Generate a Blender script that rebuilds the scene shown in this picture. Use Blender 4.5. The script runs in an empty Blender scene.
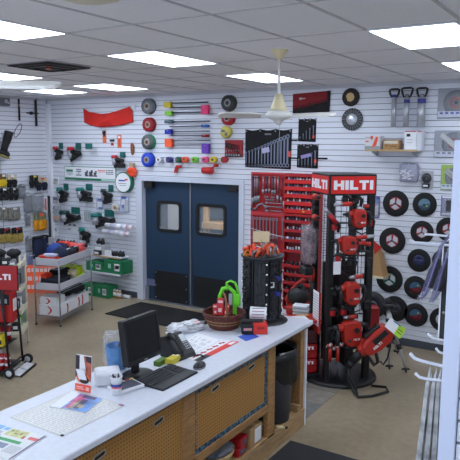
import bpy, bmesh, math, random
from mathutils import Vector, Matrix, Euler, noise as mnoise
random.seed(7)
S = bpy.context.scene
COL = S.collection
PI = math.pi
R_ = math.radians

# ---------------------------------------------------------------- survey: camera and site helpers
CAM_H = 2.645; WALL_Y = 8.0; WALL_X = -9.05; CEIL = 3.437; TOP = 1.03
FPX, YAW, PIT, ROLL = 622.9, R_(32.384), R_(7.89), R_(0.3154)
_cy, _sy, _cp, _sp = math.cos(YAW), math.sin(YAW), math.cos(PIT), math.sin(PIT)
FW = Vector((-_sy*_cp, _cy*_cp, -_sp)); _r = Vector((_cy, _sy, 0)); _u = _r.cross(FW)
RT = math.cos(ROLL)*_r + math.sin(ROLL)*_u; UP = -math.sin(ROLL)*_r + math.cos(ROLL)*_u
EYE = Vector((0, 0, CAM_H))
def ray(x, y): return FW + RT*(x-230)/FPX + UP*(230-y)/FPX
def onpl(x, y, p, n):
    d = ray(x, y); t = (Vector(p)-EYE).dot(n)/d.dot(n); return EYE + d*t
def hz(x, y, z=0.0): return onpl(x, y, (0, 0, z), Vector((0, 0, 1)))
def wy(x, y, Y=WALL_Y): return onpl(x, y, (0, Y, 0), Vector((0, 1, 0)))
def wx(x, y, X): return onpl(x, y, (X, 0, 0), Vector((1, 0, 0)))
def wbox(x0, y0, x1, y1, off=0.0):
    """centre x, centre z, width, height on the back wall of a region of the survey photo"""
    ym = (y0+y1)/2; xm = (x0+x1)/2
    a = wy(x0, ym, WALL_Y-off); b = wy(x1, ym, WALL_Y-off)
    c = wy(xm, y0, WALL_Y-off); d = wy(xm, y1, WALL_Y-off)
    return (a.x+b.x)/2, (c.z+d.z)/2, b.x-a.x, c.z-d.z
def lbox(x0, y0, x1, y1, off=0.0):
    ym = (y0+y1)/2; xm = (x0+x1)/2; X = WALL_X+off
    a = wx(x0, ym, X); b = wx(x1, ym, X); c = wx(xm, y0, X); d = wx(xm, y1, X)
    return (a.y+b.y)/2, (c.z+d.z)/2, b.y-a.y, c.z-d.z

# ---------------------------------------------------------------- materials
def lin(c): 
    c = c/255.0
    return c/12.92 if c <= .04045 else ((c+.055)/1.055)**2.4
def rgb(c): return (lin(c[0]), lin(c[1]), lin(c[2]), 1)
_M = {}
def mat(name, c, rough=.5, metal=0, var=0.0, scale=20, bump=0.0, alpha=1, emit=0, spec=.5):
    if name in _M: return _M[name]
    m = bpy.data.materials.new(name); m.use_nodes = True
    nt = m.node_tree; b = nt.nodes['Principled BSDF']
    b.inputs['Base Color'].default_value = rgb(c); b.inputs['Roughness'].default_value = rough
    b.inputs['Metallic'].default_value = metal
    b.inputs['Specular IOR Level'].default_value = spec
    if var or bump:
        tc = nt.nodes.new('ShaderNodeTexCoord'); nz = nt.nodes.new('ShaderNodeTexNoise')
        nz.inputs['Scale'].default_value = scale; nz.inputs['Detail'].default_value = 5
        nt.links.new(tc.outputs['Object'], nz.inputs['Vector'])
        if var:
            cr = nt.nodes.new('ShaderNodeValToRGB')
            lo = [max(0, x*(1-var)) for x in c]; hi = [min(255, x*(1+var)) for x in c]
            cr.color_ramp.elements[0].position = .3; cr.color_ramp.elements[1].position = .7
            cr.color_ramp.elements[0].color = rgb(lo); cr.color_ramp.elements[1].color = rgb(hi)
            nt.links.new(nz.outputs['Fac'], cr.inputs['Fac']); nt.links.new(cr.outputs['Color'], b.inputs['Base Color'])
        if bump:
            bp = nt.nodes.new('ShaderNodeBump'); bp.inputs['Strength'].default_value = bump; bp.inputs['Distance'].default_value = .01
            nt.links.new(nz.outputs['Fac'], bp.inputs['Height']); nt.links.new(bp.outputs['Normal'], b.inputs['Normal'])
    if emit:
        b.inputs['Emission Color'].default_value = rgb(c); b.inputs['Emission Strength'].default_value = emit
    if alpha < 1:
        out = nt.nodes['Material Output']; tr = nt.nodes.new('ShaderNodeBsdfTransparent'); mx = nt.nodes.new('ShaderNodeMixShader')
        mx.inputs[0].default_value = alpha
        nt.links.new(tr.outputs[0], mx.inputs[1]); nt.links.new(b.outputs[0], mx.inputs[2]); nt.links.new(mx.outputs[0], out.inputs['Surface'])
    _M[name] = m
    return m
def floor_mat():
    m = mat('stained concrete', (150, 128, 108), .32)
    nt = m.node_tree; b = nt.nodes['Principled BSDF']
    tc = nt.nodes.new('ShaderNodeTexCoord'); n1 = nt.nodes.new('ShaderNodeTexNoise'); n2 = nt.nodes.new('ShaderNodeTexNoise')
    n1.inputs['Scale'].default_value = .9; n1.inputs['Detail'].default_value = 6; n2.inputs['Scale'].default_value = 14; n2.inputs['Detail'].default_value = 4
    for n in (n1, n2): nt.links.new(tc.outputs['Object'], n.inputs['Vector'])
    mx = nt.nodes.new('ShaderNodeMix'); mx.data_type = 'FLOAT'; mx.inputs[0].default_value = .35
    nt.links.new(n1.outputs['Fac'], mx.inputs[2]); nt.links.new(n2.outputs['Fac'], mx.inputs[3])
    cr = nt.nodes.new('ShaderNodeValToRGB')
    cr.color_ramp.elements[0].position = .32; cr.color_ramp.elements[1].position = .68
    cr.color_ramp.elements[0].color = rgb((134, 120, 98)); cr.color_ramp.elements[1].color = rgb((170, 154, 128))
    nt.links.new(mx.outputs[0], cr.inputs['Fac']); nt.links.new(cr.outputs['Color'], b.inputs['Base Color'])
    return m
def wood_mat(name, c, sc=3, dark=.72):
    m = mat(name, c, .5); nt = m.node_tree; b = nt.nodes['Principled BSDF']
    tc = nt.nodes.new('ShaderNodeTexCoord'); mp = nt.nodes.new('ShaderNodeMapping'); nz = nt.nodes.new('ShaderNodeTexNoise')
    mp.inputs['Scale'].default_value = (sc*6, sc, sc*8); nz.inputs['Scale'].default_value = 3; nz.inputs['Detail'].default_value = 6
    nt.links.new(tc.outputs['Object'], mp.inputs[0]); nt.links.new(mp.outputs[0], nz.inputs['Vector'])
    cr = nt.nodes.new('ShaderNodeValToRGB'); cr.color_ramp.elements[0].position = .35; cr.color_ramp.elements[1].position = .65
    cr.color_ramp.elements[0].color = rgb([x*dark for x in c]); cr.color_ramp.elements[1].color = rgb(c)
    nt.links.new(nz.outputs['Fac'], cr.inputs['Fac']); nt.links.new(cr.outputs['Color'], b.inputs['Base Color'])
    return m
def pegboard_mat():
    m = mat('tan pegboard', (180, 130, 66), .6); nt = m.node_tree; b = nt.nodes['Principled BSDF']
    tc = nt.nodes.new('ShaderNodeTexCoord'); sp = nt.nodes.new('ShaderNodeSeparateXYZ'); nt.links.new(tc.outputs['Object'], sp.inputs[0])
    def cell(o):
        a = nt.nodes.new('ShaderNodeMath'); a.operation = 'MULTIPLY'; a.inputs[1].default_value = 1/.0254; nt.links.new(o, a.inputs[0])
        f = nt.nodes.new('ShaderNodeMath'); f.operation = 'FRACT'; nt.links.new(a.outputs[0], f.inputs[0])
        s = nt.nodes.new('ShaderNodeMath'); s.operation = 'SUBTRACT'; s.inputs[1].default_value = .5; nt.links.new(f.outputs[0], s.inputs[0])
        q = nt.nodes.new('ShaderNodeMath'); q.operation = 'POWER'; q.inputs[1].default_value = 2; 
        ab = nt.nodes.new('ShaderNodeMath'); ab.operation = 'ABSOLUTE'; nt.links.new(s.outputs[0], ab.inputs[0]); nt.links.new(ab.outputs[0], q.inputs[0])
        return q.outputs[0]
    ad = nt.nodes.new('ShaderNodeMath'); ad.operation = 'ADD'
    nt.links.new(cell(sp.outputs[1]), ad.inputs[0]); nt.links.new(cell(sp.outputs[2]), ad.inputs[1])
    lt = nt.nodes.new('ShaderNodeMath'); lt.operation = 'LESS_THAN'; lt.inputs[1].default_value = .035; nt.links.new(ad.outputs[0], lt.inputs[0])
    mx = nt.nodes.new('ShaderNodeMix'); mx.data_type = 'RGBA'
    mx.inputs[6].default_value = rgb((180, 130, 66)); mx.inputs[7].default_value = rgb((84, 58, 30))
    nt.links.new(lt.outputs[0], mx.inputs[0]); nt.links.new(mx.outputs[2], b.inputs['Base Color'])
    return m
def terrazzo_mat():   # blue mottled edging of the sliding panels
    m = mat('blue mottled edging', (60, 84, 104), .6); nt = m.node_tree; b = nt.nodes['Principled BSDF']
    tc = nt.nodes.new('ShaderNodeTexCoord'); v = nt.nodes.new('ShaderNodeTexVoronoi'); v.inputs['Scale'].default_value = 55
    nt.links.new(tc.outputs['Object'], v.inputs['Vector'])
    cr = nt.nodes.new('ShaderNodeValToRGB'); cr.color_ramp.elements[0].color = rgb((28, 34, 42)); cr.color_ramp.elements[1].color = rgb((96, 140, 170))
    cr.color_ramp.elements[0].position = .25; cr.color_ramp.elements[1].position = .9
    nt.links.new(v.outputs['Color'], cr.inputs['Fac']); nt.links.new(cr.outputs['Color'], b.inputs['Base Color'])
    return m

# ---------------------------------------------------------------- mesh builder
I4 = Matrix.Identity(4)
def TR(loc=(0,0,0), rot=(0,0,0), sc=(1,1,1)):
    return Matrix.Translation(loc) @ Euler(rot).to_matrix().to_4x4() @ Matrix.Diagonal((*sc, 1))
class MB:
    def __init__(s, M=I4): s.v=[]; s.f=[]; s.mi=[]; s.sm=[]; s.cur=0; s.M=M
    def m(s, i): s.cur=i; return s
    def add(s, vs, fs, smooth=False, M=None):
        T = s.M if M is None else s.M @ M
        o = len(s.v); s.v += [tuple(T @ Vector(p)) for p in vs]
        for f in fs: s.f.append([i+o for i in f]); s.mi.append(s.cur); s.sm.append(smooth)
        return s
    def addbm(s, bm, smooth=False, M=None):
        bm.verts.index_update()
        s.add([v.co.copy() for v in bm.verts], [[v.index for v in f.verts] for f in bm.faces], smooth, M); bm.free(); return s
    def box(s, c, d, bev=0, M=None, seg=1):
        bm = bmesh.new(); bmesh.ops.create_cube(bm, size=1)
        for v in bm.verts: v.co = Vector((v.co.x*d[0], v.co.y*d[1], v.co.z*d[2]))
        if bev: bmesh.ops.bevel(bm, geom=bm.edges[:], offset=min(bev, min(d)*.45), segments=seg, affect='EDGES', profile=.5)
        for v in bm.verts: v.co += Vector(c)
        return s.addbm(bm, False, M)
    def cyl(s, a, b, r, r2=None, n=12, smooth=True, M=None, cap=True):
        a=Vector(a); b=Vector(b); r2 = r if r2 is None else r2
        z=(b-a).normalized(); x=z.orthogonal().normalized(); y=z.cross(x)
        vs=[]
        for p, q in ((a, r), (b, r2)):
            for i in range(n):
                t=2*PI*i/n; vs.append(p+(x*math.cos(t)+y*math.sin(t))*q)
        s.add(vs, [[i, (i+1)%n, n+(i+1)%n, n+i] for i in range(n)], smooth, M)
        if cap: s.add(vs, [list(range(n))[::-1], list(range(n, 2*n))], False, M)
        return s
    def tube(s, pts, r, n=8, closed=False, M=None):
        pts=[Vector(p) for p in pts]; k=len(pts); vs=[]; 
        ax=None
        for i, p in enumerate(pts):
            if closed: t=(pts[(i+1)%k]-pts[i-1])
            else: t=(pts[min(i+1,k-1)]-pts[max(i-1,0)])
            t.normalize()
            if ax is None: ax=t.orthogonal().normalized()
            else:
                ax=ax-t*ax.dot(t)
                ax = ax.normalized() if ax.length>1e-5 else t.orthogonal().normalized()
            bx=t.cross(ax); rr = r[i] if isinstance(r,(list,tuple)) else r
            for j in range(n):
                a=2*PI*j/n; vs.append(p+(ax*math.cos(a)+bx*math.sin(a))*rr)
        fs=[]
        for i in range(k if closed else k-1):
            for j in range(n):
                i2=(i+1)%k; fs.append([i*n+j, i*n+(j+1)%n, i2*n+(j+1)%n, i2*n+j])
        s.add(vs, fs, True, M)
        if not closed: s.add(vs, [list(range(n))[::-1], [(k-1)*n+j for j in range(n)]], False, M)
        return s
    def lathe(s, prof, n=24, M=None, smooth=True, close=False):
        vs=[]; fs=[]; k=len(prof)
        for r, z in prof:
            for j in range(n):
                a=2*PI*j/n; vs.append((r*math.cos(a), r*math.sin(a), z))
        rng = range(k) if close else range(k-1)
        for i in rng:
            i2=(i+1)%k
            for j in range(n): fs.append([i*n+j, i*n+(j+1)%n, i2*n+(j+1)%n, i2*n+j])
        s.add(vs, fs, smooth, M); return s
    def prism(s, poly, y0, y1, bev=0, M=None):
        """polygon in x,z extruded along y"""
        bm=bmesh.new(); vs=[bm.verts.new((p[0], y0, p[1])) for p in poly]; f=bm.faces.new(vs)
        r=bmesh.ops.extrude_face_region(bm, geom=[f])
        for e in r['geom']:
            if isinstance(e, bmesh.types.BMVert): e.co.y=y1
        bmesh.ops.recalc_face_normals(bm, faces=bm.faces[:])
        if bev: bmesh.ops.bevel(bm, geom=bm.edges[:], offset=bev, segments=2, affect='EDGES', profile=.5, clamp_overlap=True)
        return s.addbm(bm, False, M)
    def ball(s, c, r, n=12, nz=0, fr=3, M=None, flat=None, seed=0):
        r = (r,r,r) if not isinstance(r,(tuple,list)) else r
        bm=bmesh.new(); bmesh.ops.create_uvsphere(bm, u_segments=n*2, v_segments=n, radius=1)
        for v in bm.verts:
            k=1+nz*mnoise.noise(v.co*fr+Vector((seed*7.3, seed*3.1, 1))) if nz else 1
            v.co=Vector((v.co.x*r[0]*k, v.co.y*r[1]*k, v.co.z*r[2]*k))
            if flat is not None and v.co.z<flat: v.co.z=flat
            v.co+=Vector(c)
        return s.addbm(bm, True, M)
    def soft(s, c, d, nz=.15, fr=6, seed=0, cuts=6, M=None):
        """crumpled soft box: cloth, bags"""
        bm=bmesh.new(); bmesh.ops.create_cube(bm, size=1)
        bmesh.ops.subdivide_edges(bm, edges=bm.edges[:], cuts=cuts, use_grid_fill=True)
        for v in bm.verts:
            p=v.co.copy(); q=p.normalized()*.5; p=p.lerp(q, .35)
            n=mnoise.noise_vector(p*fr+Vector((seed*5.7, seed, seed*2.3)))
            p+=n*nz
            if p.z<-.5+nz*.3: p.z=-.5
            v.co=Vector((c[0]+p.x*d[0], c[1]+p.y*d[1], c[2]+p.z*d[2]))
        return s.addbm(bm, True, M)
    def torus(s, c, R, r, axis='z', n=24, k=8, M=None):
        pts=[]
        for i in range(n):
            a=2*PI*i/n; x,y=R*math.cos(a), R*math.sin(a)
            pts.append(Vector(c)+Vector({'z':(x,y,0),'y':(x,0,y),'x':(0,x,y)}[axis]))
        return s.tube(pts, r, k, True, M)
    def quad(s, ps, M=None): return s.add(ps, [list(range(len(ps)))], False, M)
    def build(s, name, ms, parent=None, loc=None, rotz=None):
        me=bpy.data.meshes.new(name); me.from_pydata(s.v, [], s.f)
        ms = ms if isinstance(ms,(list,tuple)) else [ms]
        for q in ms: me.materials.append(q)
        me.polygons.foreach_set('material_index', s.mi); me.polygons.foreach_set('use_smooth', s.sm)
        me.update()
        bm=bmesh.new(); bm.from_mesh(me); bmesh.ops.remove_doubles(bm, verts=bm.verts, dist=1e-6); bmesh.ops.recalc_face_normals(bm, faces=bm.faces[:]); bm.to_mesh(me); bm.free()
        o=bpy.data.objects.new(name, me); COL.objects.link(o)
        if parent: o.parent=parent
        if loc is not None: o.location=loc
        if rotz is not None: o.rotation_euler=(0,0,rotz)
        return o
def tag(o, label, cat, group=None, kind=None):
    o['label']=label; o['category']=cat
    if group: o['group']=group
    if kind: o['kind']=kind
    return o
def thing(name, label, cat, loc=(0,0,0), rz=0, group=None):
    o=bpy.data.objects.new(name, None); COL.objects.link(o); o.empty_display_size=.05
    o.location=loc; o.rotation_euler=(0,0,rz) if not isinstance(rz,(tuple,list)) else rz
    return tag(o, label, cat, group)
def struct(o): o['kind']='structure'; return o
def copy_thing(o, loc, rz, label, group=None):
    c=o.copy(); COL.objects.link(c); c.location=loc; c.rotation_euler=(0,0,rz) if not isinstance(rz,(tuple,list)) else rz
    c['label']=label
    if group: c['group']=group
    for ch in list(o.children):
        d=ch.copy(); COL.objects.link(d); d.parent=c
        for g in ch.children:
            e=g.copy(); COL.objects.link(e); e.parent=d
    return c
# block capitals of the red-and-white logo, built as strokes (unit height 1)
GLY={'H':[(0,0,.3,1),(.62,0,.92,1),(.3,.37,.62,.66)],'I':[(0,0,.3,1)],'L':[(0,0,.3,1),(.3,0,.74,.27)],'T':[(0,.73,.86,1),(.28,0,.58,.73)]}
GW={'H':.92,'I':.3,'L':.74,'T':.86}
def logo_mb(word, w, h, y, mb=None, M=None):
    mb=mb or MB(); tot=sum(GW[c] for c in word)+.1*(len(word)-1); sx=w/tot; x=-w/2
    for c in word:
        for a,b,c2,d in GLY[c]:
            mb.box((x+sx*(a+c2)/2, y, (b+d)/2*h-h/2), (sx*(c2-a), .003, h*(d-b)), M=M)
        x+=sx*(GW[c]+.1)
    return mb
def text_obj(name, body, size, m, parent, loc, rot=(PI/2,0,0), ext=.001, bold=0):
    cu=bpy.data.curves.new(name,'FONT'); cu.body=body; cu.size=size; cu.extrude=ext; cu.offset=bold; cu.align_x='CENTER'; cu.align_y='CENTER'
    t=bpy.data.objects.new(name, cu); COL.objects.link(t)
    bpy.context.view_layer.update()
    me=bpy.data.meshes.new_from_object(t.evaluated_get(bpy.context.evaluated_depsgraph_get()))
    bpy.data.objects.remove(t)
    me.materials.clear(); me.materials.append(m)
    o=bpy.data.objects.new(name, me); COL.objects.link(o); o.parent=parent; o.location=loc; o.rotation_euler=rot
    return o

# common materials
white=mat('white paint',(232,233,238),.5); black=mat('black plastic',(22,22,24),.45); dgrey=mat('dark grey',(58,60,64),.5)
red=mat('tool red',(178,30,27),.42); dred=mat('display red',(168,20,26),.45); chrome=mat('chrome steel',(196,198,204),.28,.9)
steel=mat('brushed steel',(160,162,168),.4,.8); paper=mat('paper white',(236,236,238),.7); navy=mat('navy fabric',(26,34,62),.9,bump=.4,scale=60)
green=mat('box green',(20,118,72),.55); teal=mat('teal plastic',(10,84,84),.45); blackrub=mat('black rubber',(26,26,27),.8)
orange=mat('signal orange',(238,82,46),.6); tan=mat('tan board',(190,158,112),.7); clear=mat('clear plastic film',(225,228,235),.15,alpha=.28)
blue=mat('print blue',(40,70,160),.6); yellow=mat('yellow plastic',(222,200,40),.5); ltgrey=mat('light grey',(180,182,188),.6)
blackcloth=mat('black cloth',(20,20,22),.9,bump=.3,scale=80); ink=mat('grey ink',(96,98,110),.7); lilac=mat('violet card',(110,96,160),.6)
limeg=mat('lime plastic',(110,214,40),.45); salmon=mat('salmon red',(224,88,76),.6); cream=mat('cream enamel',(222,216,192),.5)
# ================================================================ THE SETTING
XR, YB = 3.6, -3.6
struct(MB().box(((WALL_X+XR)/2, (YB+11)/2, -.05), (XR-WALL_X+.4, 11-YB+.4, .1)).build('floor', floor_mat()))
struct(MB().box(((WALL_X+XR)/2, (YB+WALL_Y)/2, CEIL+.05), (XR-WALL_X+.4, WALL_Y-YB+.4, .1)).build('ceiling', mat('ceiling tile',(242,242,246),.9,var=.02,scale=90,bump=.15)))
# T-bar grid
g=MB(); GX0, GDX, GY0, GDY = -1.608, .6365, 3.30, .983
for k in range(-11, 8):
    x=GX0+k*GDX
    if WALL_X<x<XR: g.box((x, (YB+WALL_Y)/2, CEIL-.002), (.022, WALL_Y-YB, .008))
for k in range(-7, 5):
    y=GY0+k*GDY; g.box(((WALL_X+XR)/2, y, CEIL-.0015), (XR-WALL_X, .022, .007))
struct(g.build('trim_1', mat('grid metal',(196,195,198),.5)))
struct(MB().box(((WALL_X+XR)/2, WALL_Y-.012, CEIL-.022),(XR-WALL_X,.03,.044)).box((WALL_X+.02,(YB+WALL_Y)/2,CEIL-.02),(.05,WALL_Y-YB,.04)).build('trim_2', mat('ceiling edge trim',(196,196,202),.6)))
# slat walls: grooved boards over a raw fibreboard backing
groove=mat('groove shadow board',(120,116,118),.9); slat=mat('slat white',(224,226,234),.45)
DX0, DX1, DZ = -6.93, -4.82, 2.10     # door casing outline
PITCH=.0755
b=MB()
def slats(mb, x0, x1, z0, z1, fixed, axis):
    n0=int(z0/PITCH); z=n0*PITCH
    while z<z1:
        a=max(z+.004, z0); c=min(z+PITCH-.004, z1)
        if c-a>.008:
            if axis=='y': mb.box(((x0+x1)/2, fixed+.007, (a+c)/2), (x1-x0, .014, c-a))
            else: mb.box((fixed-.007, (x0+x1)/2, (a+c)/2), (.014, x1-x0, c-a))
        z+=PITCH
for x0,x1,z0 in ((WALL_X, DX0, 0),(DX1, -1.3, 0),(-1.297, XR, 0),(DX0, DX1, DZ)):
    b.m(0); slats(b, x0, x1, z0, CEIL, WALL_Y, 'y')
    b.m(1).box(((x0+x1)/2, WALL_Y+.045, (z0+CEIL)/2), (x1-x0, .06, CEIL-z0))
struct(b.build('wall_back', [slat, groove]))
b=MB(); b.m(0); slats(b, YB, 6.93, 0, CEIL, WALL_X, 'x'); slats(b, 6.945, WALL_Y, 0, CEIL, WALL_X, 'x')
b.m(1).box((WALL_X-.045, (YB+WALL_Y)/2, CEIL/2), (.06, WALL_Y-YB, CEIL)); struct(b.build('wall_left', [slat, groove]))
struct(MB().box((XR+.05,(YB+WALL_Y)/2,CEIL/2),(.1,WALL_Y-YB,CEIL)).build('wall_right', white))
# street side: unseen shop front of three tall windows, added to brighten the room
wf=MB(); WZ0,WZ1=.5,2.75; added_wins=((-7.6,-4.6),(-4.0,-1.0),(-.4,2.6)); xs=[WALL_X]+[v for p in added_wins for v in p]+[XR]
wf.box(((WALL_X+XR)/2,YB-.05,WZ0/2),(XR-WALL_X,.1,WZ0)).box(((WALL_X+XR)/2,YB-.05,(WZ1+CEIL)/2),(XR-WALL_X,.1,CEIL-WZ1))
for i in range(0,len(xs),2): wf.box(((xs[i]+xs[i+1])/2,YB-.05,(WZ0+WZ1)/2),(xs[i+1]-xs[i],.1,WZ1-WZ0))
struct(wf.build('wall_front', white))
for i,(u,v) in enumerate(added_wins):
    f=MB(); f.box(((u+v)/2,YB-.05,WZ0+.03),(v-u,.08,.06)).box(((u+v)/2,YB-.05,WZ1-.03),(v-u,.08,.06))
    for x in (u+.03,(u+v)/2,v-.03): f.box((x,YB-.05,(WZ0+WZ1)/2),(.06,.08,WZ1-WZ0-.12))
    struct(f.build('window_%d'%(i+1), steel))
    L=bpy.data.lights.new('daylight_portal','AREA'); L.shape='RECTANGLE'; L.size=v-u; L.size_y=WZ1-WZ0; L.cycles.is_portal=True
    o=bpy.data.objects.new('daylight_portal',L); COL.objects.link(o); o.location=((u+v)/2,YB-.11,(WZ0+WZ1)/2); o.rotation_euler=(-PI/2,0,PI)
struct(MB().box((WALL_X+.05, WALL_Y-.03, CEIL/2-.05),(.1,.06,CEIL-.1),.005).build('trim_3', white))
bb=mat('baseboard grey',(70,74,82),.6)
struct(MB().box(((WALL_X+DX0)/2,WALL_Y-.006,.05),(DX0-WALL_X,.012,.1)).box(((DX1+XR)/2,WALL_Y-.006,.05),(XR-DX1,.012,.1)).build('baseboard_back', bb))
struct(MB().box((WALL_X+.006,(YB+WALL_Y)/2,.05),(.012,WALL_Y-YB,.1)).build('baseboard_left', bb))
# slate strip of floor by the counter end, with its joints
sl=MB(); random.seed(3)
sm=[mat('slate %d'%i, c, .5, var=.12, scale=9, bump=.2) for i,c in enumerate(((128,122,112),(146,134,116),(112,112,110)))]
for i in range(3):
    for j in range(9):
        sl.m(random.randrange(3)).box((-3.55+i*.37+.185, 3.4+j*.37+.185, .003),(.362,.362,.006))
struct(sl.build('floor_tile_strip', sm))
# casing and double doors
cs=MB()
cs.box((DX0+.065,WALL_Y-.008,DZ/2-.036),(.13,.05,DZ-.072)).box((DX1-.04,WALL_Y-.008,DZ/2-.036),(.08,.05,DZ-.072)).box(((DX0+DX1)/2,WALL_Y-.008,DZ-.035),(DX1-DX0,.05,.07))
cs.box((DX0+.125,WALL_Y+.07,DZ/2),(.014,.13,DZ)).box((DX1-.075,WALL_Y+.07,DZ/2),(.014,.13,DZ)).box(((DX0+DX1)/2,WALL_Y+.07,DZ-.065),(DX1-DX0,.13,.014))
struct(cs.build('trim_4', mat('casing white',(206,210,222),.5)))
LX0, LXM, LX1, LZ = DX0+.135, -5.845, DX1-.085, DZ-.075
doorm=mat('door blue',(26,54,80),.5); gask=mat('black gasket',(18,18,20),.5); dglass=mat('door glass',(170,190,205),.06,alpha=.16)
def rrect(x0,z0,x1,z1,r,n=5):
    p=[]
    for cx,cz,a in ((x1-r,z1-r,0),(x0+r,z1-r,PI/2),(x0+r,z0+r,PI),(x1-r,z0+r,1.5*PI)):
        for i in range(n+1):
            t=a+PI/2*i/n; p.append((cx+r*math.cos(t), cz+r*math.sin(t)))
    return p
def ring(mb, outer, inner, y0, y1):
    n=len(outer); vs=[(p[0],y,p[1]) for y in (y0,y1) for q in (outer,inner) for p in q]
    fs=[]
    for i in range(n):
        j=(i+1)%n
        fs += [[i,j,n+j,n+i],[2*n+i,3*n+i,3*n+j,2*n+j],[i,2*n+i,2*n+j,j],[n+i,n+j,3*n+j,3*n+i]]
    mb.add(vs,fs)
DY=WALL_Y+.06
def door(i, x0, x1, win, hinge):
    a=wy(win[0],(win[1]+win[3])/2,DY); c=wy(win[2],(win[1]+win[3])/2,DY); t=wy((win[0]+win[2])/2,win[1],DY); u=wy((win[0]+win[2])/2,win[3],DY)
    wx0,wx1,wz0,wz1=a.x,c.x,u.z,t.z
    # leaf: ring around the window opening, outer corners projected to a rectangle
    inn=rrect(wx0+.03,wz0+.03,wx1-.03,wz1-.03,.06)
    cx,cz=(wx0+wx1)/2,(wz0+wz1)/2
    out=[]
    for px,pz in inn:
        dx,dz=px-cx,pz-cz; s=min(((x1-cx) if dx>0 else (x0-cx))/dx if abs(dx)>1e-6 else 1e9, ((LZ-cz) if dz>0 else (.015-cz))/dz if abs(dz)>1e-6 else 1e9)
        out.append((cx+dx*s, cz+dz*s))
    # snap the nearest ones to true corners
    for qx,qz in ((x0,.015),(x1,.015),(x0,LZ),(x1,LZ)):
        k=min(range(len(out)), key=lambda k:(out[k][0]-qx)**2+(out[k][1]-qz)**2); out[k]=(qx,qz)
    mb=MB(); ring(mb,out,inn,DY,DY+.04)
    root=mb.build('door_%d'%i, doorm); struct(root)
    gk=MB(); ring(gk, rrect(wx0,wz0,wx1,wz1,.075), rrect(wx0+.05,wz0+.05,wx1-.05,wz1-.05,.05), DY-.012, DY+.052); gk.build('window_gasket', gask, root)
    MB().prism(rrect(wx0+.04,wz0+.04,wx1-.04,wz1-.04,.055), DY+.017, DY+.023).build('window_pane', dglass, root)
    return root
d1=door(1, LX0, LXM-.012, (157,201,181.5,232.5), 0)
d2=door(2, LXM+.012, LX1, (196,204,226.5,236.5), 1)
kick=mat('black kick plate',(20,21,24),.55)
k=wbox(153,272,185.5,303); MB().box((k[0],DY-.004,.275),(k[2]+.02,.008,.5)).build('kick_plate', kick, d1)
MB().box(((LXM+.03+LX1)/2,DY-.004,.27),(LX1-LXM-.05,.008,.5)).build('kick_plate', kick, d2)
bt=MB()
for x in (k[0]-k[2]/2+.02, k[0]+k[2]/2-.02):
    for z in (.06,.27,.49): bt.cyl((x,DY-.011,z),(x,DY-.006,z),.009,n=8)
bt.build('kick_plate_screw', chrome, d1)
k=wbox(145,279.5,153,286); MB().box((k[0],DY-.005,k[1]),(k[2],.01,k[3]),.002).build('push_plate', mat('plate violet grey',(120,126,160),.35,.4), d1)
k=wbox(142.6,286,147.5,299); MB().box((k[0],DY-.02,k[1]-.01),(k[2],.03,k[3]+.02),.003).build('pivot_guard', steel, d1)
MB().box((LXM-.016,DY-.008,LZ/2),(.02,.016,LZ-.02)).build('meeting_strip', steel, d1)
for dd,q in ((d1,(145,181,153,188)),(d2,(229,184.5,238,192))):
    k=wbox(*q); MB().box((k[0],DY-.05,k[1]),(k[2],.1,k[3]),.012).cyl((k[0],DY-.06,k[1]+.02),(k[0],DY-.06,k[1]+.075),.014).build('door_closer', gask, dd)
struct(MB().box(((LX0+LX1)/2,WALL_Y+.05,.006),(LX1-LX0,.16,.012),.003).build('trim_5', steel))
# stockroom beyond the doors
rm=mat('stockroom wall',(150,152,160),.8)
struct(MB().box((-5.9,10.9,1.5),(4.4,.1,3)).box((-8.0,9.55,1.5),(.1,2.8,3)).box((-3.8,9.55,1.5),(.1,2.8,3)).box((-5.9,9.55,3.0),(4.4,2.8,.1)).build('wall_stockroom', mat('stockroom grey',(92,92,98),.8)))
t=thing('pallet_rack','wooden pallet rack seen through the right door window','rack',(-6.1,9.75,0))
for x in (-.62,.0,.75): MB().box((x,0,1.1),(.09,.09,2.2),.004).build('post', wood_mat('pallet pine',(206,170,120)), t)
for z in (.55,1.1,1.62): MB().box((.07,-.06,z),(1.5,.03,.12),.004).box((.07,.25,z+.05),(1.5,.5,.02)).build('shelf', wood_mat('pallet pine',(206,170,120)), t)
tag(MB().box((-5.45,9.2,1.0),(.28,.04,2.0),.01).build('roll_door_strip', white),'white plastic strip panel behind the right door window','panel')
tag(MB().box((-7.12,9.3,1.05),(.34,.05,2.1),.01).build('partition_panel', white),'pale upright panel behind the left door window','panel')
L=bpy.data.lights.new('stockroom_lamp','AREA'); L.energy=80; L.size=.8; lo=bpy.data.objects.new('stockroom_lamp',L); COL.objects.link(lo); lo.location=(-5.9,9.0,2.9)
# door mat
tag(MB().box((-5.72,7.36,.008),(1.96,.86,.016),.005).build('door_mat', mat('black matting',(16,16,18),.9,bump=.4,scale=120)),'large black mat on the floor before the double doors','mat')
tag(MB().box((-1.75,3.6,.008),(1.22,2.3,.016),.006).build('floor_mat', mat('charcoal matting',(46,47,50),.85,bump=.3,scale=90)),'dark grey standing mat behind the counter','mat')

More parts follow.
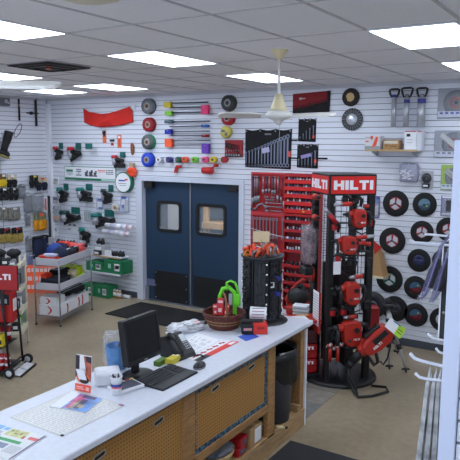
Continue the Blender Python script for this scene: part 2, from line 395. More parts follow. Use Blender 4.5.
# ---------------------------------------------------------------- lights: recessed fluorescent troffers
lamp=mat('troffer diffuser',(226,238,255),.5,emit=10.5)
def troffer(x0,x1,y0,y1,label):
    t=thing('ceiling_light',label,'light',((x0+x1)/2,(y0+y1)/2,CEIL),0,'recessed ceiling lights')
    w,d=x1-x0,y1-y0
    MB().box((0,0,-.006),(w-.02,d-.02,.006)).build('diffuser',lamp,t)
    f=MB()
    for s in (-1,1): f.box((s*(w/2-.006),0,-.006),(.014,d,.012)).box((0,s*(d/2-.006),-.006),(w,.014,.012))
    f.build('light_frame',white,t)
for a in ((-1.605,-1.0,4.29,5.29,'glowing ceiling panel top right, nearest the camera on that side'),
 (-1.605,-1.0,6.29,7.27,'glowing ceiling panel at right edge above the drill tubes'),
 (-4.06,-3.49,4.28,5.27,'large glowing ceiling panel left of centre above the red banner'),
 (-4.03,-3.48,6.22,7.20,'glowing ceiling panel behind the fan rod'),
 (-4.08,-3.50,2.33,3.31,'glowing ceiling panel cut by the upper left picture edge'),
 (-6.73,-6.10,4.36,5.37,'glowing ceiling panel at far left above the pale fan blade'),
 (-6.60,-5.97,6.28,7.21,'narrow glowing ceiling panel directly above the red banner'),
 (-7.93,-7.22,6.52,7.23,'narrow glowing ceiling panel nearest the left back corner'),
 (-1.605,-1.0,.3,1.3,'square glowing ceiling panel straight overhead'),(-4.06,-3.49,.3,1.3,'ceiling panel overhead beside the aisle'),(-6.6,-6.0,1.6,2.6,'ceiling panel above the left aisle'),
 (1.2,1.8,4.3,5.3,'ceiling panel beyond the right shelf unit'),(1.2,1.8,1.3,2.3,'ceiling panel right of the camera'),(-1.605,-1.0,-1.8,-.8,'ceiling panel behind the camera')):
    troffer(*a)
# dome and diffuser on the ceiling
q=hz(88,-6,CEIL)
tag(MB(TR((q.x,q.y,CEIL))).lathe([(0,-.035),(.12,-.032),(.17,-.018),(.185,0),(.19,.002)],32).build('ceiling_speaker', mat('aged cream',(222,214,192),.6)),'round cream fitting on the ceiling at top edge','fitting')
t=thing('air_vent','square ceiling air vent with dark dusty slots','vent',(-5.14,4.59,CEIL))
f=MB(); 
for i,w in enumerate((.56,.42,.28)):
    for s in (-1,1):
        for ax in (0,1):
            c=[0,0,-.018-.012*i]; c[ax]=s*w/2; d=[w,w,.004]; d[ax]=.05
            f.box(c,d,M=TR((0,0,0)))
f.build('louvre',mat('dusty vent',(40,38,40),.8),t)
MB().box((0,0,-.008),(.6,.6,.006)).build('vent_plate',mat('dusty plate',(130,128,132),.8),t)
MB().cyl((.1,-.1,-.06),(.1,-.1,-.01),.03,n=12).build('sprinkler_head',mat('copper pink',(196,120,104),.5),t)

# ceiling fans
fanw=mat('fan white',(232,230,224),.4); fanc=mat('fan cream',(226,212,170),.5)
def blade_mb(a, r0, r1, z):
    m=MB(Matrix.Rotation(a,4,'Z')@TR((0,0,z),(R_(14),0,0)))
    pts=[(r0,-.045),(r0+.1,-.062),(r1-.05,-.07),(r1-.012,-.045),(r1,0),(r1-.012,.045),(r1-.05,.07),(r0+.1,.062),(r0,.045)]
    bm=[(p[0],p[1],0) for p in pts]; n=len(pts)
    m.add([(x,y,.006) for x,y,_ in bm]+[(x,y,-.006) for x,y,_ in bm],[list(range(n)),list(range(2*n-1,n-1,-1))]+[[i,(i+1)%n,n+(i+1)%n,n+i] for i in range(n)])
    return m
fan=thing('ceiling_fan','white ceiling fan on a long rod in front of the wrench roll','fan',(-2.575,4.831,CEIL))
MB().lathe([(.0,-.075),(.028,-.075),(.055,-.03),(.075,-.004),(.075,0)],24).build('canopy',fanc,fan)
MB().cyl((0,0,-.46),(0,0,-.05),.014,n=12).build('down_rod',fanw,fan)
MB().lathe([(.0,-.36),(.03,-.37),(.042,-.41),(.07,-.49),(.075,-.51),(.0,-.51)],24).build('motor_cover',fanc,fan)
MB().lathe([(0,-.505),(.085,-.51),(.108,-.53),(.11,-.55),(.088,-.575),(.05,-.59),(.03,-.615),(.018,-.63),(0,-.632)],28).build('motor',fanw,fan)
MB().tube([(.012,0,-.61),(.012,0,-.95)],.0022,5).build('pull_chain',steel,fan)
va=math.atan2(RT.y,RT.x)
for a in (190,325,78):
    bl=blade_mb(va+R_(a),.15,.53,-.55).build('blade',fanw,fan)
    MB(Matrix.Rotation(va+R_(a),4,'Z')@TR((0,0,-.553))).box((.13,0,0),(.12,.03,.008)).build('blade_bracket',fanw,bl)
tip=hz(62,85,2.887); hub=tip-Vector((_cy,_sy,0))*.535
c=copy_thing(fan,(hub.x,hub.y,CEIL),R_(-190),'white ceiling fan mostly outside the left edge, one rounded blade showing')

# ---------------------------------------------------------------- camera
cd=bpy.data.cameras.new('camera'); co=bpy.data.objects.new('camera',cd); COL.objects.link(co); S.camera=co
cd.sensor_width=36; cd.sensor_height=36; cd.sensor_fit='HORIZONTAL'; cd.lens=FPX/460*36
mm=Matrix((RT,UP,-FW)).transposed().to_4x4(); mm.translation=EYE; co.matrix_world=mm
cd.clip_start=.05
cd.dof.use_dof=False
w=bpy.data.worlds.new('world'); S.world=w; w.use_nodes=True; w.node_tree.nodes['Background'].inputs[0].default_value=rgb((205,226,255)); w.node_tree.nodes['Background'].inputs[1].default_value=3.3
S.view_settings.view_transform='Standard'; S.view_settings.look='None'; S.view_settings.gamma=1; S.view_settings.use_curve_mapping=False
S.view_settings.exposure=.28
# ================================================================ THE BACK WALL
def wt(name,label,cat,x0,y0,x1,y1,group=None,off=-.0006):
    cx,cz,w,h=wbox(x0,y0,x1,y1); return thing(name,label,cat,(cx,WALL_Y-off,cz),0,group),w,h
# red banner sagging from its corners
def banner():
    nu,nv=40,12; top=[];
    def lerp(ps,u):
        for i in range(len(ps)-1):
            if u<=ps[i+1][0]:
                a=(u-ps[i][0])/(ps[i+1][0]-ps[i][0]); a=a*a*(3-2*a)*.5+a*.5
                return ps[i][1]+(ps[i+1][1]-ps[i][1])*a, ps[i][2]+(ps[i+1][2]-ps[i][2])*a
        return ps[-1][1:]
    tp=[(0,84,108.3),(.2,91,112),(.42,103,114),(.6,113,113),(.8,122,110),(.93,130.5,106.8),(1,133,110.5)]
    bt=[(0,85,122.5),(.2,92,125.5),(.42,104,127.3),(.6,114,126.6),(.8,124,125),(.93,131,123),(1,134,122)]
    vs=[];fs=[]
    for j in range(nv+1):
        v=j/nv
        for i in range(nu+1):
            u=i/nu; a=lerp(tp,u); c=lerp(bt,u); p=wy(a[0]+(c[0]-a[0])*v, a[1]+(c[1]-a[1])*v, WALL_Y)
            k=math.sin(PI*min(1,max(0,u)))*math.sin(PI*(.25+.6*v))
            d=.02+.06*k+.022*math.sin(9*u+5*v)*k+.03*math.exp(-((u-.45-.22*v)/.07)**2)*v+.02*math.exp(-((u-.62+.25*v)/.06)**2)
            vs.append((p.x,WALL_Y-d,p.z))
    n=nu+1
    for j in range(nv):
        for i in range(nu): fs.append([j*n+i,j*n+i+1,(j+1)*n+i+1,(j+1)*n+i])
    m=MB().add(vs,fs,True)
    bk=[(x,y+.006,z) for x,y,z in vs]; m.add(bk,fs,True)
    rim=[i for i in range(n)]+[j*n+nu for j in range(1,nv+1)]+[nv*n+i for i in range(nu-1,-1,-1)]+[j*n for j in range(nv-1,0,-1)]
    N=len(vs); m.add(vs+bk,[[rim[i],rim[(i+1)%len(rim)],N+rim[(i+1)%len(rim)],N+rim[i]] for i in range(len(rim))])
    t=thing('banner','red cloth banner sagging between its corners high on the wall','banner',(0,0,0))
    m.build('cloth',mat('banner red',(206,36,24),.8,bump=.2,scale=70),t)
    k=wbox(132.3,104.5,135.5,109.5); MB().box((k[0],WALL_Y-.0095,k[1]),(k[2],.021,k[3]),.003).build('corner_tag',white,t)
banner()

# ---- nail guns hanging by teal price cards
def nailer(x0,y0,x1,y1,label,style,cap,card=True,ang=0):
    t,w,h=wt('nail_gun',label,'tool',x0,y0,x1,y1,'nail guns on the back wall')
    sh=.05*min(1,max(.5,(140-x0)/90)); bx=-w*.32+sh; cx_=-w*.32
    m=MB(); m.cyl((bx,-.07,h*.12),(bx,-.07,-h*.3),w*.17,w*.13,n=14)              # cylinder
    m.build('barrel',mat('nailer magnesium',(176,178,186),.35,.5),t)
    MB().box((bx+w*.2,-.06,-h*.1),(w*.3,.05,h*.34),.012).build('motor_block',mat('magazine black',(13,13,15),.6),t)
    MB().cyl((bx,-.07,h*.12),(bx,-.07,h*.3),w*.19,w*.16,n=14).build('head_cap',cap,t)
    MB().tube([(bx,-.07,h*.05),(bx+w*.25,-.07,h*.02),(bx+w*.5,-.07,-h*.02),(bx+w*.62,-.07,-h*.06)],[h*.15,h*.13,h*.12,h*.13],8).build('handle',mat('magazine black',(13,13,15),.6),t)
    z0=-h*.42
    if style=='flat': a,b,c=(bx-.01,-.07,-h*.34),(w*.5,-.07,-h*.34),h*.09
    elif style=='up': a,b,c=(bx-.01,-.07,-h*.36),(w*.5,-.07,h*.02),h*.085
    else: a,b,c=(bx-.01,-.07,-h*.34),(w*.34,-.07,-h*.2),h*.13
    A=Vector(a);B=Vector(b); th=math.atan2(B.z-A.z,B.x-A.x); ln=(B-A).length
    mg=MB(TR((A+B)/2,(0,-th,0))).box((0,0,0),(ln,.05,c*3.0),.01)
    for i in range(5): mg.box((-ln*.4+ln*.2*i,-.028,-c*.3),(ln*.1,.008,c*1.2),.002)
    mg.build('magazine',mat('magazine black',(13,13,15),.6),t)
    MB().cyl((bx,-.07,-h*.28),(bx,-.07,-h*.5),w*.055,w*.03,n=8).build('nose',dgrey,t)
    MB().tube([(bx+w*.16,-.07,-h*.05),(bx+w*.22,-.07,-h*.14),(bx+w*.3,-.07,-h*.04)],.006,6).build('trigger',dgrey,t)
    if card:
        k=MB(); k.box((cx_+w*.5,-.012,h*.33),(w*.4,.006,h*.36),.001); k.build('price_card',mat('card teal',(16,96,88),.5),t)
        MB().tube([(cx_+w*.5,0,h*.22),(cx_+w*.5,-.13,h*.22),(cx_+w*.5,-.15,h*.26)],.004,6).build('peg_hook',chrome,t)
    return t
capr=mat('cap red',(192,30,40),.4); capt=mat('cap teal',(0,120,112),.4); capb=mat('cap dark',(24,60,62),.4)
nailer(54.5,143,65,160,'red capped nail gun leftmost in the row above the long sign','drum',capr)
nailer(69.5,143,83.5,162,'red capped nail gun with slanting magazine above the long sign','up',capr)
nailer(114,152,127.5,168,'red capped nail gun at the right end above the long sign','flat',capr)
nailer(58.5,183.5,70.5,202.5,'teal nail gun with round magazine below left end of sign','drum',capt)
nailer(78.5,184,95,201.5,'teal nail gun with straight level magazine below the sign','flat',capt)
nailer(103,185,115.5,204,'nail gun with bright teal card below right end of sign','drum',capb)
nailer(62,207,83,225,'teal nail gun with long rising magazine beside the clear parts pack','up',capb)
nailer(94,209.5,117.5,228.5,'nail gun with the longest rising toothed magazine above white rolls','up',capt)
t=nailer(81,223,93,244,'black and teal nail gun hanging lowest, above the clothing rack','drum',capt,False)
for c in t.children:
    pass
t,w,h=wt('price_card','lone teal price card on an empty double hook above the sign','card',91.5,143.5,98.5,149)
MB().box((0,-.15,0),(w,.006,h),.002).build('card_face',mat('card teal',(16,96,88),.5),t)
MB().tube([(-w*.2,0,-h*.3),(-w*.2,-.16,-h*.6),(-w*.2,-.19,-h*.5)],.004,6).tube([(w*.25,0,-h*.3),(w*.25,-.16,-h*.6),(w*.25,-.19,-h*.5)],.004,6).build('hook',chrome,t)

# ---- the long sign with a green border
a,b_,c,d=wy(65,165.3),wy(116.3,168.3),wy(116.3,182),wy(65,178.8)
w=b_.x-a.x; zt=(a.z+b_.z)/2; zb=(c.z+d.z)/2; h=zt-zb
t=thing('wall_sign','long white sign with green border, shield and tool pictures','sign',((a.x+b_.x)/2,WALL_Y+.0006,(zt+zb)/2))
MB().box((0,-.008,0),(w,.016,h)).build('frame',mat('sign green',(22,120,84),.5),t)
MB().box((0,-.0175,h*.06),(w-.02,.004,h*.80)).build('face',paper,t)
g=MB(); g.prism([(-w*.455,h*.3),(-w*.33,h*.3),(-w*.33,-h*.08),(-w*.39,-h*.24),(-w*.455,-h*.08)],-.0215,-.0205); g.build('shield',mat('shield grey',(196,204,206),.5),t)
MB().box((-w*.392,-.0225,h*.17),(w*.135,.002,h*.14)).build('shield_band',mat('sign green',(22,120,84),.5),t)
k=MB()
for i,(zz,ww) in enumerate(((.27,.10),(.13,.10),(.0,.03),(-.14,.11))):
    x=-w*.21-w*ww/2
    for j in range(6 if ww>.05 else 2): k.box((x+w*ww/(6 if ww>.05 else 2)*(j+.5),-.0205,h*zz),(w*ww/(6 if ww>.05 else 2)*.72,.002,h*.085))
for i in range(3):
    for j in range(5): k.box((w*(.335+.028*j),-.0205,h*(.28-.13*i)),(w*.02,.002,h*.07))
k.build('lettering',mat('sign ink',(64,74,92),.6),t)
k=MB()
for j in range(6): k.box((w*(.175+.025*j),-.0205,h*.25),(w*.018,.002,h*.1))
k.box((w*.25,-.0205,h*.12),(w*.15,.002,h*.02)); k.build('lettering',salmon,t)
k=MB()
for x,s in ((-.06,1),(.03,1.25),(.11,.9)):
    k.box((w*x,-.021,0),(w*.05*s,.003,h*.22*s),.001).box((w*(x+.02),-.021,h*.12*s),(w*.03*s,.003,h*.22),.001).box((w*(x+.01),-.021,-h*.16),(w*.07*s,.003,h*.1),.001)
k.build('tool_picture',mat('picture grey',(84,84,96),.6),t)
MB().box((w*.36,-.0185,-h*.42),(w*.26,.003,h*.1)).build('url_strip',mat('pale green',(190,226,214),.6),t)

# ---- small hand tools and packets, left section
def packet(x0,y0,x1,y1,label,cat,spec,name='blister_pack',depth=.035,back=None,film=True):
    """hanging card: coloured backing, blocks of content (u0,v0,u1,v1,material) and a film front"""
    t,w,h=wt(name,label,cat,x0,y0,x1,y1)
    MB().box((0,-.01,0),(w,.003,h)).build('backing_card',back or paper,t)
    for (u0,v0,u1,v1,mm,dd) in spec:
        MB().box(((u0+u1)/2*w-w/2,-.0115-dd/2,h/2-(v0+v1)/2*h),((u1-u0)*w,dd,(v1-v0)*h),min(.006,dd*.3)).build('printed_area' if dd<.004 else 'content',mm,t)
    if film: MB().box((0,-.013-depth/2,-h*.04),(w*.86,depth,h*.8),.008).build('blister',clear,t)
    MB().tube([(0,0,h*.42),(0,-.08,h*.42),(0,-.09,h*.46)],.003,6).build('peg_hook',chrome,t)
    return t
packet(103,130.5,106.6,143,'orange carded snips with black handles under the banner','tool',[(.1,.0,.45,.3,black,.02),(.55,.0,.9,.35,black,.02),(.3,.3,.7,.5,dgrey,.015),(.05,.5,.95,.97,mat('card orange',(226,110,70),.6),.003)],back=mat('card orange',(226,110,70),.6),film=False)
packet(117.7,135,121.8,147.5,'orange printed card of blades under the banner, right of snips','card',[(.2,.1,.8,.25,paper,.002),(.3,.35,.7,.85,mat('card orange dark',(196,80,60),.6),.002)],back=mat('card orange',(226,110,70),.6),film=False)
packet(110.4,139,115.2,146.2,'small white card with a black and red knob','card',[(.05,.05,.95,.35,black,.02),(.2,.55,.8,.9,red,.004)],film=False)
t,w,h=wt('knife_sheath','brown leather knife sheath left of the tape reels','sheath',131.3,143,134.8,155)
MB().prism([(-w*.4,h*.5),(w*.2,h*.46),(w*.5,h*.2),(w*.45,-h*.3),(w*.05,-h*.5),(-w*.3,-h*.4),(-w*.45,0)],-.03,-.004,.004).build('sheath_body',wood_mat('saddle leather',(150,86,48)),t)
MB().torus((-w*.1,-.02,h*.5),.012,.003,'y',12,6).build('hanging_ring',steel,t)
t,w,h=wt('work_gloves','pair of orange dipped gloves with tan cuffs beside the door','gloves',128.3,162.5,139,176.5)
gl=MB()
for s,x in ((-1,-.12),(1,.16)):
    gl.ball((w*x,-.05,-h*.08),(w*.26,.035,h*.24),10,.12,4,seed=s)
    for i in range(4): gl.tube([(w*(x-.15+.1*i),-.05,-h*.2),(w*(x-.17+.115*i),-.055,-h*.4),(w*(x-.16+.11*i),-.05,-h*.5)],[.02,.018,.012],6)
    gl.tube([(w*(x+s*.15),-.05,-h*.05),(w*(x+s*.3),-.06,-h*.2)],[.02,.014],6)
gl.build('dipped_palm',mat('glove orange',(236,74,34),.6,bump=.2),t)
MB().box((-w*.1,-.045,h*.36),(w*.2,.05,h*.3),.012).box((w*.14,-.045,h*.34),(w*.22,.05,h*.3),.012).build('cuff',mat('cuff tan',(176,160,130),.9),t)
# round tin with green rim
t,w,h=wt('nail_drum','round white drum pack with green rim left of the door','pack',118.6,172.8,134.6,191.5)
MB(TR((0,0,0),(PI/2,0,0))).lathe([(0,0),(w*.49,0),(w*.49,.09),(w*.46,.09),(w*.46,.07),(0,.07)],32).build('rim',mat('rim green',(20,112,84),.5),t)
MB().cyl((0,-.095,0),(0,-.08,0),w*.44,n=32).build('lid',paper,t)
k=MB(); k.box((-w*.05,-.0965,h*.1),(w*.4,.002,h*.07)).build('printed_band',blue,t)
MB().box((w*.22,-.0965,h*.16),(w*.16,.002,h*.09)).build('printed_band',orange,t)
MB().box((-.02*w,-.0965,-h*.06),(w*.5,.002,h*.025)).box((0,-.0965,-h*.16),(w*.4,.002,h*.02)).build('printed_band',ink,t)
ltb=mat('pack pale blue',(176,190,226),.5); ptl=mat('pack grey green',(150,170,166),.6)
packet(97,198.5,104.3,209.5,'white and blue blister pack below the bright teal card','pack',[(.05,.02,.95,.22,blue,.003),(.25,.35,.75,.75,paper,.03),(.3,.78,.8,.95,blue,.004)],back=ltb)
packet(121,197,130,212.5,'tall clear blister pack with blue label beside the door','pack',[(.1,.0,.6,.14,blue,.003),(.1,.15,.5,.7,paper,.006),(.15,.5,.45,.72,blue,.02),(.6,.1,.95,.9,ltgrey,.03)],back=ltb)
t,w,h=wt('tape_roll','small clear tape roll between two blister packs','tape',113.5,203,120.5,211)
MB(TR((0,0,0),(PI/2,0,R_(20)))).lathe([(w*.18,.02),(w*.42,.02),(w*.42,.1),(w*.18,.1)],20,close=True).build('tape_ring',mat('tape translucent',(210,208,206),.3),t)
MB(TR((0,0,0),(PI/2,0,R_(20)))).lathe([(w*.14,.015),(w*.2,.015),(w*.2,.105),(w*.14,.105)],16,close=True).build('core',tan,t)
packet(52.5,205.5,62,223,'clear parts pack of brass and orange fittings by the corner','pack',[(.1,.05,.3,.2,teal,.02),(.35,.05,.55,.22,ltgrey,.02),(.15,.3,.8,.45,ptl,.02),(.3,.6,.7,.8,mat('fitting orange',(224,138,60),.4),.03),(.1,.62,.28,.9,ptl,.02)],back=ltgrey)
packet(85,210,91.2,221.5,'clear pack of grey green rods between two nail guns','pack',[(.1,.1,.3,.95,ptl,.02),(.4,.1,.6,.95,ptl,.02),(.7,.1,.9,.95,ptl,.02)],back=ltgrey)
packet(54.5,177,59,184.5,'small white packet nearest the corner, upper of two','pack',[(.1,.3,.9,.5,ink,.01),(.15,.6,.5,.9,mat('packet gold',(190,160,90),.5),.01)])
packet(54,195.5,59,204,'small dark printed packet nearest the corner, lower of two','pack',[(.05,.2,.9,.55,mat('packet plum',(70,62,96),.5),.015),(.3,.7,.7,.95,mat('packet gold',(190,160,90),.5),.01)])
packet(68,223.5,77.5,226.5,'small flat white packet under the long nail gun, upper','pack',[(.1,.2,.4,.8,ink,.004),(.55,.2,.9,.8,ink,.004)],film=False,depth=.01)
packet(67,227.5,77,231.5,'small flat white packet above the piled clothes, lower','pack',[(.1,.2,.45,.7,ltgrey,.006)],film=False,depth=.01)
packet(53,226,58.5,236,'thin white packet at the corner above the black parts','pack',[(.2,.2,.8,.5,ltgrey,.006)],film=False)
# caulk-like rolls on brackets
for (x0,y0,x1,y1,lab) in ((106,223.2,132.5,229.6,'white printed roll upper of two above the wall shelves'),(103.5,229.5,130,236,'white printed roll lower of two above the wall shelves')):
    a=wy(x0,(y0*2+y1)/3,WALL_Y-.12); c=wy(x1,(y0+2*y1)/3,WALL_Y-.12)
    z=(a.z+c.z)/2; t=thing('wrapped_roll',lab,'roll',((a.x+c.x)/2,WALL_Y-.12,z),0,'white rolls above the wall shelves'); w=c.x-a.x
    MB().cyl((-w/2,0,0),(w/2,0,0),.042,n=16).build('roll',paper,t)
    MB().cyl((-w*.3,0,0),(-w*.05,0,0),.0428,n=16).build('printed_band',mat('pale mauve',(206,204,224),.6),t); MB().cyl((w*.1,0,0),(w*.22,0,0),.0428,n=16).build('printed_band',mat('pale mauve',(206,204,224),.6),t)
    MB().cyl((w*.3,0,0),(w*.42,0,0),.043,n=16).build('printed_band',mat('pale red',(220,184,200),.6),t)
    [MB().tube([(s_*w*.4,.1206,-.05),(s_*w*.4,-.04,-.046),(s_*w*.4,-.055,-.02)],.004,6).build('bracket',chrome,t) for s_ in (-1,1)]

# ---- shelves left of the door
def wall_shelf(x0,x1,y,depth,label,front,side,thick=.02):
    a=wy(x0,y,WALL_Y-depth); c=wy(x1,y-2.5,WALL_Y-.01); z=wy((x0+x1)/2-4,y,WALL_Y-depth).z
    t=thing('wall_shelf',label,'shelf',((a.x+c.x)/2,WALL_Y,z-thick)); w=c.x-a.x
    MB().box((0,-depth/2,thick/2),(w,depth-.002,thick),.001).build('board',front,t)
    MB().box((0,-depth-.002,thick/2),(w,.005,thick+.004)).build('edge_band',side,t)
    for s in (-1,1): MB().prism([(0,0),(depth*.9,0),(depth*.9,-.012),(.02,-.07),(0,-.07)],-.004,.004,M=TR((s*w*.38,0,0),(0,0,-PI/2))).build('bracket',ltgrey,t)
    return a.x,c.x,z
sx0,sx1,sz=wall_shelf(92,128.5,256.3,.24,'white wall shelf with tan edge holding black and white boxes',white,tan)
def boxthing(name,x,y,z,d,rz,m,label,cat,marks=(),bev=.004,group=None):
    t=thing(name,label,cat,(x,y,z),rz,group)
    MB().box((0,0,d[2]/2),d,bev).build('carton',m,t)
    for (u0,v0,u1,v1,mm) in marks:   # on the -y face
        MB().box(((u0+u1)/2*d[0]-d[0]/2,-d[1]/2-.001,d[2]-(v0+v1)/2*d[2]),((u1-u0)*d[0],.002,(v1-v0)*d[2])).build('printed_label',mm,t)
    return t
p=wy(101.5,246,WALL_Y-.12); boxthing('carton',p.x,WALL_Y-.10,sz,(.25,.16,.17),.0,ltgrey,'open pale box at the left of the tan edged shelf','box',[(.1,.2,.7,.7,paper)])
p=wy(98,252,WALL_Y-.2); boxthing('tool_case',p.x,WALL_Y-.21,sz,(.15,.05,.08),.0,black,'low black box with white label on the tan edged shelf','box',[(.15,.3,.8,.8,paper)])
p=wy(108.5,252,WALL_Y-.2); boxthing('carton',p.x,WALL_Y-.21,sz,(.12,.05,.10),.0,paper,'small white box at the shelf front, left of black fittings','box')
def fittings(px,py,off,z,n,w,label,seed,m1=black,m2=dgrey,rz=0,base=None):
    """heap of small dark fittings, one countable thing each"""
    random.seed(seed); p=base or wy(px,py,WALL_Y-off)
    for i in range(n):
        x=p.x-w/2+w*(i+.5)/n; t=thing('pipe_fitting',label,'fitting',(x,p.y if base else WALL_Y-off+random.uniform(-.03,.03),z),PI/2+random.uniform(-.25,.25),label)
        r=random.uniform(.024,.032)
        MB().cyl((-.02,0,r),(.02,0,r),r,n=10).torus((-.02,0,r),r*.95,.006,'x',12,5).torus((.02,0,r),r*.95,.008,'x',12,5).build('body',m1,t)
        MB().tube([(0,0,r),(0,0,r*2.2),(.03,0,r*2.7)],r*.7,8).build('elbow',m2,t)
fittings(117,250,.12,sz,7,.30,'black coupling among those heaped on the tan edged shelf',3)
fittings(101,243,.10,sz+.17,3,.2,'dark coupling lying on top of the open pale box',5)
s2x0,s2x1,s2z=wall_shelf(92,131.5,273.2,.30,'white wall shelf carrying the large green boxes',white,white)
def gbox(x0,x1,ytop,Y,z,d,label):
    a=wy(x0,265,Y); c=wy(x1,265,Y); w=c.x-a.x; top=wy((x0+x1)/2,ytop,Y).z
    return boxthing('green_carton',(a.x+c.x)/2,Y+d/2,z,(w,d,max(.08,top-z)),0,green,label,'box',[(.25,.25,.4,.6,mat('label pale green',(150,206,180),.6)),(.58,.2,.86,.75,paper),(.62,.3,.82,.6,mat('label grey',(150,160,170),.6))])
gbox(103.5,122,261,WALL_Y-.29,s2z,.27,'large green box with white label, right on the middle shelf')
gbox(86,102.8,262,WALL_Y-.29,s2z,.27,'green box with white label, left on the middle shelf')
fz=0
p=wy(80,290,7.68); q=wy(94.6,290,7.68)
gbox(79.5,93.5,284.5,WALL_Y-.33,0,.25,'green box standing on the floor behind the rack leg')
gbox(94.2,107.5,286,WALL_Y-.33,0,.25,'green box on the floor nearest the brown cans')
for i,(x,lab) in enumerate(((112.2,'first'),(114.6,'second'),(117.2,'third'),(119.8,'fourth'))):
    p=wy(x,293,WALL_Y-.2); t=thing('sealant_can','tan and white can on floor, %s from the green boxes'%lab,'can',(p.x,WALL_Y-.2,0),0,'cans on the floor by the door')
    MB().cyl((0,0,0),(0,0,.13),.026,n=14).build('can_body',mat('can tan',(176,140,96),.5),t); MB().cyl((0,0,.04),(0,0,.1),.0265,n=14).build('can_label',paper,t); MB().cyl((0,0,.13),(0,0,.15),.018,n=12).build('can_cap',white,t)
p=wy(126,296.5,WALL_Y-.12); t=thing('paper_tube','short white tube lying on the floor beside the door casing','tube',(p.x,WALL_Y-.12,.03))
MB().cyl((-.09,0,0),(.09,0,0),.03,n=14).build('tube',paper,t); MB().cyl((.09,0,0),(.095,0,0),.02,n=12).build('end_plug',ltgrey,t)

# ---- reels of wire
def reel(px,py,r,wm,core,label,flange=None,side=None):
    p=wy(px,py,WALL_Y-.06); R=.90*r*(wy(px+1,py).x-wy(px,py).x)
    t=thing('wire_reel',label,'reel',(p.x,WALL_Y+.0006,p.z)); X=(PI/2,0,0)
    M=TR((0,0,0),X)
    MB(M).lathe([(R*.28,.012),(R*.98,.012),(R*.98,.085),(R*.5,.09),(R*.28,.086)],28,close=True).build('winding',wm,t)
    MB(M).lathe([(R*.17,.004),(R*.33,.004),(R*.33,.1),(R*.17,.1)],20,close=True).build('core',core,t)
    if flange: MB(M).lathe([(R*.3,.002),(R*1.02,.002),(R*1.02,.012),(R*.3,.012)],28,close=True).build('flange',flange,t)
    if side: MB(M).lathe([(R*.981,.015),(R*1.0,.015),(R*1.0,.07),(R*.981,.07)],28,close=True).build('wrap',side,t)
    MB().cyl((0,0,0),(0,-.086,0),R*.17,n=12).build('peg',mat('peg dark',(30,28,28),.7),t)
    MB(M).lathe([(R*.34,.0905),(R*.46,.0915),(R*.46,.092),(R*.34,.092)],24,close=True).build('rim_label',mat('reel label',(188,186,180),.6),t)
ctan=mat('cardboard core',(150,120,88),.8); fl=mat('reel flange dark',(60,62,66),.5)
reel(148,106.2,6.6,mat('wire grey',(112,116,122),.5),ctan,'grey wire reel at the top of the left column',fl)
reel(148.6,124.6,6.0,mat('wire red',(150,16,34),.5),ctan,'dark red wire reel second in the left column',red)
reel(148,142,6.3,mat('wire charcoal',(86,88,92),.5),ctan,'charcoal wire reel with green wrap in the left column',mat('reel green',(20,140,84),.5),mat('reel green',(20,140,84),.5))
reel(147.6,159.8,6.1,mat('wire blue',(24,66,196),.5),ctan,'bright blue wire reel at the foot of the left column',blue)
reel(228.4,103,7.3,mat('wire olive black',(58,64,62),.5),mat('core grey',(110,112,112),.6),'dark wire reel at the top of the right column',mat('reel olive',(110,112,80),.5))
reel(227.8,118.2,6.4,mat('wire crimson',(168,20,34),.5),mat('core dark',(70,66,66),.6),'red wire reel behind the fan blade tip',red)
t,w,h=wt('tape_ball','small yellow and grey wrapped roll below the red reel','roll',222.3,126.8,232.8,137.5)
MB(TR((0,0,0),(PI/2,0,0))).lathe([(0,.0),(w*.48,0),(w*.48,.06),(w*.4,.075),(0,.075)],24).build('wrapper',mat('wrapper yellow',(204,190,84),.5),t)
MB().box((-w*.15,-.0765,h*.1),(w*.3,.003,h*.22),.001).box((w*.12,-.0765,-h*.2),(w*.22,.003,h*.3),.001).build('printed_patch',mat('wrapper grey',(110,112,120),.5),t)

# ---- marking flags on wire stakes
def flags(rx0,ry0,rx1,ry1,fx0,fy0,fx1,fy1,c,label,roll=False):
    cx,cz,w,h=wbox(fx0,fy0,fx1,fy1); a=wy(rx0,ry0,WALL_Y-.05); d=wy(rx1,ry1,WALL_Y-.05)
    t=thing('marking_flags',label,'flags',(cx,WALL_Y+.0006,cz),0,'bundles of marking flags')
    m=mat('flag %d %d %d'%c,c,.6)
    rd=MB()
    for k in range(4): rd.cyl((a.x-cx,-.045-.008*(k%2),a.z-cz+.006*(k//2)),(d.x-cx,-.045-.008*(k%2),d.z-cz+.006*(k//2)),.006,n=6)
    rd.build('stakes',mat('stake wire',(62,64,80),.5,.3),t)
    if roll: MB().cyl((-w/2,-.05,0),(w/2,-.05,0),h*.5,n=14).build('rolled_flag',m,t)
    else:
        f=MB()
        for k in range(5): f.box((random.uniform(-.004,.004),-.03-.012*k,random.uniform(-.004,.004)),(w,.006,h),.001)
        f.build('flag_stack',m,t)
    MB().cyl((0,0,h*.3),(0,-.1,h*.3),.004,n=6).build('peg_hook',chrome,t)
flags(173,103.4,208,102.3,167,102.3,173.4,107.6,(206,186,42),'yellow flag bundle at the top left of the flag rows')
flags(170,107.9,206,107.1,203.6,105.3,210.6,114.3,(246,60,120),'pink flag bundle at the top right of the flag rows')
flags(172,113,204,112.3,167.6,111.4,174.4,115.6,(130,196,50),'lime green flag bundle, second on the left')
flags(172,122,210,121.3,167,120.2,175,123.4,(84,104,112),'rolled grey teal flag bundle on the left',True)
flags(169.5,126.9,206,126.1,203.4,124.6,210.6,127.4,(54,96,176),'rolled mid blue flag bundle on the right',True)
flags(172,131.6,209.5,131.2,167.7,129.7,174,134,(24,44,160),'dark blue flag bundle, square, on the left')
flags(170.5,135.6,206,135.8,204,134.5,211,137.2,(150,28,40),'rolled dark red flag bundle on the right',True)
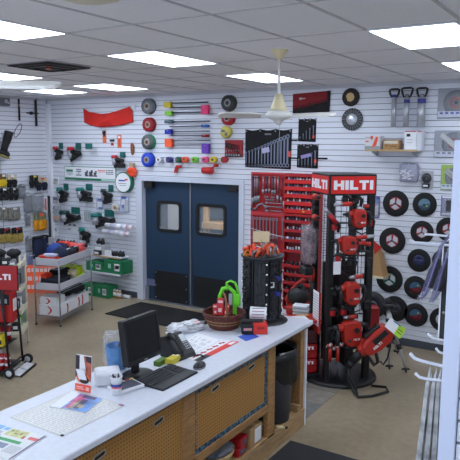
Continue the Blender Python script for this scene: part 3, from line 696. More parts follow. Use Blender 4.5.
flags(172,140.4,210,140.4,168,139,174.6,147,(250,96,50),'orange flag bundle at the bottom left of the flag rows')
flags(173,145.2,208,145.2,204.7,143.6,211.6,153,(110,60,178),'purple flag bundle at the bottom right of the flag rows')
# ---- row of tape rolls over the door
for (px,c,lab) in ((159.7,(232,232,238),'white'),(169.6,(36,46,130),'navy blue'),(179,(16,96,84),'dark green'),(185.4,(240,92,50),'orange'),(195,(128,214,70),'lime green'),(205.3,(244,90,150),'pink'),(213.8,(222,200,40),'yellow'),(224.6,(186,30,44),'red')):
    p=wy(px,159.7,WALL_Y-.05); t=thing('tape_roll','%s roll in the row of tape rolls over the door'%lab,'tape',(p.x,WALL_Y+.0006,p.z+(.0 if px<200 else .0)),0,'tape rolls over the door')
    M=TR((0,0,0),(PI/2,0,0)); R=.047
    MB(M).lathe([(R*.42,.01),(R,.01),(R,.09),(R*.42,.09)],22,close=True).build('tape',mat('tape '+lab,c,.5),t)
    MB(M).lathe([(R*.36,.005),(R*.44,.005),(R*.44,.095),(R*.36,.095)],18,close=True).build('core',ctan,t)
    MB().cyl((0,0,0),(0,-.085,0),R*.3,n=10).build('peg',dgrey,t)
t,w,h=wt('tape_dispenser','small red hooked dispenser over the left door leaf','tool',175.5,165.3,182.5,172.8)
MB().prism([(-w*.5,-h*.5),(-w*.12,-h*.5),(-w*.02,.1*h),(w*.5,h*.18),(w*.5,h*.5),(-w*.2,h*.5),(-w*.36,h*.1)],-.05,-.01,.004).cyl((0,-.02,h*.3),(0,0,h*.3),.008,n=8).build('body',red,t)
t,w,h=wt('air_horn','red cylinder with valve over the right door leaf','tool',204.5,163,220.5,174)
MB().cyl((-w*.45,-.06,-h*.18),(w*.12,-.06,-h*.18),h*.31,n=18).build('cylinder',mat('cylinder red',(200,30,36),.35),t)
MB().tube([(w*.1,-.06,0),(w*.24,-.06,h*.2),(w*.34,-.06,h*.28)],.012,8).build('neck',red,t)
MB().cyl((w*.36,-.1,h*.3),(w*.36,-.03,h*.3),h*.16,n=10).cyl((w*.36,-.03,h*.3),(w*.36,0,h*.3),.006,n=8).build('valve',red,t)

# ---- socket set in a red case
t,w,h=wt('socket_set','open red case of black sockets left of the wrench roll','tool set',226,140,243.4,157)
MB().box((0,-.02,0),(w,.04,h),.006).build('case',mat('case crimson',(150,22,32),.5),t)
so=MB(); sv=MB()
for i in range(6):
    so.cyl((-w*.38+w*.13*i,-.05,h*.36-h*.03*i),(-w*.38+w*.13*i,-.05,h*.05-h*.06*i),w*.035,n=8)
    sv.cyl((-w*.38+w*.14*i,-.048,-h*.2+h*.012*i),(-w*.38+w*.14*i,-.048,-h*.08),w*.025,n=8)
    sv.box((-w*.36+w*.14*i,-.045,-h*.38),(w*.09,.02,h*.09),.004)
so.build('socket_row',black,t); sv.build('driver_row',chrome,t)
MB().box((0,-.042,-h*.38),(w*.9,.01,h*.18)).build('tray',black,t)

# ---- tool rolls with wrenches
def toolroll(x0,y0,x1,y1,label,tools,straps,mark):
    t,w,h=wt('tool_roll',label,'tool roll',x0,y0,x1,y1)
    n=18; top=[]; 
    for i in range(n+1):
        u=i/n; top.append((-w/2+w*u, h/2-h*.035*abs(math.sin(u*PI*3))))
    MB().prism([(-w/2,-h*.47),(w*.49,-h/2)]+[(x,z) for x,z in reversed(top)],-.014,.0).build('cloth',blackcloth,t)
    for u in (0.02,.33,.66,.97): MB().torus((-w/2+w*u,-.017,h*.45),.009,.0025,'y',10,5).build('eyelet',chrome,t)
    wr=[]
    for i,(u,b0,b1) in enumerate(tools):
        x=-w/2+w*u; z0=h/2-h*b1; z1=h/2-h*b0; ln=z1-z0; r=max(.004,ln*.036)
        k=MB(); k.box((x,-.024,(z0+z1)/2),(r*1.7,.006,ln*.86),.002)
        k.torus((x,-.024,z0+r*1.6),r*1.5,r*.55,'y',12,5)
        k.torus((x,-.024,z1-r*1.2),r*1.5,r*.55,'y',12,5).box((x+r*.9,-.024,z1-r*.2),(r*1.0,.009,r*2.0),.001)
        tag(k.build('wrench',mat('wrench steel',(140,146,166),.35,.8),None,loc=t.location),'steel wrench in the '+mark,'wrench','wrenches in the '+mark)
    MB().box((0,-.021,-h*.40),(w*.97,.014,h*.05)).build('pocket_hem',blackcloth,t)
    lb=MB().box((0,-.016,h*.37),(w*.14,.003,h*.04)).build('brand_patch',mat('patch grey',(120,122,130),.6),t)
    for (u,v) in straps: MB().box((w*.5+w*u/2,-.012,h*.5-h*v),(w*u+.02,.008,.022)).build('strap',blackcloth,t)
    return t,w,h
tl=[(.03+.069*i,.60-.0345*i+(.0 if i>3 else .02*(4-i)*-.2),.95) for i in range(14)]
t,w,h=toolroll(245.7,129,291.8,168.7,'large black cloth roll holding fourteen wrenches in rising sizes',tl,((.11,.28),(.11,.72)),'large black roll')
MB().box((-w*.04,-.028,-h*.02),(w*.16,.004,h*.13),.001,M=TR((0,0,0),(0,R_(-12),0))).build('paper_tag',mat('tag mauve',(190,184,214),.6),t)
MB().box((w*.47,-.028,-h*.12),(w*.05,.004,h*.14)).build('red_tag',salmon,t)
tl=[(.12,.78,.92),(.3,.66,.92),(.48,.54,.92),(.68,.42,.92),(.88,.32,.84)]
t,w,h=toolroll(298.8,118.3,316.2,142,'small upper black roll of five wrenches under the red roll',tl,(),'upper small roll')
MB().box((w*.4,-.028,-h*.28),(w*.1,.004,h*.12)).build('red_tag',salmon,t)
MB().box((w*.42,-.022,h*-.05),(w*.3,.006,.02),M=TR((0,0,0),(0,R_(35),0))).build('strap',blackcloth,t)
tl=[(.1,.62,.94),(.25,.56,.94),(.4,.5,.94),(.55,.45,.94),(.72,.36,.94),(.88,.28,.9)]
t,w,h=toolroll(297.5,144,318.4,168.3,'small lower black roll of wrenches above the tool board',tl,((.4,.58),),'lower small roll')
MB().box((-w*.04,-.032,h*.02),(w*.5,.004,h*.14),.001,M=TR((0,0,0),(0,R_(-14),0))).build('paper_tag',mat('tag violet',(150,140,190),.6),t)
MB().box((w*.4,-.032,-h*.2),(w*.1,.004,h*.16)).build('red_tag',salmon,t)
# red over black roll, partly behind the fan blade
t,w,h=wt('tool_roll','dark red cloth roll with black lower pocket beside the fan','tool roll',293.2,91.5,330,114)
MB().prism([(-w/2,-h*.44),(w*.48,-h/2),(w/2,h/2),(-w/2,h*.42)],-.014,.0).build('cloth',mat('roll maroon',(126,22,30),.85,bump=.2,scale=60),t)
MB().prism([(-w*.49,-h*.45),(w*.47,-h*.49),(w*.48,h*.06),(-w*.49,-h*.28)],-.022,-.014).build('pocket',blackcloth,t)
MB().prism([(w*.44,-h*.49),(w*.5,-h*.49),(w*.52,h*.5),(w*.44,h*.5)],-.026,-.012).build('edge_binding',blackcloth,t)
random.seed(2); k=MB()
for i in range(14):
    x=-w*.46+w*.065*i; z=-h*.28+h*.34*(i/14); k.cyl((x,-.022,z-.03),(x,-.022,z+.03+random.random()*.012),.007,n=6)
k.build('chisel_handle',mat('handle maroon dark',(60,12,18),.5),t)
MB().ball((-w*.28,-.015,h*.2),(w*.05,.003,h*.06),8).box((-w*.2,-.016,h*.2),(w*.1,.003,h*.05),.001).build('emblem',mat('emblem grey',(180,150,154),.6),t)

# ---- discs
def disc(px,py,rp,label,kind,group='cutting discs'):
    p=wy(px,py,WALL_Y-.03); s=wy(px+1,py).x-wy(px,py).x; R=rp*s*.985
    t=thing('cutting_disc',label,'disc',(p.x,WALL_Y+.0006,p.z),0,group); M=TR((0,0,0),(PI/2,0,0))
    MB().cyl((0,0,0),(0,-.01,0),R*.2,n=10).build('spacer',dgrey,t)
    if kind=='flap':
        MB(M).lathe([(R*.3,.008),(R,.008),(R,.022),(R*.3,.03)],36).build('segment_rim',mat('segment grey',(74,76,80),.5,.3),t)
        k=MB()
        for i in range(22):
            a=2*PI*i/22; k.box((R*.8,-.026,0),(R*.36,.006,R*.06),M=Matrix.Rotation(a,4,'Y'))
        k.build('segment_slot',mat('slot pale',(130,132,136),.6),t)
        MB(M).lathe([(0,.036),(R*.5,.036),(R*.53,.03),(R*.53,.02)],28).build('hub',mat('hub silver',(196,198,204),.35,.6),t); return
    if kind=='grinder':
        MB(M).lathe([(0,.01),(R,.01),(R,.03),(R*.8,.04),(R*.5,.042),(0,.042)],36).build('abrasive',mat('abrasive dark',(46,42,38),.9,var=.2,scale=60),t)
        MB().prism([(R*.5*math.cos(a)*(1 if i!=5 else .8),R*.5*math.sin(a)) for i,a in enumerate([2*PI*j/9 for j in range(9)])],-.046,-.042).build('paper_label',mat('label kraft',(206,176,122),.7),t); return
    MB(M).lathe([(R*.08,.008),(R,.008),(R,.016),(R*.985,.019),(R*.08,.019)],40,close=True).build('abrasive',mat('abrasive black',(22,22,23),.8,bump=.15,scale=150),t)
    base,acc={'rw':((158,32,42),(200,200,206)),'bl':((66,92,112),(98,132,150)),'gw':((28,110,88),(206,212,212)),'nv':((34,40,82),(92,100,160)),'br':((116,28,40),(56,92,118)),'wh':((196,196,204),(120,120,130)),'dk':((60,60,64),(90,90,96))}[kind]
    MB(M).lathe([(R*.1,.0195),(R*.49,.0195),(R*.49,.0205),(R*.1,.0205)],32,close=True).build('label',mat('disc label '+kind,base,.6),t)
    k=MB()
    if kind in('rw','gw'):
        for i in range(3):
            a=2*PI*i/3+.5; k.prism([(R*(.1+.0)*math.cos(a-.5),R*.1*math.sin(a-.5)),(R*.44*math.cos(a-.85),R*.44*math.sin(a-.85)),(R*.48*math.cos(a),R*.48*math.sin(a)),(R*.44*math.cos(a+.8),R*.44*math.sin(a+.8)),(R*.1*math.cos(a+.5),R*.1*math.sin(a+.5))],-.0222,-.0206)
    elif kind in('bl','br'):
        k.prism([(R*.5*math.cos(a),R*.5*math.sin(a)) for a in [PI*j/10+.25 for j in range(11)]],-.0222,-.0206)
    elif kind=='nv':
        for i in range(-2,3): k.box((R*.13*i,-.0215,R*.03),(R*.09,.002,R*.13))
    else:
        k.box((0,-.0215,R*.2),(R*.5,.002,R*.12)).box((0,-.0215,-R*.2),(R*.4,.002,R*.08))
    k.build('label_print',mat('disc print '+kind,acc,.6),t)
    if kind in('bl','br'): MB().cyl((R*.2,-.024,-R*.12 if kind=='bl' else R*.2),(R*.2,-.021,-R*.12 if kind=='bl' else R*.2),R*.06,n=10).build('sticker',mat('sticker yellow',(214,220,70),.5),t)
    MB().cyl((0,0,R*.02),(0,-.06,R*.02),R*.07,n=8).build('peg',dgrey,t)
disc(350.5,97.2,8.6,'small dark grinding disc with kraft label, upper of two','grinder','wheels right of the red roll')
disc(351.8,119.3,10.6,'grey segmented wheel with silver hub, lower of two','flap','wheels right of the red roll')
disc(395.3,203.6,13.2,'black disc with red and white label, top left of the disc wall','rw')
disc(424.2,204.6,12.3,'black disc with blue grey label, top row second','bl')
disc(391.8,240.8,13.3,'black disc with red and white label, left, beside the tower post','rw')
disc(421.6,232.4,11.9,'black disc with red and white label behind the long white hooks','rw')
disc(448,229.6,12.6,'black disc with red and white label at the right edge','rw')
disc(389,279.5,13.4,'black disc with green and white label beside the tan box','gw')
disc(418.6,260.6,11.9,'black disc with navy label in the middle of the disc wall','nv')
disc(443.5,261,12.2,'black disc half hidden behind the hanging violet packs','dk')
disc(415.2,287.8,12.0,'black disc with half blue half red label next to violet packs','br')
disc(415.4,315.2,12.2,'black disc with half blue half red label in the bottom row','br')
disc(441.5,320,12.6,'black disc with white label at the bottom right','wh')
disc(394.5,309,13,'black disc partly behind the tripod head','dk')

# ---- core drill tubes with black handles
for (hx0,hx1,tx0,tx1,y0,yt,y1,band,lab) in ((388.6,399,391.2,396.2,88.7,97,127.3,(95,97.5),'thinnest'),(401,412.8,403.6,409.2,87.2,97,126.6,(100,103),'middle'),(415.4,426.8,417.2,425.2,87.4,97,127.4,(99,103.5),'widest')):
    k=wbox(tx0,yt,tx1,y1,.06); hd=wbox(hx0,y0,hx1,yt,.06)
    t=thing('core_drill_tube','%s of the three silver tubes with black handles'%lab,'tool',(k[0],WALL_Y-.06,k[1]),0,'silver tubes high on the right')
    MB().cyl((0,0,-k[3]/2),(0,0,k[3]/2),k[2]/2,n=20).build('tube',mat('tube aluminium',(186,188,194),.35,.45),t)
    z=hd[1]-k[1]; w=hd[2]; h=hd[3]
    MB().tube([(-w*.28,0,z-h*.45),(-w*.4,0,z-h*.1),(-w*.46,0,z+h*.34),(-w*.3,0,z+h*.42),(w*.3,0,z+h*.42),(w*.46,0,z+h*.34),(w*.4,0,z-h*.1),(w*.28,0,z-h*.45)],.014,8,True).build('handle',black,t)
    MB().cyl((0,0,z-h*.55),(0,0,z-h*.2),k[2]*.3,n=12).build('neck',steel,t)
    b0=wy(tx0,band[0],WALL_Y-.06).z-k[1]; b1=wy(tx0,band[1],WALL_Y-.06).z-k[1]
    MB().cyl((0,0,b1),(0,0,b0),k[2]*.515,n=20).build('label_band',mat('band violet',(70,70,150),.5),t)
    MB().cyl((0,.07,k[3]*.4),(0,.0,k[3]*.4),.01,n=8).build('hanger',steel,t)
# ---- shelf with three boxes, right
rx0,rx1,rz=wall_shelf(365,423.5,149.6,.26,'small shelf with tan edge holding three boxes, high right',white,tan)
def rbox(x0,x1,ytop,Y,d,m,label,marks,name='carton'):
    a=wy(x0,145,Y);c=wy(x1,145,Y);top=wy((x0+x1)/2,ytop,Y).z
    return boxthing(name,(a.x+c.x)/2,Y+d/2,rz,(c.x-a.x,d,top-rz),0,m,label,'box',marks)
tb=rbox(364.8,380,136,WALL_Y-.22,.16,mat('carton pale',(214,214,216),.6),'pale box printed with a red cone, left on the small shelf',[(.05,.08,.5,.2,ltgrey),(.05,.35,.25,.45,salmon),(.0,.75,1,1,mat('carton grey',(150,156,156),.6))])
tw=.2; k=MB().prism([(-.01,-.07),(.05,-.04),(.075,.06),(.045,.075)],-.083,-.081).box((-.01,-.0815,.06),(.03,.003,.045)); k.build('printed_cone',orange,tb,loc=(0,0,.09))
rbox(383.2,398.6,139.8,WALL_Y-.22,.15,wood_mat('crate wood',(196,146,84)),'brown wood print box in the middle of the small shelf',[(.05,.1,.95,.4,mat('label cream',(216,206,186),.6)),(.1,.6,.9,.68,mat('crate dark',(120,76,40),.6))])
rbox(403.8,416,131,WALL_Y-.2,.14,paper,'tall white box with red top, right on the small shelf',[(.05,0,.95,.05,red),(.2,.15,.5,.3,black),(.2,.45,.7,.48,ltgrey),(.2,.6,.7,.63,ltgrey)])
rbox(416.4,421.5,131,WALL_Y-.2,.14,mat('carton white grey',(210,212,218),.6),'narrow white box beside the tall red topped box',[(.05,0,.95,.05,red)])

# ---- packaged blades and bits, far right
def bladepack(x0,y0,x1,y1,label,back,rim,arbor,bar):
    t,w,h=wt('blade_pack',label,'pack',x0,y0,x1,y1); M=TR((w*.08,0,h*.02),(PI/2,0,0)); R=min(w,h)*.42
    MB().box((0,-.005,0),(w,.010,h)).build('backing_card',back,t)
    MB(M).lathe([(0,.022),(R*.6,.022),(R*.98,.02),(R,.016),(R*.98,.012),(0,.012)],36).build('blade',mat('blade steel',(112,114,120),.4,.4),t)
    MB(M).lathe([(R*.30,.0222),(R*.46,.0222),(R*.46,.0235),(R*.30,.0235)],28,close=True).build('blade_print',rim,t)
    MB(M).cyl((0,0,.022),(0,0,.024),R*.12,n=12).build('arbor_hole',black,t)
    if bar: MB().box((w*.05,-.032,h*.05),(w*.95,.016,h*.13),.004,M=TR((0,0,0),(0,R_(40),0))).box((w*.05,-.030,h*.05),(w*.95,.01,h*.2),.004,M=TR((0,0,0),(0,R_(40),0))).build('guide_bar',mat('bar aluminium',(196,194,192),.4,.4),t)
    MB().box((-w*.1,-.026,-h*.36),(w*.75,.004,h*.2)).build('printed_strip',mat('strip pale',(206,210,226),.6),t)
    k=MB()
    for i in range(4): k.box((-w*.36+w*.17*i,-.029,-h*.32),(w*.1,.002,h*.06))
    k.build('lettering',arbor,t)
    MB().box((0,-.022,0),(w*.97,.036,h*.97),.012).build('clear_shell',mat('thin cellophane',(228,232,240),.08,alpha=.14),t)
greyc=mat('pack card grey',(150,152,162),.6)
bladepack(438,88,470,118.5,'round saw blade in clear shell, topmost at right edge',greyc,mat('blade red print',(180,90,84),.5),blue,False)
bladepack(434.5,130.5,468,158,'saw blade pack crossed by an aluminium bar, right edge',greyc,mat('blade wine',(140,50,60),.5),ink,True)
bladepack(441,165,466,190.5,'lime green blade pack with slanting bar at right edge',mat('card lime',(150,186,40),.6),mat('blade wine',(140,50,60),.5),green,True)
packet(441,196,464,216.5,'violet carded bit pack below the lime green pack','pack',[(.05,.02,.95,.12,paper,.003),(.25,.2,.75,.75,dgrey,.04),(.45,.15,.9,.5,ltgrey,.03),(.05,.85,.9,.97,mat('strip pale',(206,210,226),.6),.003)],back=lilac)
t,w,h=wt('parts_bag','crumpled clear bag of metal parts left of the black coil','bag',401,163,419.6,182)
MB().soft((0,-.05,0),(w,.07,h),.12,5,3).build('bag_film',mat('bag film violet',(190,192,214),.2,alpha=.5),t)
random.seed(9); k=MB()
for i in range(18): k.box((random.uniform(-.3,.3)*w,-.09+random.uniform(-.015,.01),random.uniform(-.35,.2)*h),(w*.2,.012,h*.07),.003,M=TR((0,0,0),(0,random.uniform(-.6,.6),0)))
MB().tube([(0,0,h*.46),(0,-.1,h*.46),(0,-.11,h*.5)],.004,6).build('peg_hook',chrome,t)
k.build('metal_parts',mat('parts bright',(226,228,236),.3,.3),t)
t,w,h=wt('chuck_pack','dark grey coil and fitting in a clear hanging pack','pack',421.5,171,433.5,189)
MB().box((0,-.006,0),(w,.004,h),.001).build('backing_card',ltgrey,t)
MB().torus((0,-.05,h*.12),w*.3,w*.12,'y',20,8).torus((0,-.075,h*.12),w*.2,w*.1,'y',18,8).build('coil',mat('coil grey',(56,58,62),.5),t)
MB().box((0,-.05,-h*.3),(w*.6,.06,h*.24),.01).build('fitting',black,t)
MB().box((0,-.085,-h*.3),(w*.4,.003,h*.1)).build('label',paper,t)
# ---- small packs and tan box half behind the display tower
p=packet(374,196,380,218,'blue and violet pack hanging behind the red lettered tower','pack',[(.1,.1,.9,.35,blue,.004),(.2,.45,.8,.85,ltgrey,.02)],back=lilac)
a=wy(368,275.5,WALL_Y-.3);c=wy(383.5,275.5,WALL_Y-.3); t=thing('wall_shelf','short shelf stub sticking out right of the tower','shelf',((a.x+c.x)/2,WALL_Y,a.z-.02))
MB().box((0,-.15,.01),(c.x-a.x,.3,.02),.001).build('board',tan,t); MB().box((0,-.302,.01),(c.x-a.x,.005,.026)).build('edge_band',cream,t)
t=thing('carton','tan cardboard wedge box on the shelf behind the tower','box',((a.x+c.x)/2-.02,WALL_Y-.15,a.z))
MB().prism([(-.11,0),(.1,0),(.04,.25),(-.02,.36),(-.11,.36)],-.1,.1,.003).build('carton',mat('kraft card',(178,140,94),.75),t)
# ================================================================ THE LEFT WALL AND WHAT STANDS BEFORE IT
def lt(name,label,cat,x0,y0,x1,y1,group=None):
    cy,cz,w,h=lbox(x0,y0,x1,y1); return thing(name,label,cat,(WALL_X-.0006,cy,cz),PI/2,group),w,h
bin_black=mat('glove black',(22,22,24),.85,bump=.3,scale=50)
t,w,h=lt('utility_box','grey metal box with dials high on the left wall','box',-4,98,6.5,106)
MB().box((0,-.05,0),(w,.1,h),.008).build('housing',mat('housing grey',(104,108,116),.5,.3),t)
MB().cyl((w*.1,-.106,h*.08),(w*.1,-.1,h*.08),h*.26,n=16).cyl((w*.33,-.106,-h*.1),(w*.33,-.1,-h*.1),h*.16,n=12).build('dial',ltgrey,t)
t,w,h=lt('lanyard','black strap with a loose cable loop hanging from the ceiling line','strap',11,96,22,138)
MB().box((w*.16,-.03,h*.2),(w*.16,.012,h*.56),.003).build('webbing',blackcloth,t)
MB().box((w*.16,-.038,h*.28),(w*.12,.01,h*.06),.002).build('tag',mat('tag dull gold',(150,140,90),.6),t)
q=[]
for i in range(20):
    a=2*PI*i/20; q.append((-.02*w+w*.42*math.cos(a)*.8+h*.05*math.sin(a),-.03,-h*.32+h*.15*math.sin(a)+h*.06*math.cos(a)))
MB().tube(q,.006,6,True).build('cable_loop',dgrey,t)
t,w,h=lt('pole_clamp','black pole with a small cross clamp hanging on the left wall','tool',25,98.5,36,126)
MB().cyl((w*.4,-.03,-h*.5),(w*.4,-.03,h*.5),.022,n=10).build('pole',mat('pole charcoal',(44,44,48),.5),t)
MB().cyl((-w*.45,-.03,-h*.03),(w*.6,-.03,-h*.03),.012,n=8).cyl((-w*.05,-.05,-h*.03),(-w*.05,-.01,-h*.03),.03,n=10).build('cross_clamp',black,t)
t,w,h=lt('hanging_wire','thin hanging wire with a small hook beside the corner post','wire',44,96,46.5,108)
MB().tube([(0,-.03,h*.5),(0,-.03,-h*.1),(.012,-.04,-h*.22),(0,-.03,-h*.5)],.005,6).build('wire',dgrey,t)
# rubber boot on its hook
t,w,h=lt('rubber_boot','black rubber boot with yellow sole line at the left edge','boot',-3,132,9,157.5)
bo=MB(TR((0,-.1,0),(0,R_(20),0)))
bo.tube([(-.02,0,h*.5),(-.02,0,h*.2),(-.03,0,-.1*h),(-.03,0,-h*.3)],[w*.30,w*.28,w*.24,w*.25],12)
bo.ball((w*.02,0,-h*.36),(w*.42,w*.22,h*.15),10).build('boot_upper',blackrub,t)
MB(TR((0,-.1,0),(0,R_(20),0))).box((w*.02,0,-h*.48),(w*.86,w*.42,h*.05),.01).build('sole',mat('sole yellow',(170,160,80),.7),t)
MB(TR((0,-.1,0),(0,R_(20),0))).torus((-.02,0,h*.5),w*.3,.008,'z',16,6).build('top_band',dgrey,t)
MB().cyl((0,0,h*.3),(0,-.08,h*.3),.01,n=8).build('peg',chrome,t)
# gloves hanging in rows
def glove_pair(x0,y0,x1,y1,label,palm,cuff,group=None,tagm=paper,up=False,n=2):
    t,w,h=lt('work_gloves',label,'gloves',x0,y0,x1,y1,group); s=-1
    g=MB(); c=MB()
    for k in range(n):
        x=w*(-.5+(k+.5)/n)*.9; y=-.05-.02*(k%2)
        g.ball((x,y,-h*.08),(w*.42/n+.015,.03,h*.26),8,.12,4,seed=k+x0)
        for i in range(4): g.tube([(x+w/n*(-.3+.2*i),y,-h*.18),(x+w/n*(-.32+.21*i),y-.005,-h*.38),(x+w/n*(-.31+.2*i),y,-h*.5+.01*(i%2))],[w*.11/n+.006,w*.1/n+.005,w*.07/n],6)
        g.tube([(x+w/n*.34,y,-h*.02),(x+w/n*.48,y-.01,-h*.2)],[w*.1/n+.004,w*.07/n],6)
        c.box((x,y,h*.3),(w*.66/n+.01,.045,h*.4),.012)
    g.build('palm',palm,t); c.build('cuff',cuff,t)
    MB().box((0,-.09,h*.4),(w*.3,.006,h*.16),.001).build('tag',tagm,t)
    MB().tube([(0,0,h*.48),(0,-.2,h*.48),(0,-.21,h*.53)],.004,6).build('peg_hook',chrome,t)
gy=mat('glove yellow',(206,176,30),.8,bump=.3,scale=50); gt=mat('glove tan gold',(164,142,72),.85,bump=.3,scale=50); gg=mat('glove grey',(128,126,116),.9,bump=.3,scale=50); gc=mat('glove cream',(206,190,160),.9,bump=.3,scale=50); gold=mat('glove gold',(224,150,20),.8,bump=.3,scale=50); olive=mat('cuff olive',(120,128,92),.9)
glove_pair(-4,174,5,187.5,'yellow work glove at left edge, upper glove row',gy,mat('cuff brown',(110,80,40),.9),n=1)
glove_pair(4.5,174.5,14.5,187.5,'black gloves beside the yellow glove, upper row',bin_black,gc)
glove_pair(-4,188,7,200.5,'black gloves with printed tag at left edge, second row',bin_black,bin_black)
glove_pair(7,187.5,15.5,200.5,'black gloves with small figures on tags, second row',bin_black,bin_black)
glove_pair(27.5,175,36,188,'black gloves with yellow tag by the corner, upper row',bin_black,bin_black,tagm=mat('tag yellow',(210,190,60),.6))
glove_pair(34,177,45,190.5,'navy gloves with cream cuffs nearest the corner post',mat('glove navy',(26,30,52),.85,bump=.3,scale=50),gc,tagm=salmon)
glove_pair(-4,207,5,220,'grey gloves with white tag at left edge',gg,gg)
glove_pair(5,207,19,220,'grey gloves with large white tag, middle row',gg,gg,n=3)
glove_pair(-3,227.5,9,243,'tan gloves at left edge, lower row',gt,bin_black,tagm=red)
glove_pair(9,227,21,242.5,'tan gloves with red and black cuffs, lower row',gt,bin_black,tagm=red,n=2)
glove_pair(31.5,212.5,45.3,230.5,'golden gloves with olive cuffs hanging under the clear packs',gold,olive,tagm=salmon,n=3)
# clear packets
def lpack(x0,y0,x1,y1,label,m,cat='pack'):
    t,w,h=lt('clear_pack',label,cat,x0,y0,x1,y1)
    MB().soft((0,-.05,0),(w*.9,.05,h*.9),.16,5,x0).build('content',m,t)
    MB().soft((0,-.05,0),(w*1.05,.09,h),.1,4,x0+1,5).build('bag_film',clear,t)
    MB().box((0,-.1,h*.42),(w*.7,.003,h*.1)).build('header_card',ltgrey,t)
    MB().tube([(0,0,h*.46),(0,-.16,h*.46),(0,-.17,h*.5)],.004,6).build('peg_hook',chrome,t)
pg=mat('pack content grey',(66,68,76),.8,var=.4,scale=18); pl=mat('pack content pale',(112,112,122),.8,var=.35,scale=18)
lpack(16.5,184,23,198,'clear pack of grey cloth right of black gloves',pg)
lpack(22.5,192.5,30,213,'clear pack with dark content, left of the pair under navy gloves',pg)
lpack(30.5,193,41.5,212,'wide clear pack of pale cloth under the navy gloves',pl)
lpack(24,213,28,226,'narrow dark pack with white label left of golden gloves',bin_black)
t,w,h=lt('hang_card','tall white card with red print hanging by the corner post','card',42,196.5,47.3,213.5)
MB().box((0,-.03,0),(w,.006,h)).build('card',paper,t); MB().box((-w*.05,-.0345,h*.05),(w*.25,.002,h*.7)).build('red_print',salmon,t)
p=wx(47.7,197,WALL_X+.08); q=wx(47.7,258,WALL_X+.08)
t=thing('black_pole','thin black pole standing at the corner','pole',(WALL_X+.11,p.y,0)); MB().cyl((0,0,0),(0,0,p.z),.022,n=10).build('pole',black,t); MB().ball((0,0,p.z),.026,8).build('pole_cap',black,t)
# hanging trousers
t,w,h=lt('work_trousers','dark navy work trousers hanging by the orange sign','trousers',29.5,236,45.5,283)
tr=MB()
for s in (-1,1): tr.tube([(s*w*.2,-.1,h*.45),(s*w*.21,-.11,h*.2),(s*w*.22,-.1,-h*.15),(s*w*.23,-.1,-h*.5)],[w*.24,w*.26,w*.23,w*.2],10)
tr.box((0,-.1,h*.42),(w*.84,w*.34,h*.14),.03).build('legs',navy,t)
MB().box((0,-.1,h*.49),(w*.88,w*.36,h*.05),.02).build('waistband',bin_black,t)
tag(MB(TR((0,0,0),(0,0,0))).tube([(0,-.02,0),(0,-.2,-.01),(0,-.22,.03)],.006,6).build('peg_hook',chrome,None,(WALL_X,wx(37,236,WALL_X).y,wx(37,237,WALL_X).z),PI/2),'steel peg holding the navy trousers on the left wall','hook')
lpack(24.5,236,29,252,'dark small pack left of the navy trousers',pg)
lpack(26,254,30.5,266,'blue pack hanging low beside the navy trousers',mat('pack content blue',(60,90,160),.7))
lpack(48.5,196,52,206,'little pale pack hanging beside the black pole',pl)

# ---- cream merchandiser, set at an angle, with black packs on its shelves
PC=hz(29,342); pcx=Vector((PC.x,PC.y,0))
dv=Vector((.67,-.742,0)); lv=Vector((-.742,-.67,0))      # depth (towards the aisle), length
rzc=math.atan2(lv.y,lv.x)                                   # local x = length, local y = -depth... 
shelfz=(1.115,.81,.53,.265)
U=thing('shelf_unit','cream metal shelf unit at the left edge with black packs','shelf',tuple(pcx),rzc)
yd=1 if (Matrix.Rotation(rzc,3,'Z')@Vector((0,1,0))).dot(dv)>0 else -1
SD=.46; SL=.95
for x in (.012,SL):
    for y in (0.0,):
        MB().cyl((x,yd*y,0),(x,yd*y,1.2),.014,n=10).build('post',cream,U)
    MB().tube([(x,yd*0,.02),(x,yd*.0,.02),(x,yd*.06,.012),(x-.0,-yd*.07,.012)],.01,6).build('foot',cream,U)
for z in shelfz:
    s=MB(); s.box((SL/2,yd*SD/2,z-.01),(SL,SD,.012),.002).box((SL/2,yd*SD,z+.002),(SL,.012,.045),.003)
    s.prism([(0,-.05),(SD,-.02),(SD,.025),(0,.025)],-.005,.005,M=TR((.006,0,z),(0,0,yd*PI/2)))
    s.prism([(0,-.05),(SD,-.02),(SD,.025),(0,.025)],-.005,.005,M=TR((SL-.006,0,z),(0,0,yd*PI/2)))
    s.build('shelf',cream,U)
MB().box((SL/2,0,.7),(SL,.01,.85)).build('back_panel',ltgrey,U)
cards=[black,dgrey,paper,mat('pack silver',(150,150,156),.4,.4),mat('pack bronze',(150,120,80),.5),mat('pack green',(110,190,50),.5),mat('pack raspberry',(196,40,80),.5),white]
Mu=Matrix.Translation(pcx)@Matrix.Rotation(rzc,4,'Z'); random.seed(21)
names=('top','second','third','lowest')
for si,z in enumerate(shelfz):
    n=9
    for i in range(n):
        for row in range(3):
            p=Mu@Vector((.05+(SL-.1)*(i+.5)/n, yd*(.09+row*.14), z+.004))
            t=thing('boxed_accessory','small dark pack standing on the %s shelf of the cream unit'%names[si],'pack',tuple(p),rzc+random.uniform(-.15,.15),'small packs on the %s cream shelf'%names[si])
            c=random.choice([0,0,1,1,3,2] if si<2 else [1,3,2,5,6,0,7]); hh=random.uniform(.10,.15) if si else random.uniform(.05,.09)
            MB().box((0,0,hh/2),(.075,.1,hh),.006).build('pack_body',cards[c],t)
            MB().box((0,yd*.0505,hh*.55),(.055,.002,hh*.4)).build('pack_label',cards[2 if c!=2 else 1],t)
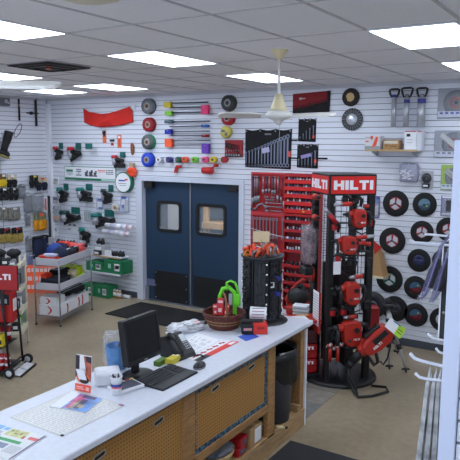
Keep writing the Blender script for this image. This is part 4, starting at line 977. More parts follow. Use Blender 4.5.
# black shoes on top, glove heap and white tags
random.seed(5)
for i in range(5):
    p=Mu@Vector((.10+.19*i, yd*.26, shelfz[0]+.1))
    t=thing('knee_pad','black padded item piled on top of the cream unit','pad',tuple(p),rzc+random.uniform(-.5,.5),'black pads on top of the cream unit')
    MB().ball((0,0,.045),(.09,.14,.05),10,.2,4,seed=i).build('pad',bin_black,t); MB().torus((0,0,.06),.07,.012,'z',18,6).build('strap',dgrey,t)
t=thing('white_tag_card','white card standing among the black pads at left edge','card',tuple(Mu@Vector((.62,yd*.30,shelfz[0]+.15))),rzc)
MB().box((0,0,.09),(.11,.006,.26),.002).build('card',paper,t)
for i in range(5): 
    pass
# tan gloves boxed on the front: small brown and white packs
for i in range(5):
    p=Mu@Vector((.16+.17*i, yd*.50, shelfz[0]-.05)); t=thing('front_pack','brown and white pack hooked on the front of the cream unit','pack',tuple(p),rzc,'packs hooked on the cream unit front')
    MB().box((0,0,0),(.1,.03,.12),.006).build('pack_body',mat('pack bronze',(150,120,80),.5),t); MB().box((0,yd*.017,0),(.03,.006,.12)).box((0,yd*.0175,.0),(.1,.006,.03)).build('white_cross',paper,t)

# ---- hand truck loaded with red cases
A=hz(9.5,378.5); B=hz(28,363.5); ax=(B-A); ax.z=0; rzt=math.atan2(ax.y,ax.x); W_=ax.length
O=(A+B)/2; Mt=Matrix.Translation((O.x,O.y,0))@Matrix.Rotation(rzt,4,'Z')
T=thing('hand_truck','black two wheeled hand truck carrying red tool cases, left edge','hand truck',(O.x,O.y,0),rzt)
wh=mat('wheel hub white',(214,214,218),.5)
for s in (-1,1):
    x=s*W_/2; r=.062
    wl=MB(TR((x,0,r),(0,PI/2,0))).lathe([(r*.6,-.018),(r*.95,-.02),(r,-.012),(r,.012),(r*.95,.02),(r*.6,.018)],24,close=True).build('wheel',blackrub,T)
    MB(TR((x,0,r),(0,PI/2,0))).lathe([(0,-.012),(r*.2,-.02),(r*.62,-.012),(r*.62,.012),(r*.2,.02),(0,.012)],20).build('hub',wh,wl)
MB().cyl((-W_/2,0,.062),(W_/2,0,.062),.008,n=8).build('axle',steel,T)
for s in (-1,1): MB().box((s*W_*.21,-.055,.034),(W_*.38,.12,.01),.003,M=TR((0,0,0),(R_(12),0,0))).build('toe_plate',mat('plate pale',(206,206,210),.4,.2),T)
MB().box((0,-.118,.014),(W_*.84,.012,.028)).build('toe_edge',black,T)
fr=MB()
for s in (-1,1): MB().tube([(s*W_*.36,.03,.05),(s*W_*.36,.06,.6),(s*W_*.36,.12,1.22)],.014,8).build('upright',black,T)
for z,y in ((.12,.035),(.6,.062),(1.15,.115)): MB().cyl((-W_*.36,y,z),(W_*.36,y,z),.011,n=8).build('cross_bar',black,T)
for z in (.60,.045): MB().box((0,.30,z),(W_*.92,.46,.02),.004).build('shelf',black,T)
for s in (-1,1): MB().box((s*W_*.44,.5,.33),(.02,.02,.55)).build('rear_post',black,T)
def on(px,py,lx):   # point on the truck's near side plane x=lx, in its own frame
    n=Mt.to_3x3()@Vector((1,0,0)); p=onpl(px,py,Mt@Vector((lx,0,0)),n); return Mt.inverted()@p
RL=rzt-PI/2     # loads face the near side of the truck: their right is the truck's wheel side
# top red sign with block lettering
a=on(17.3,266,-.2); b=on(17.3,290,-.2); e=on(11.5,277,-.2)
SW=.62; hh=a.z-b.z
t=thing('brand_sign','red sign with white block letters at the left edge','sign',tuple(Mt@Vector((-.216,a.y+SW/2,b.z))),RL)
MB().box((0,0,hh/2),(SW,.012,hh),.002).build('panel',dred,t)
lb=MB(); logo_mb('HILTI',.26,.066,-.008,lb); lb.build('lettering',paper,t,loc=(SW/2-(e.y-a.y)-.13,0,hh*.55))
MB().box((0,.009,hh/2),(SW+.016,.008,hh+.016),.002).build('backing_board',black,t)
for s in (-.13,.13): MB().box((s,.017,-.15),(.016,.010,.29)).build('sign_leg',black,t)
# red machine case
a=on(13.5,288,-.17); b=on(13.5,317,-.17); hc=max(.2,a.z-.615); cw_=.44
t=thing('machine_case','red machine case with black window on the truck shelf','case',tuple(Mt@Vector((-.07,a.y+.05+cw_/2,.611))),RL)
MB().box((0,0,hc*.5),(cw_,.14,hc),.02,seg=2).build('shell',red,t)
MB().box((.02,-.072,hc*.66),(cw_*.82,.008,hc*.30),.004).build('window',black,t)
MB().box((.12,-.078,hc*.62),(cw_*.24,.004,hc*.12)).build('gauge',ltgrey,t)
MB().box((-.02,-.073,hc*.36),(cw_*.5,.006,hc*.05),.002).build('catch',black,t)
MB().tube([(-.1,.04,hc),(-.1,.04,hc+.03),(.1,.04,hc+.03),(.1,.04,hc)],.012,8).build('carry_handle',dred,t)
MB().box((cw_/2+.003,0,hc*.45),(.008,.10,hc*.7),.002).build('side_grille',dred,t)
for i in range(4): MB().box((cw_/2+.009,-.036+.024*i,hc*.5),(.006,.012,hc*.34)).build('side_print',paper,t)
t=thing('charger_case','black charger case behind the red machine case on the truck','case',tuple(Mt@Vector((.11,.30,.611))),RL)
MB().box((0,0,.11),(.36,.16,.22),.015).build('case_shell',black,t); MB().tube([(-.06,0,.22),(-.06,0,.25),(.06,0,.25),(.06,0,.22)],.009,8).build('case_handle',dgrey,t)
# lower load: yellow pack and cartridges
MB().box((0,.30,.33),(W_*.8,.40,.012),.003).build('middle_tray',black,T)
a=on(1,332,-.15); t=thing('yellow_pack','yellow pack at the left edge on the lower truck rack','pack',tuple(Mt@Vector((-.12,a.y+.02,.337))),RL)
MB().box((0,0,.07),(.10,.12,.14),.01).build('pack_body',yellow,t); MB().box((0,-.061,.06),(.07,.002,.05)).build('label',black,t)
for i in range(6):
    y=.075+.07*i
    t=thing('sealant_cartridge','red and white cartridge standing on the bottom of the truck','cartridge',tuple(Mt@Vector((-.12,y,.056))),RL,'cartridges on the hand truck')
    MB().cyl((0,0,0),(0,0,.19),.031,n=14).build('cartridge_body',red,t)
    for z0,z1 in ((.05,.08),(.13,.15)): MB().cyl((0,0,z0),(0,0,z1),.0315,n=14).build('white_band',paper,t)
    MB().cyl((0,0,.19),(0,0,.235),.012,.006,n=10).build('nozzle',ltgrey,t)
for i in range(4):
    t=thing('spare_cartridge','red and white cartridge on the upper tray of the hand truck','cartridge',tuple(Mt@Vector((.1,.16+.08*i,.337))),RL,'cartridges on the upper truck tray')
    MB().cyl((0,0,0),(0,0,.17),.031,n=14).build('cartridge_body',dred,t); MB().cyl((0,0,.06),(0,0,.1),.0315,n=14).build('white_band',paper,t)

# ---- wire rack of clothing
FA=hz(60.7,326.6); lx=Vector((-.289,.957,0)); ny=Vector((-.957,-.289,0))
RC=FA+lx*.475+ny*.2; rzr=math.atan2(lx.y,lx.x); Mr=Matrix.Translation((RC.x,RC.y,0))@Matrix.Rotation(rzr,4,'Z')
RK=thing('wire_rack','chrome wire rack with three trays of work clothing','rack',(RC.x,RC.y,0),rzr)
rackm=mat('rack zinc',(150,152,156),.35,.7); traym=mat('tray grey white',(206,206,212),.5)
for sx in (-1,1):
    for sy in (-1,1):
        o=MB().cyl((sx*.475,sy*.2,0),(sx*.475,sy*.2,.97),.011,n=10).build('post',rackm,RK)
        MB().cyl((sx*.475,sy*.2,0),(sx*.475,sy*.2,.02),.016,n=10).build('foot',black,o)
for z in (.88,.52,.14):
    k=MB()
    for i in range(9): k.cyl((-.475,-.2+.05*i,z),(.475,-.2+.05*i,z),.003,n=5)
    for sy in (-1,1): k.cyl((-.475,sy*.2,z),(.475,sy*.2,z),.006,n=6).cyl((-.475,sy*.2,z-.035),(.475,sy*.2,z-.035),.004,n=6)
    for sx in (-1,1): k.cyl((sx*.475,-.2,z),(sx*.475,.2,z),.006,n=6).cyl((sx*.475,-.2,z-.035),(sx*.475,.2,z-.035),.004,n=6)
    k.build('wire_shelf',rackm,RK)
def tray(z,label,h=.085):
    t=thing('display_tray',label,'tray',tuple(Mr@Vector((0,0,z))),rzr)
    m=MB().box((0,0,.004),(.92,.365,.006))
    for s in (-1,1): m.box((0,s*.183,h/2),(.92,.008,h),.002).box((s*.456,0,h/2),(.008,.36,h),.002)
    m.build('tray_shell',traym,t); return t
tray(.887,'pale open tray on the top shelf of the wire rack',.105); tray(.527,'pale open tray on the middle shelf of the wire rack',.10)
def rack_item(name,label,cat,x,y,z,group=None,r=0): return thing(name,label,cat,tuple(Mr@Vector((x,y,z))),rzr+r,group)
# caps
def cap(x,y,z,r,label,m,m2,tilt=0):
    t=thing('cap',label,'cap',tuple(Mr@Vector((x,y,z))),(R_(tilt),R_(6),rzr+r))
    k=MB().ball((0,0,.0),(.12,.135,.11),12,.05,5,flat=-.02); k.build('crown',m,t)
    v=MB(); pts=[]
    n=12
    up_=[];dn=[]
    for i in range(n+1):
        a=-PI*.42+PI*.84*i/n; up_.append((.11*math.sin(a),-.115,0.0)); dn.append((.115*math.sin(a),-.11-.12*math.cos(a*.95),-.035*math.cos(a)))
    vs=up_+dn; o=n+1
    v.add(vs,[[i,i+1,o+i+1,o+i] for i in range(n)],True).add([(a,b_,c-.006) for a,b_,c in vs],[[i,i+1,o+i+1,o+i] for i in range(n)],True); v.build('visor',m2,t)
    MB().ball((0,0,.11),.011,6).build('button',m2,t)
    MB().box((0,-.132,.04),(.06,.006,.035),.002).build('badge',mat('badge grey',(130,140,170),.6),t)
royal=mat('cap royal',(36,66,140),.85,bump=.3,scale=60)
cap(-.17,.04,1.06,2.6,'royal blue cap on top of the clothing rack',royal,royal,8)
cap(-.22,-.07,1.02,2.2,'navy cap with curved visor at the front of the rack',navy,navy,-6)
cap(.0,.05,1.04,3.6,'dark navy cap behind the royal blue cap',navy,mat('cap charcoal',(44,46,56),.9),10)
def cloth(x,y,z,d,label,m,seed,m2=None,nz=.16,r=0):
    t=rack_item('folded_garment',label,'clothing',x,y,z,None,r)
    MB().soft((0,0,d[2]/2),d,nz,4.5,seed,8).build('cloth',m,t)
    if m2: MB().soft((d[0]*.1,-.02,d[2]*.86),(d[0]*.5,d[1]*.3,d[2]*.3),.16,5,seed+3,5).build('reflective_band',m2,t)
vis=mat('hivis orange red',(240,66,40),.7,bump=.2,scale=50); coral=mat('hivis coral',(238,92,92),.7,bump=.2,scale=50); hy=mat('hivis yellow',(206,230,40),.7,bump=.2,scale=50); charcl=mat('cloth charcoal',(46,48,58),.9,bump=.3,scale=60); silver=mat('reflective silver',(190,192,198),.4,.3); lav=mat('cloth lavender',(196,196,224),.8)
cloth(-.34,.02,.96,(.20,.28,.06),'folded orange red vest at the near left end of the top tray',vis,1,silver)
cloth(-.38,-.02,1.01,(.12,.2,.04),'pale lavender folded cloth lying on the orange vest',lav,2)
cloth(-.24,-.12,.97,(.15,.10,.04),'small striped orange cloth at the front of the top tray',vis,8,charcl)
cloth(.0,-.06,.91,(.3,.2,.16),'dark folded jacket in the middle of the top tray',charcl,4,silver)
cloth(.12,.09,.96,(.26,.16,.18),'bright red orange cap shaped cloth at the back of the top tray',vis,5)
cloth(.33,-.0,.93,(.25,.3,.16),'coral red vest folded at the far end of the top tray',coral,6,silver)
cloth(.14,-.10,.98,(.14,.12,.10),'black garment with white edge beside the coral vest',bin_black,7,paper)
cloth(-.23,0,.56,(.42,.30,.13),'charcoal folded trousers in the middle tray, near end',charcl,11,dgrey)
cloth(-.05,.05,.66,(.34,.22,.10),'black folded shirt lying on the charcoal trousers',bin_black,12)
cloth(.07,-.10,.62,(.12,.12,.12),'tan and black strap bundle at the front of the middle tray',mat('strap cream',(206,196,160),.8),13,bin_black)
cloth(.29,.03,.56,(.30,.28,.19),'bright yellow high visibility vest in the middle tray',hy,14,mat('hivis pale',(226,240,140),.6))
cloth(.16,.1,.68,(.18,.14,.12),'yellow green sleeve folded at the back of the middle tray',hy,15)
cloth(-.30,.11,.58,(.18,.12,.16),'orange folded cloth at the back of the middle tray',vis,17)
cloth(.27,.03,.34,(.38,.30,.10),'dark blue bagged clothing on the bottom shelf',charcl,16,navy)
cloth(.13,.08,.31,(.2,.2,.1),'black cloth beside the bagged clothing',bin_black,19)
# cartons on the bottom shelf, white with a red swoosh
def swoosh(t,w,y,h,u):
    k=MB(); n=10; pts=[(u-.06*w+.05*w*math.sin(PI*i/n*1.1),h*.05+h*.9*i/n) for i in range(n+1)]
    k.prism(pts+[(x+.035,z) for x,z in reversed(pts)],y-.0015,y-.0005); k.build('red_swoosh',salmon if False else mat('swoosh red',(200,40,44),.5),t)
def rcarton(x,y,w,d,h,z,label,us):
    t=rack_item('shoe_carton',label,'box',x,y,z,'white cartons on the bottom shelf')
    MB().box((0,0,h/2),(w,d,h),.003).build('carton',paper,t)
    for u in us: swoosh(t,w,-d/2,h,u*w)
    # end face mark
    k=MB(TR((-w/2,0,0),(0,0,-PI/2))); pts=[(-.04+.05*math.sin(PI*i/10),h*.1+h*.8*i/10) for i in range(11)]
    k.prism(pts+[(a+.03,b_) for a,b_ in reversed(pts)],-.0015,-.0005); k.build('end_swoosh',mat('swoosh red',(200,40,44),.5),t)
    return t
rcarton(-.30,-.01,.30,.34,.15,.146,'white carton with red swoosh at the near end of the bottom shelf',(.2,))
rcarton(.02,-.03,.31,.28,.16,.146,'white carton with red swoosh in the middle of the bottom shelf',(.3,))
rcarton(-.31,.02,.26,.26,.11,.30,'plain pale carton stacked on the near end carton',())
rcarton(.32,-.01,.26,.3,.17,.146,'white carton under the bagged clothing',(-.3,))
# orange banner board standing behind the rack
a=hz(28,305); P0=wx(43,280,WALL_X+.9)
t=thing('safety_banner','orange board with white lettering blocks standing behind the rack','board',(-8.66,7.30,0),R_(40))
zt_=.50
MB().prism([(-.21,0),(.36,0),(.36,zt_),(-.16,zt_),(-.21,zt_-.06)],-.01,.01,M=TR((0,0,0),(R_(-6),0,0))).build('board',mat('banner orange',(255,104,56),.6),t)
k=MB(TR((0,0,0),(R_(-6),0,0))); random.seed(4)
for r in range(3):
    x=-.18
    while x<.28:
        w_=random.uniform(.05,.1); k.box((x+w_/2,-.0125,zt_-.09-.15*r),(w_*.85,.003,.07),.0); x+=w_+.012
k.build('lettering',mat('lettering pale',(226,206,204),.6),t)
# dark fittings on the wall shelf behind the rack clothes
a,b_,sz4=wall_shelf(42,91,245.5,.28,'white wall shelf half hidden behind the clothing rack',white,tan)
fittings(0,0,0,sz4+.002,11,.85,'dark fitting on the wall shelf behind the clothing',8,base=Vector((a+.65,WALL_Y-.2,0)))
for x,lab in ((52.5,'near the corner'),(80,'behind the coral vest')):
    p=wy(x,240,WALL_Y-.22); boxthing('carton',p.x,WALL_Y-.2,sz4,(.16,.1,.11),0,ltgrey,'small pale box on the half hidden shelf %s'%lab,'box')
# ================================================================ THE COUNTER
CX0,CX1,CY0,CY1=-3.10,-2.345,1.0,5.15
oak=wood_mat('oak frame',(182,134,82),3,.8); ply=wood_mat('raw pine',(190,152,106),3,.8); lam=mat('laminate white',(216,219,228),.35,var=.02,scale=30)
K=thing('counter','long white topped sales counter with pegboard sliding panels','counter',((CX0+CX1)/2,CY0,0))
def kb(name,x0,x1,y0,y1,z0,z1,m,bev=.003,parent=None):
    return MB().box(((x0+x1)/2-(CX0+CX1)/2,(y0+y1)/2-CY0,(z0+z1)/2),(x1-x0,y1-y0,z1-z0),bev).build(name,m,parent or K)
FX=-2.40
kb('worktop',CX0,CX1,CY0,CY1,TOP-.042,TOP,lam,.006)
kb('edge_strip',FX-.02,CX1-.012,CY0,CY1-.02,TOP-.058,TOP-.042,wood_mat('edge wood',(132,100,70)))
kb('back_panel',CX0+.03,CX0+.05,CY0,CY1-.02,0,TOP-.06,oak)
kb('plinth',FX-.03,FX,CY0,CY1-.01,0,.15,ply)
kb('lower_shelf',CX0+.05,FX,CY0,CY1-.03,.15,.175,ply)
kb('shelf_rail',FX-.04,FX,CY0,4.40,.40,.465,oak)
kb('inner_shelf',CX0+.05,FX-.04,CY0,4.40,.44,.46,ply)
kb('top_rail',FX-.04,FX-.002,CY0,4.40,TOP-.085,TOP-.058,oak)
for y0,y1 in ((2.02,2.13),(3.215,3.35),(4.40,4.52),(5.035,5.113)):
    kb('post',FX-.05 if y0<5 else FX-.12,FX if y0<5 else FX-.012,y0,y1,.15,TOP-.06,oak)
kb('end_panel',CX0+.04,FX+.005,5.115,5.14,0,TOP-.058,white)
kb('end_block',FX-.09,FX-.0,4.99,5.034,.175,.235,ply)
peg=pegboard_mat(); blu=terrazzo_mat()
def sliding(y0,y1,edge,hy):
    z0,z1=.465,TOP-.085; hm=.05
    e=MB(); X=FX-.012-(CX0+CX1)/2
    if edge:
        e.box((X-.008,(y0+y1)/2-CY0,z1-.016),(.014,y1-y0,.032)).box((X-.008,(y0+y1)/2-CY0,z0+.018),(.014,y1-y0,.036)).box((X-.008,y0+.014-CY0,(z0+z1)/2),(.0138,.028,z1-z0)).box((X-.008,y1-.018-CY0,(z0+z1)/2),(.0138,.036,z1-z0))
    p=kb('sliding_panel',FX-.03,FX-.018,y0,y1,z0,z1,peg,.001)
    if edge: e.build('mottled_edging',blu,p)
    for y in hy:
        zz=.875
        c=MB(); rr=rrect(-.045,-.012,.045,.012,.011); ring(c,rrect(-.052,-.019,.052,.019,.017),rr,-.006,.004)
        h=c.build('finger_pull',mat('pull silver',(190,188,180),.35,.5),p); h.rotation_euler=(0,R_(-8),PI/2); h.location=(FX-.018-(CX0+CX1)/2,y-CY0,zz)
        h=MB().prism(rr,-.001,.002).build('pull_recess',mat('recess dark',(38,26,16),.8),p); h.rotation_euler=(0,R_(-8),PI/2); h.location=(FX-.0165-(CX0+CX1)/2,y-CY0,zz)
sliding(2.13,3.215,False,(2.43,2.965)); sliding(3.35,4.40,True,(3.62,4.14)); sliding(1.05,2.02,False,(1.3,))
# things under the counter
def at_shelf(px,py,X=FX-.08,z=.175):
    p=wx(px,py,X); return (X,p.y,z)
t=thing('wicker_tray','low tan basket of grey cloths under the counter','basket',(-2.52,3.82,.175),PI/2)
MB().lathe([(.0,.004),(.10,.004),(.13,.1),(.137,.1),(.105,0),(0,0)],20,M=TR((0,0,0),(0,0,0),(1.25,.8,1))).build('weave',mat('basket straw',(176,144,96),.8,var=.2,scale=60),t)
MB().soft((0,0,.09),(.26,.16,.1),.2,5,4).build('cloth',mat('rag grey',(126,128,134),.9),t)
for i,(y,z,l) in enumerate(((4.02,.175,'bottom of the stack'),(4.04,.245,'top of the stack'))):
    t=thing('drill_bit_case','red flat case under the counter, %s'%l,'case',(-2.50,y,z),PI/2+.1*i,'red cases under the counter')
    MB().box((0,0,.035),(.13,.16,.068),.006).build('case_shell',dred,t); MB().box((0,-.0805,.035),(.08,.002,.03)).build('label',ink,t)
t=thing('carton','kraft box with white label under the counter by the post','box',(-2.50,4.235,.175),PI/2)
MB().box((0,0,.085),(.19,.17,.17),.003).build('carton',mat('kraft card',(178,140,94),.75),t); MB().box((.02,-.0855,.085),(.1,.002,.12)).build('label',paper,t); MB().box((0,0,.1705),(.05,.17,.002)).build('tape',mat('tape tan',(206,176,130),.4),t)
t=thing('paint_tin','teal tin standing at the back of the lower shelf','tin',(-2.7,4.3,.175)); MB().cyl((0,0,0),(0,0,.22),.07,n=20).build('tin_body',mat('tin teal',(24,110,120),.4),t); MB().torus((0,0,.22),.068,.005).build('rim',steel,t)
t=thing('glue_tube','cream tube with dark cap lying on the plinth edge','tube',(-2.395,4.60,.188),R_(25))
MB().cyl((-.04,0,.0),(.05,0,0),.013,.011,n=12).build('tube_body',mat('tube cream',(226,206,150),.5),t); MB().cyl((.05,0,0),(.075,0,0),.012,n=12).build('tube_cap',mat('cap brown',(70,50,40),.5),t)
# waste bin
t=thing('waste_bin','dark grey waste bin lined with a black bag under the counter end','bin',(-2.545,4.765,.1755))
MB().lathe([(0,.002),(.14,.002),(.185,.66),(.19,.66),(.145,0),(0,0)],28).build('bin_body',mat('bin grey',(66,66,72),.5),t)
MB().torus((0,0,.655),.188,.012).build('bin_rim',mat('bin grey',(66,66,72),.5),t)
bag=MB(); n=40; vs=[];fs=[]; rings=[(.15,.45),(.178,.62),(.19,.675),(.208,.68),(.210,.60),(.215,.48),(.218,.40)]
for k,(r,z) in enumerate(rings):
    for j in range(n):
        a=2*PI*j/n; f=1+(.035*math.sin(7*a)+.03*math.sin(13*a+1))*(k>3)*(k-3)/3
        vs.append((r*f*math.cos(a),r*f*math.sin(a),z+(.03*math.sin(5*a)+.02*math.sin(11*a))*(k>4)))
for k in range(len(rings)-1):
    for j in range(n): fs.append([k*n+j,k*n+(j+1)%n,(k+1)*n+(j+1)%n,(k+1)*n+j])
bag.add(vs,fs,True); bag.add([(x*.98,y*.98,z) for x,y,z in vs[:n]],[list(range(n))],False); bag.build('bin_bag',mat('bag black',(14,14,16),.25,bump=.5,scale=14),t)

# ---------------------------------------------------------------- on the counter
ZT=TOP+.0005
class Sheet:
    """a thin sheet lying on the counter; u,v run over its four surveyed corners"""
    def __init__(s,name,label,cat,cs,m,z=ZT,th=.0015,group=None):
        s.p=[hz(x,y,z) for x,y in cs]; c=sum(s.p,Vector())/4; s.c=Vector((c.x,c.y,z)); s.z=th; s.n=0
        s.t=thing(name,label,cat,tuple(s.c),0,group)
        q=[p-s.c for p in s.p]; q=[Vector((a.x,a.y,0)) for a in q]
        MB().add([tuple(a) for a in q]+[(a.x,a.y,th) for a in q],[[3,2,1,0],[4,5,6,7]]+[[i,(i+1)%4,4+(i+1)%4,4+i] for i in range(4)]).build('sheet',m,s.t)
    def at(s,u,v,z=0):
        a,b,c,d=s.p; q=(a*(1-u)+b*u)*(1-v)+(d*(1-u)+c*u)*v-s.c; return (q.x,q.y,s.z+z)
    def pr(s,mb,u0,v0,u1,v1,z=.0006): mb.quad([s.at(u0,v0,z),s.at(u1,v0,z),s.at(u1,v1,z),s.at(u0,v1,z)])
    def layer(s,rects,m,name='print',z=.0006):
        mb=MB()
        for r in rects: s.pr(mb,*r,z=z)
        return mb.build(name,m,s.t)
# price chart: corners far-left, far-right, near-right, near-left in reading order from the staff side
sh=Sheet('price_chart','large laminated chart of fine print on the near counter','chart',((75,389.5),(126,405.5),(62,437),(9.5,417.5)),mat('chart paper',(222,222,216),.3))
random.seed(12); r=[]
for i in range(26):
    v=.05+i*.0355; u=.04
    while u<.95:
        w_=random.uniform(.02,.07); r.append((u,v,min(.96,u+w_),v+.010)); u+=w_+random.uniform(.008,.05)
sh.layer(r,mat('print pale slate',(184,186,202),.6))
sh.layer([(.015,.012,.985,.018),(.015,.982,.985,.988),(.015,.012,.022,.988),(.978,.012,.985,.988)],mat('print grey line',(150,150,160),.6),'border')
sh.layer([(.90,.005,.985,.05)],mat('print violet',(110,100,170),.6),'emblem')
sh.layer([(.915,.012,.95,.042)],mat('print rose',(226,120,130),.6),'emblem',.0009)
MB().box(sh.at(.985,.985,.004),(.02,.016,.006),.002).build('corner_clip',dgrey,sh.t)
# brochure
sh=Sheet('brochure','glossy colour brochure of pink and blue pictures lying on the chart','brochure',((72,391.5),(102.5,399.5),(85.5,413),(50,407)),paper,ZT+.003,.004)
sh.layer([(.0,0,.30,1)],mat('brochure white',(226,228,236),.3),'plain_margin')
sh.layer([(.30,0,1,1)],mat('brochure blue',(110,150,216),.3,var=.25,scale=9),'picture')
sh.layer([(.32,.1,.62,.6),(.36,.62,.55,.95)],mat('brochure pink',(206,104,140),.35,var=.3,scale=16),'picture',.001)
sh.layer([(.45,.02,.85,.2),(.55,.3,.72,.9)],mat('brochure dark',(80,76,110),.35,var=.3,scale=16),'picture',.0013)
sh.layer([(.48,.45,.58,.98),(.62,.62,.8,.8)],mat('brochure olive',(150,140,110),.35,var=.3,scale=16),'picture',.0016)
# newspaper at the near end
sh=Sheet('newspaper','colour newspaper page with green and blue blocks, nearest corner of counter','newspaper',((-4,424.5),(46.6,437),(10,461),(-40,446)),mat('newsprint',(226,228,228),.7),ZT,.006)
sh.layer([(.0,.0,.22,.16),(.24,.02,.34,.14)],mat('news sky',(140,190,226),.6),'picture')
sh.layer([(.36,.03,.72,.30)],mat('news map',(206,204,150),.6,var=.1,scale=40),'picture')
sh.layer([(.40,.08,.44,.14),(.50,.16,.56,.2),(.60,.1,.63,.2)],mat('news olive',(140,140,90),.6),'picture',.0009)
sh.layer([(.70,.2,.74,.3)],mat('news red',(206,70,70),.6),'picture',.0011)
sh.layer([(.1,.34,.34,.40)],mat('news violet',(90,70,150),.6),'headline')
sh.layer([(.36,.40,.80,.50),(.2,.8,.6,.9)],mat('news green',(84,170,110),.6),'headline')
sh.layer([(.80,.16,.98,.27)],mat('news coral',(236,130,130),.6),'headline')
sh.layer([(.42,.56,.66,.74)],mat('news photo',(130,140,160),.6,var=.2,scale=60),'picture')
r=[]
for i in range(9):
    r.append((.08,.2+.013*i,.3,.206+.013*i)); r.append((.7,.58+.03*i,.93,.59+.03*i)); r.append((.1,.46+.03*i,.33,.472+.03*i))
sh.layer(r,mat('news text',(150,154,164),.6),'text_block')
sh.layer([(.965,.0,.99,1)],mat('news edge plum',(96,60,130),.6),'edge_stripe')
# flyers
sh=Sheet('price_flyer','white flyer of grey print nearest the basket, left of two','flyer',((173,350.5),(197.5,333),(219,339.5),(184,358)),paper)
random.seed(6); sh.layer([(.08+.16*j+random.uniform(0,.02),.12+.075*i,.08+.16*j+.13,.12+.075*i+.03) for i in range(11) for j in range(5) if random.random()<.8],mat('print silver',(176,178,188),.6))
sh=Sheet('promotion_flyer','white flyer with red and black edge band beside the mouse','flyer',((184,358),(219.5,339.2),(239.5,342),(199.3,362)),paper,ZT+.0004)
sh.layer([(.28,.62,1,1)],mat('flyer red',(226,62,54),.5),'red_band'); sh.layer([(0,.62,.28,1)],black,'black_band')
sh.layer([(.82,.7,.97,.9)],paper,'lettering',.0009)
r=[]
for i,u in enumerate((.08,.28,.44,.6,.78)): r.append((u,.30,u+.07,.44)); r.append((u+.05,.36,u+.11,.5))
sh.layer(r,mat('flyer tool red',(170,46,60),.6),'tool_picture')
sh.layer([(.06+.1*j,.1+.06*i,.06+.1*j+.07,.125+.06*i) for i in range(2) for j in range(9)],mat('print silver',(176,178,188),.6),'lettering')

# monitor
bc=hz(143,374.5,TOP); MX=bc.x
a=wx(119,323,MX); b_=wx(155,309.5,MX); c=wx(159.5,355,MX); d=wx(124,370.5,MX)
sy0=(a.y+d.y)/2; sy1=(b_.y+c.y)/2; sz1=(a.z+b_.z)/2; sz0=(c.z+d.z)/2
t=thing('monitor','black flat screen monitor on a round foot, switched off','monitor',(MX,(sy0+sy1)/2,TOP),PI/2)
sz0+=.02; w=(sy1-sy0)*.95; h=(sz1-sz0)*.97; zc=(sz0+sz1)/2-TOP
MT=TR((0,0,zc),(R_(-8),0,0))@TR((0,0,-zc))
yaw=0
MB(MT).box((0,0,zc),(w,.05,h),.008,seg=2).box((0,.035,zc),(w*.75,.05,h*.75),.015).build('housing',mat('monitor black',(16,16,18),.4),t)
bz=MB(MT); ring(bz,rrect(-w/2,zc-h/2,w/2,zc+h/2,.008),rrect(-w/2+.016,zc-h/2+.03,w/2-.016,zc+h/2-.018,.003),-.031,-.02); bz.build('bezel',mat('bezel black',(24,24,27),.35),t)
MB(MT).box((0,-.0255,zc+.006),(w-.03,.003,h-.046)).build('screen',mat('screen glass dark',(7,7,9),.22),t)
MB(MT).box((0,-.033,zc-h/2+.013),(.03,.003,.007)).build('badge',mat('badge silver',(180,182,190),.3,.5),t)
MB(MT).box((w*.36,-.033,zc-h/2+.013),(.05,.003,.006)).build('buttons',dgrey,t)
MB().box((0,.05,(zc-h*.1)/2+.01),(.07,.025,zc-h*.1),.006).build('neck',black,t)
MB(TR((0,.03,0),(0,0,0),(1.25,1,1))).lathe([(0,.022),(.04,.02),(.095,.012),(.105,.004),(.105,0),(0,0)],32).build('foot',black,t)
# keyboard
ka=[hz(*q,TOP) for q in ((138,382.5),(172.5,364),(195,375.3),(158,392.5))]
kc=sum(ka,Vector())/4; kx=((ka[1]-ka[0])+(ka[2]-ka[3]))/2; kr=math.atan2(kx.y,kx.x); kl=kx.length; kd=(((ka[3]-ka[0])+(ka[2]-ka[1]))/2).length
t=thing('keyboard','black keyboard with palm rest in front of the monitor','keyboard',(kc.x,kc.y,TOP),kr)
MB().prism([(-kd/2,0),(kd/2,0),(kd/2,.022),(-kd*.1,.014),(-kd/2,.008)],-kl/2,kl/2,.002,M=TR((0,0,0),(0,0,PI/2))).build('base',mat('keyboard black',(30,31,34),.5),t)
ks=MB().box((-kl*.02,kd*.15,.0135),(kl*.95,kd*.58,.004),M=TR((0,0,0),(R_(3),0,0)))
for i in range(5):
    for j in range(17):
        if j in(12,) : continue
        y=-kd*.08+i*kd*.115; ks.box((-kl*.47+kl*.056*j+.003*i,y,.0165+ (y+kd*.08)*.055),(kl*.047,kd*.092,.008),.002)
ks.build('keys',mat('key charcoal',(46,47,52),.5),t)
MB().box((0,-kd*.36,.0115),(kl*.98,kd*.26,.006),.002).build('palm_rest',mat('palm rest grey',(52,53,57),.55),t)
MB().box((kl*.30,kd*.46,.0235),(kl*.2,kd*.03,.003)).build('light_strip',ltgrey,t)
# mouse
mp=hz(199.5,367,TOP); t=thing('mouse','black computer mouse on the counter right of the keyboard','mouse',(mp.x,mp.y,TOP),kr+.25)
MB().ball((0,0,.005),(.072,.042,.036),12,flat=-.005).build('shell',mat('mouse black',(24,24,26),.3),t)
MB().cyl((-.035,-.004,.035),(-.035,.004,.035),.008,n=10).build('wheel',dgrey,t)
MB().torus((0,0,.008),.058,.003,'z',24,6,M=TR((0,0,0),(0,0,0),(1.2,.7,1))).build('trim',steel,t)
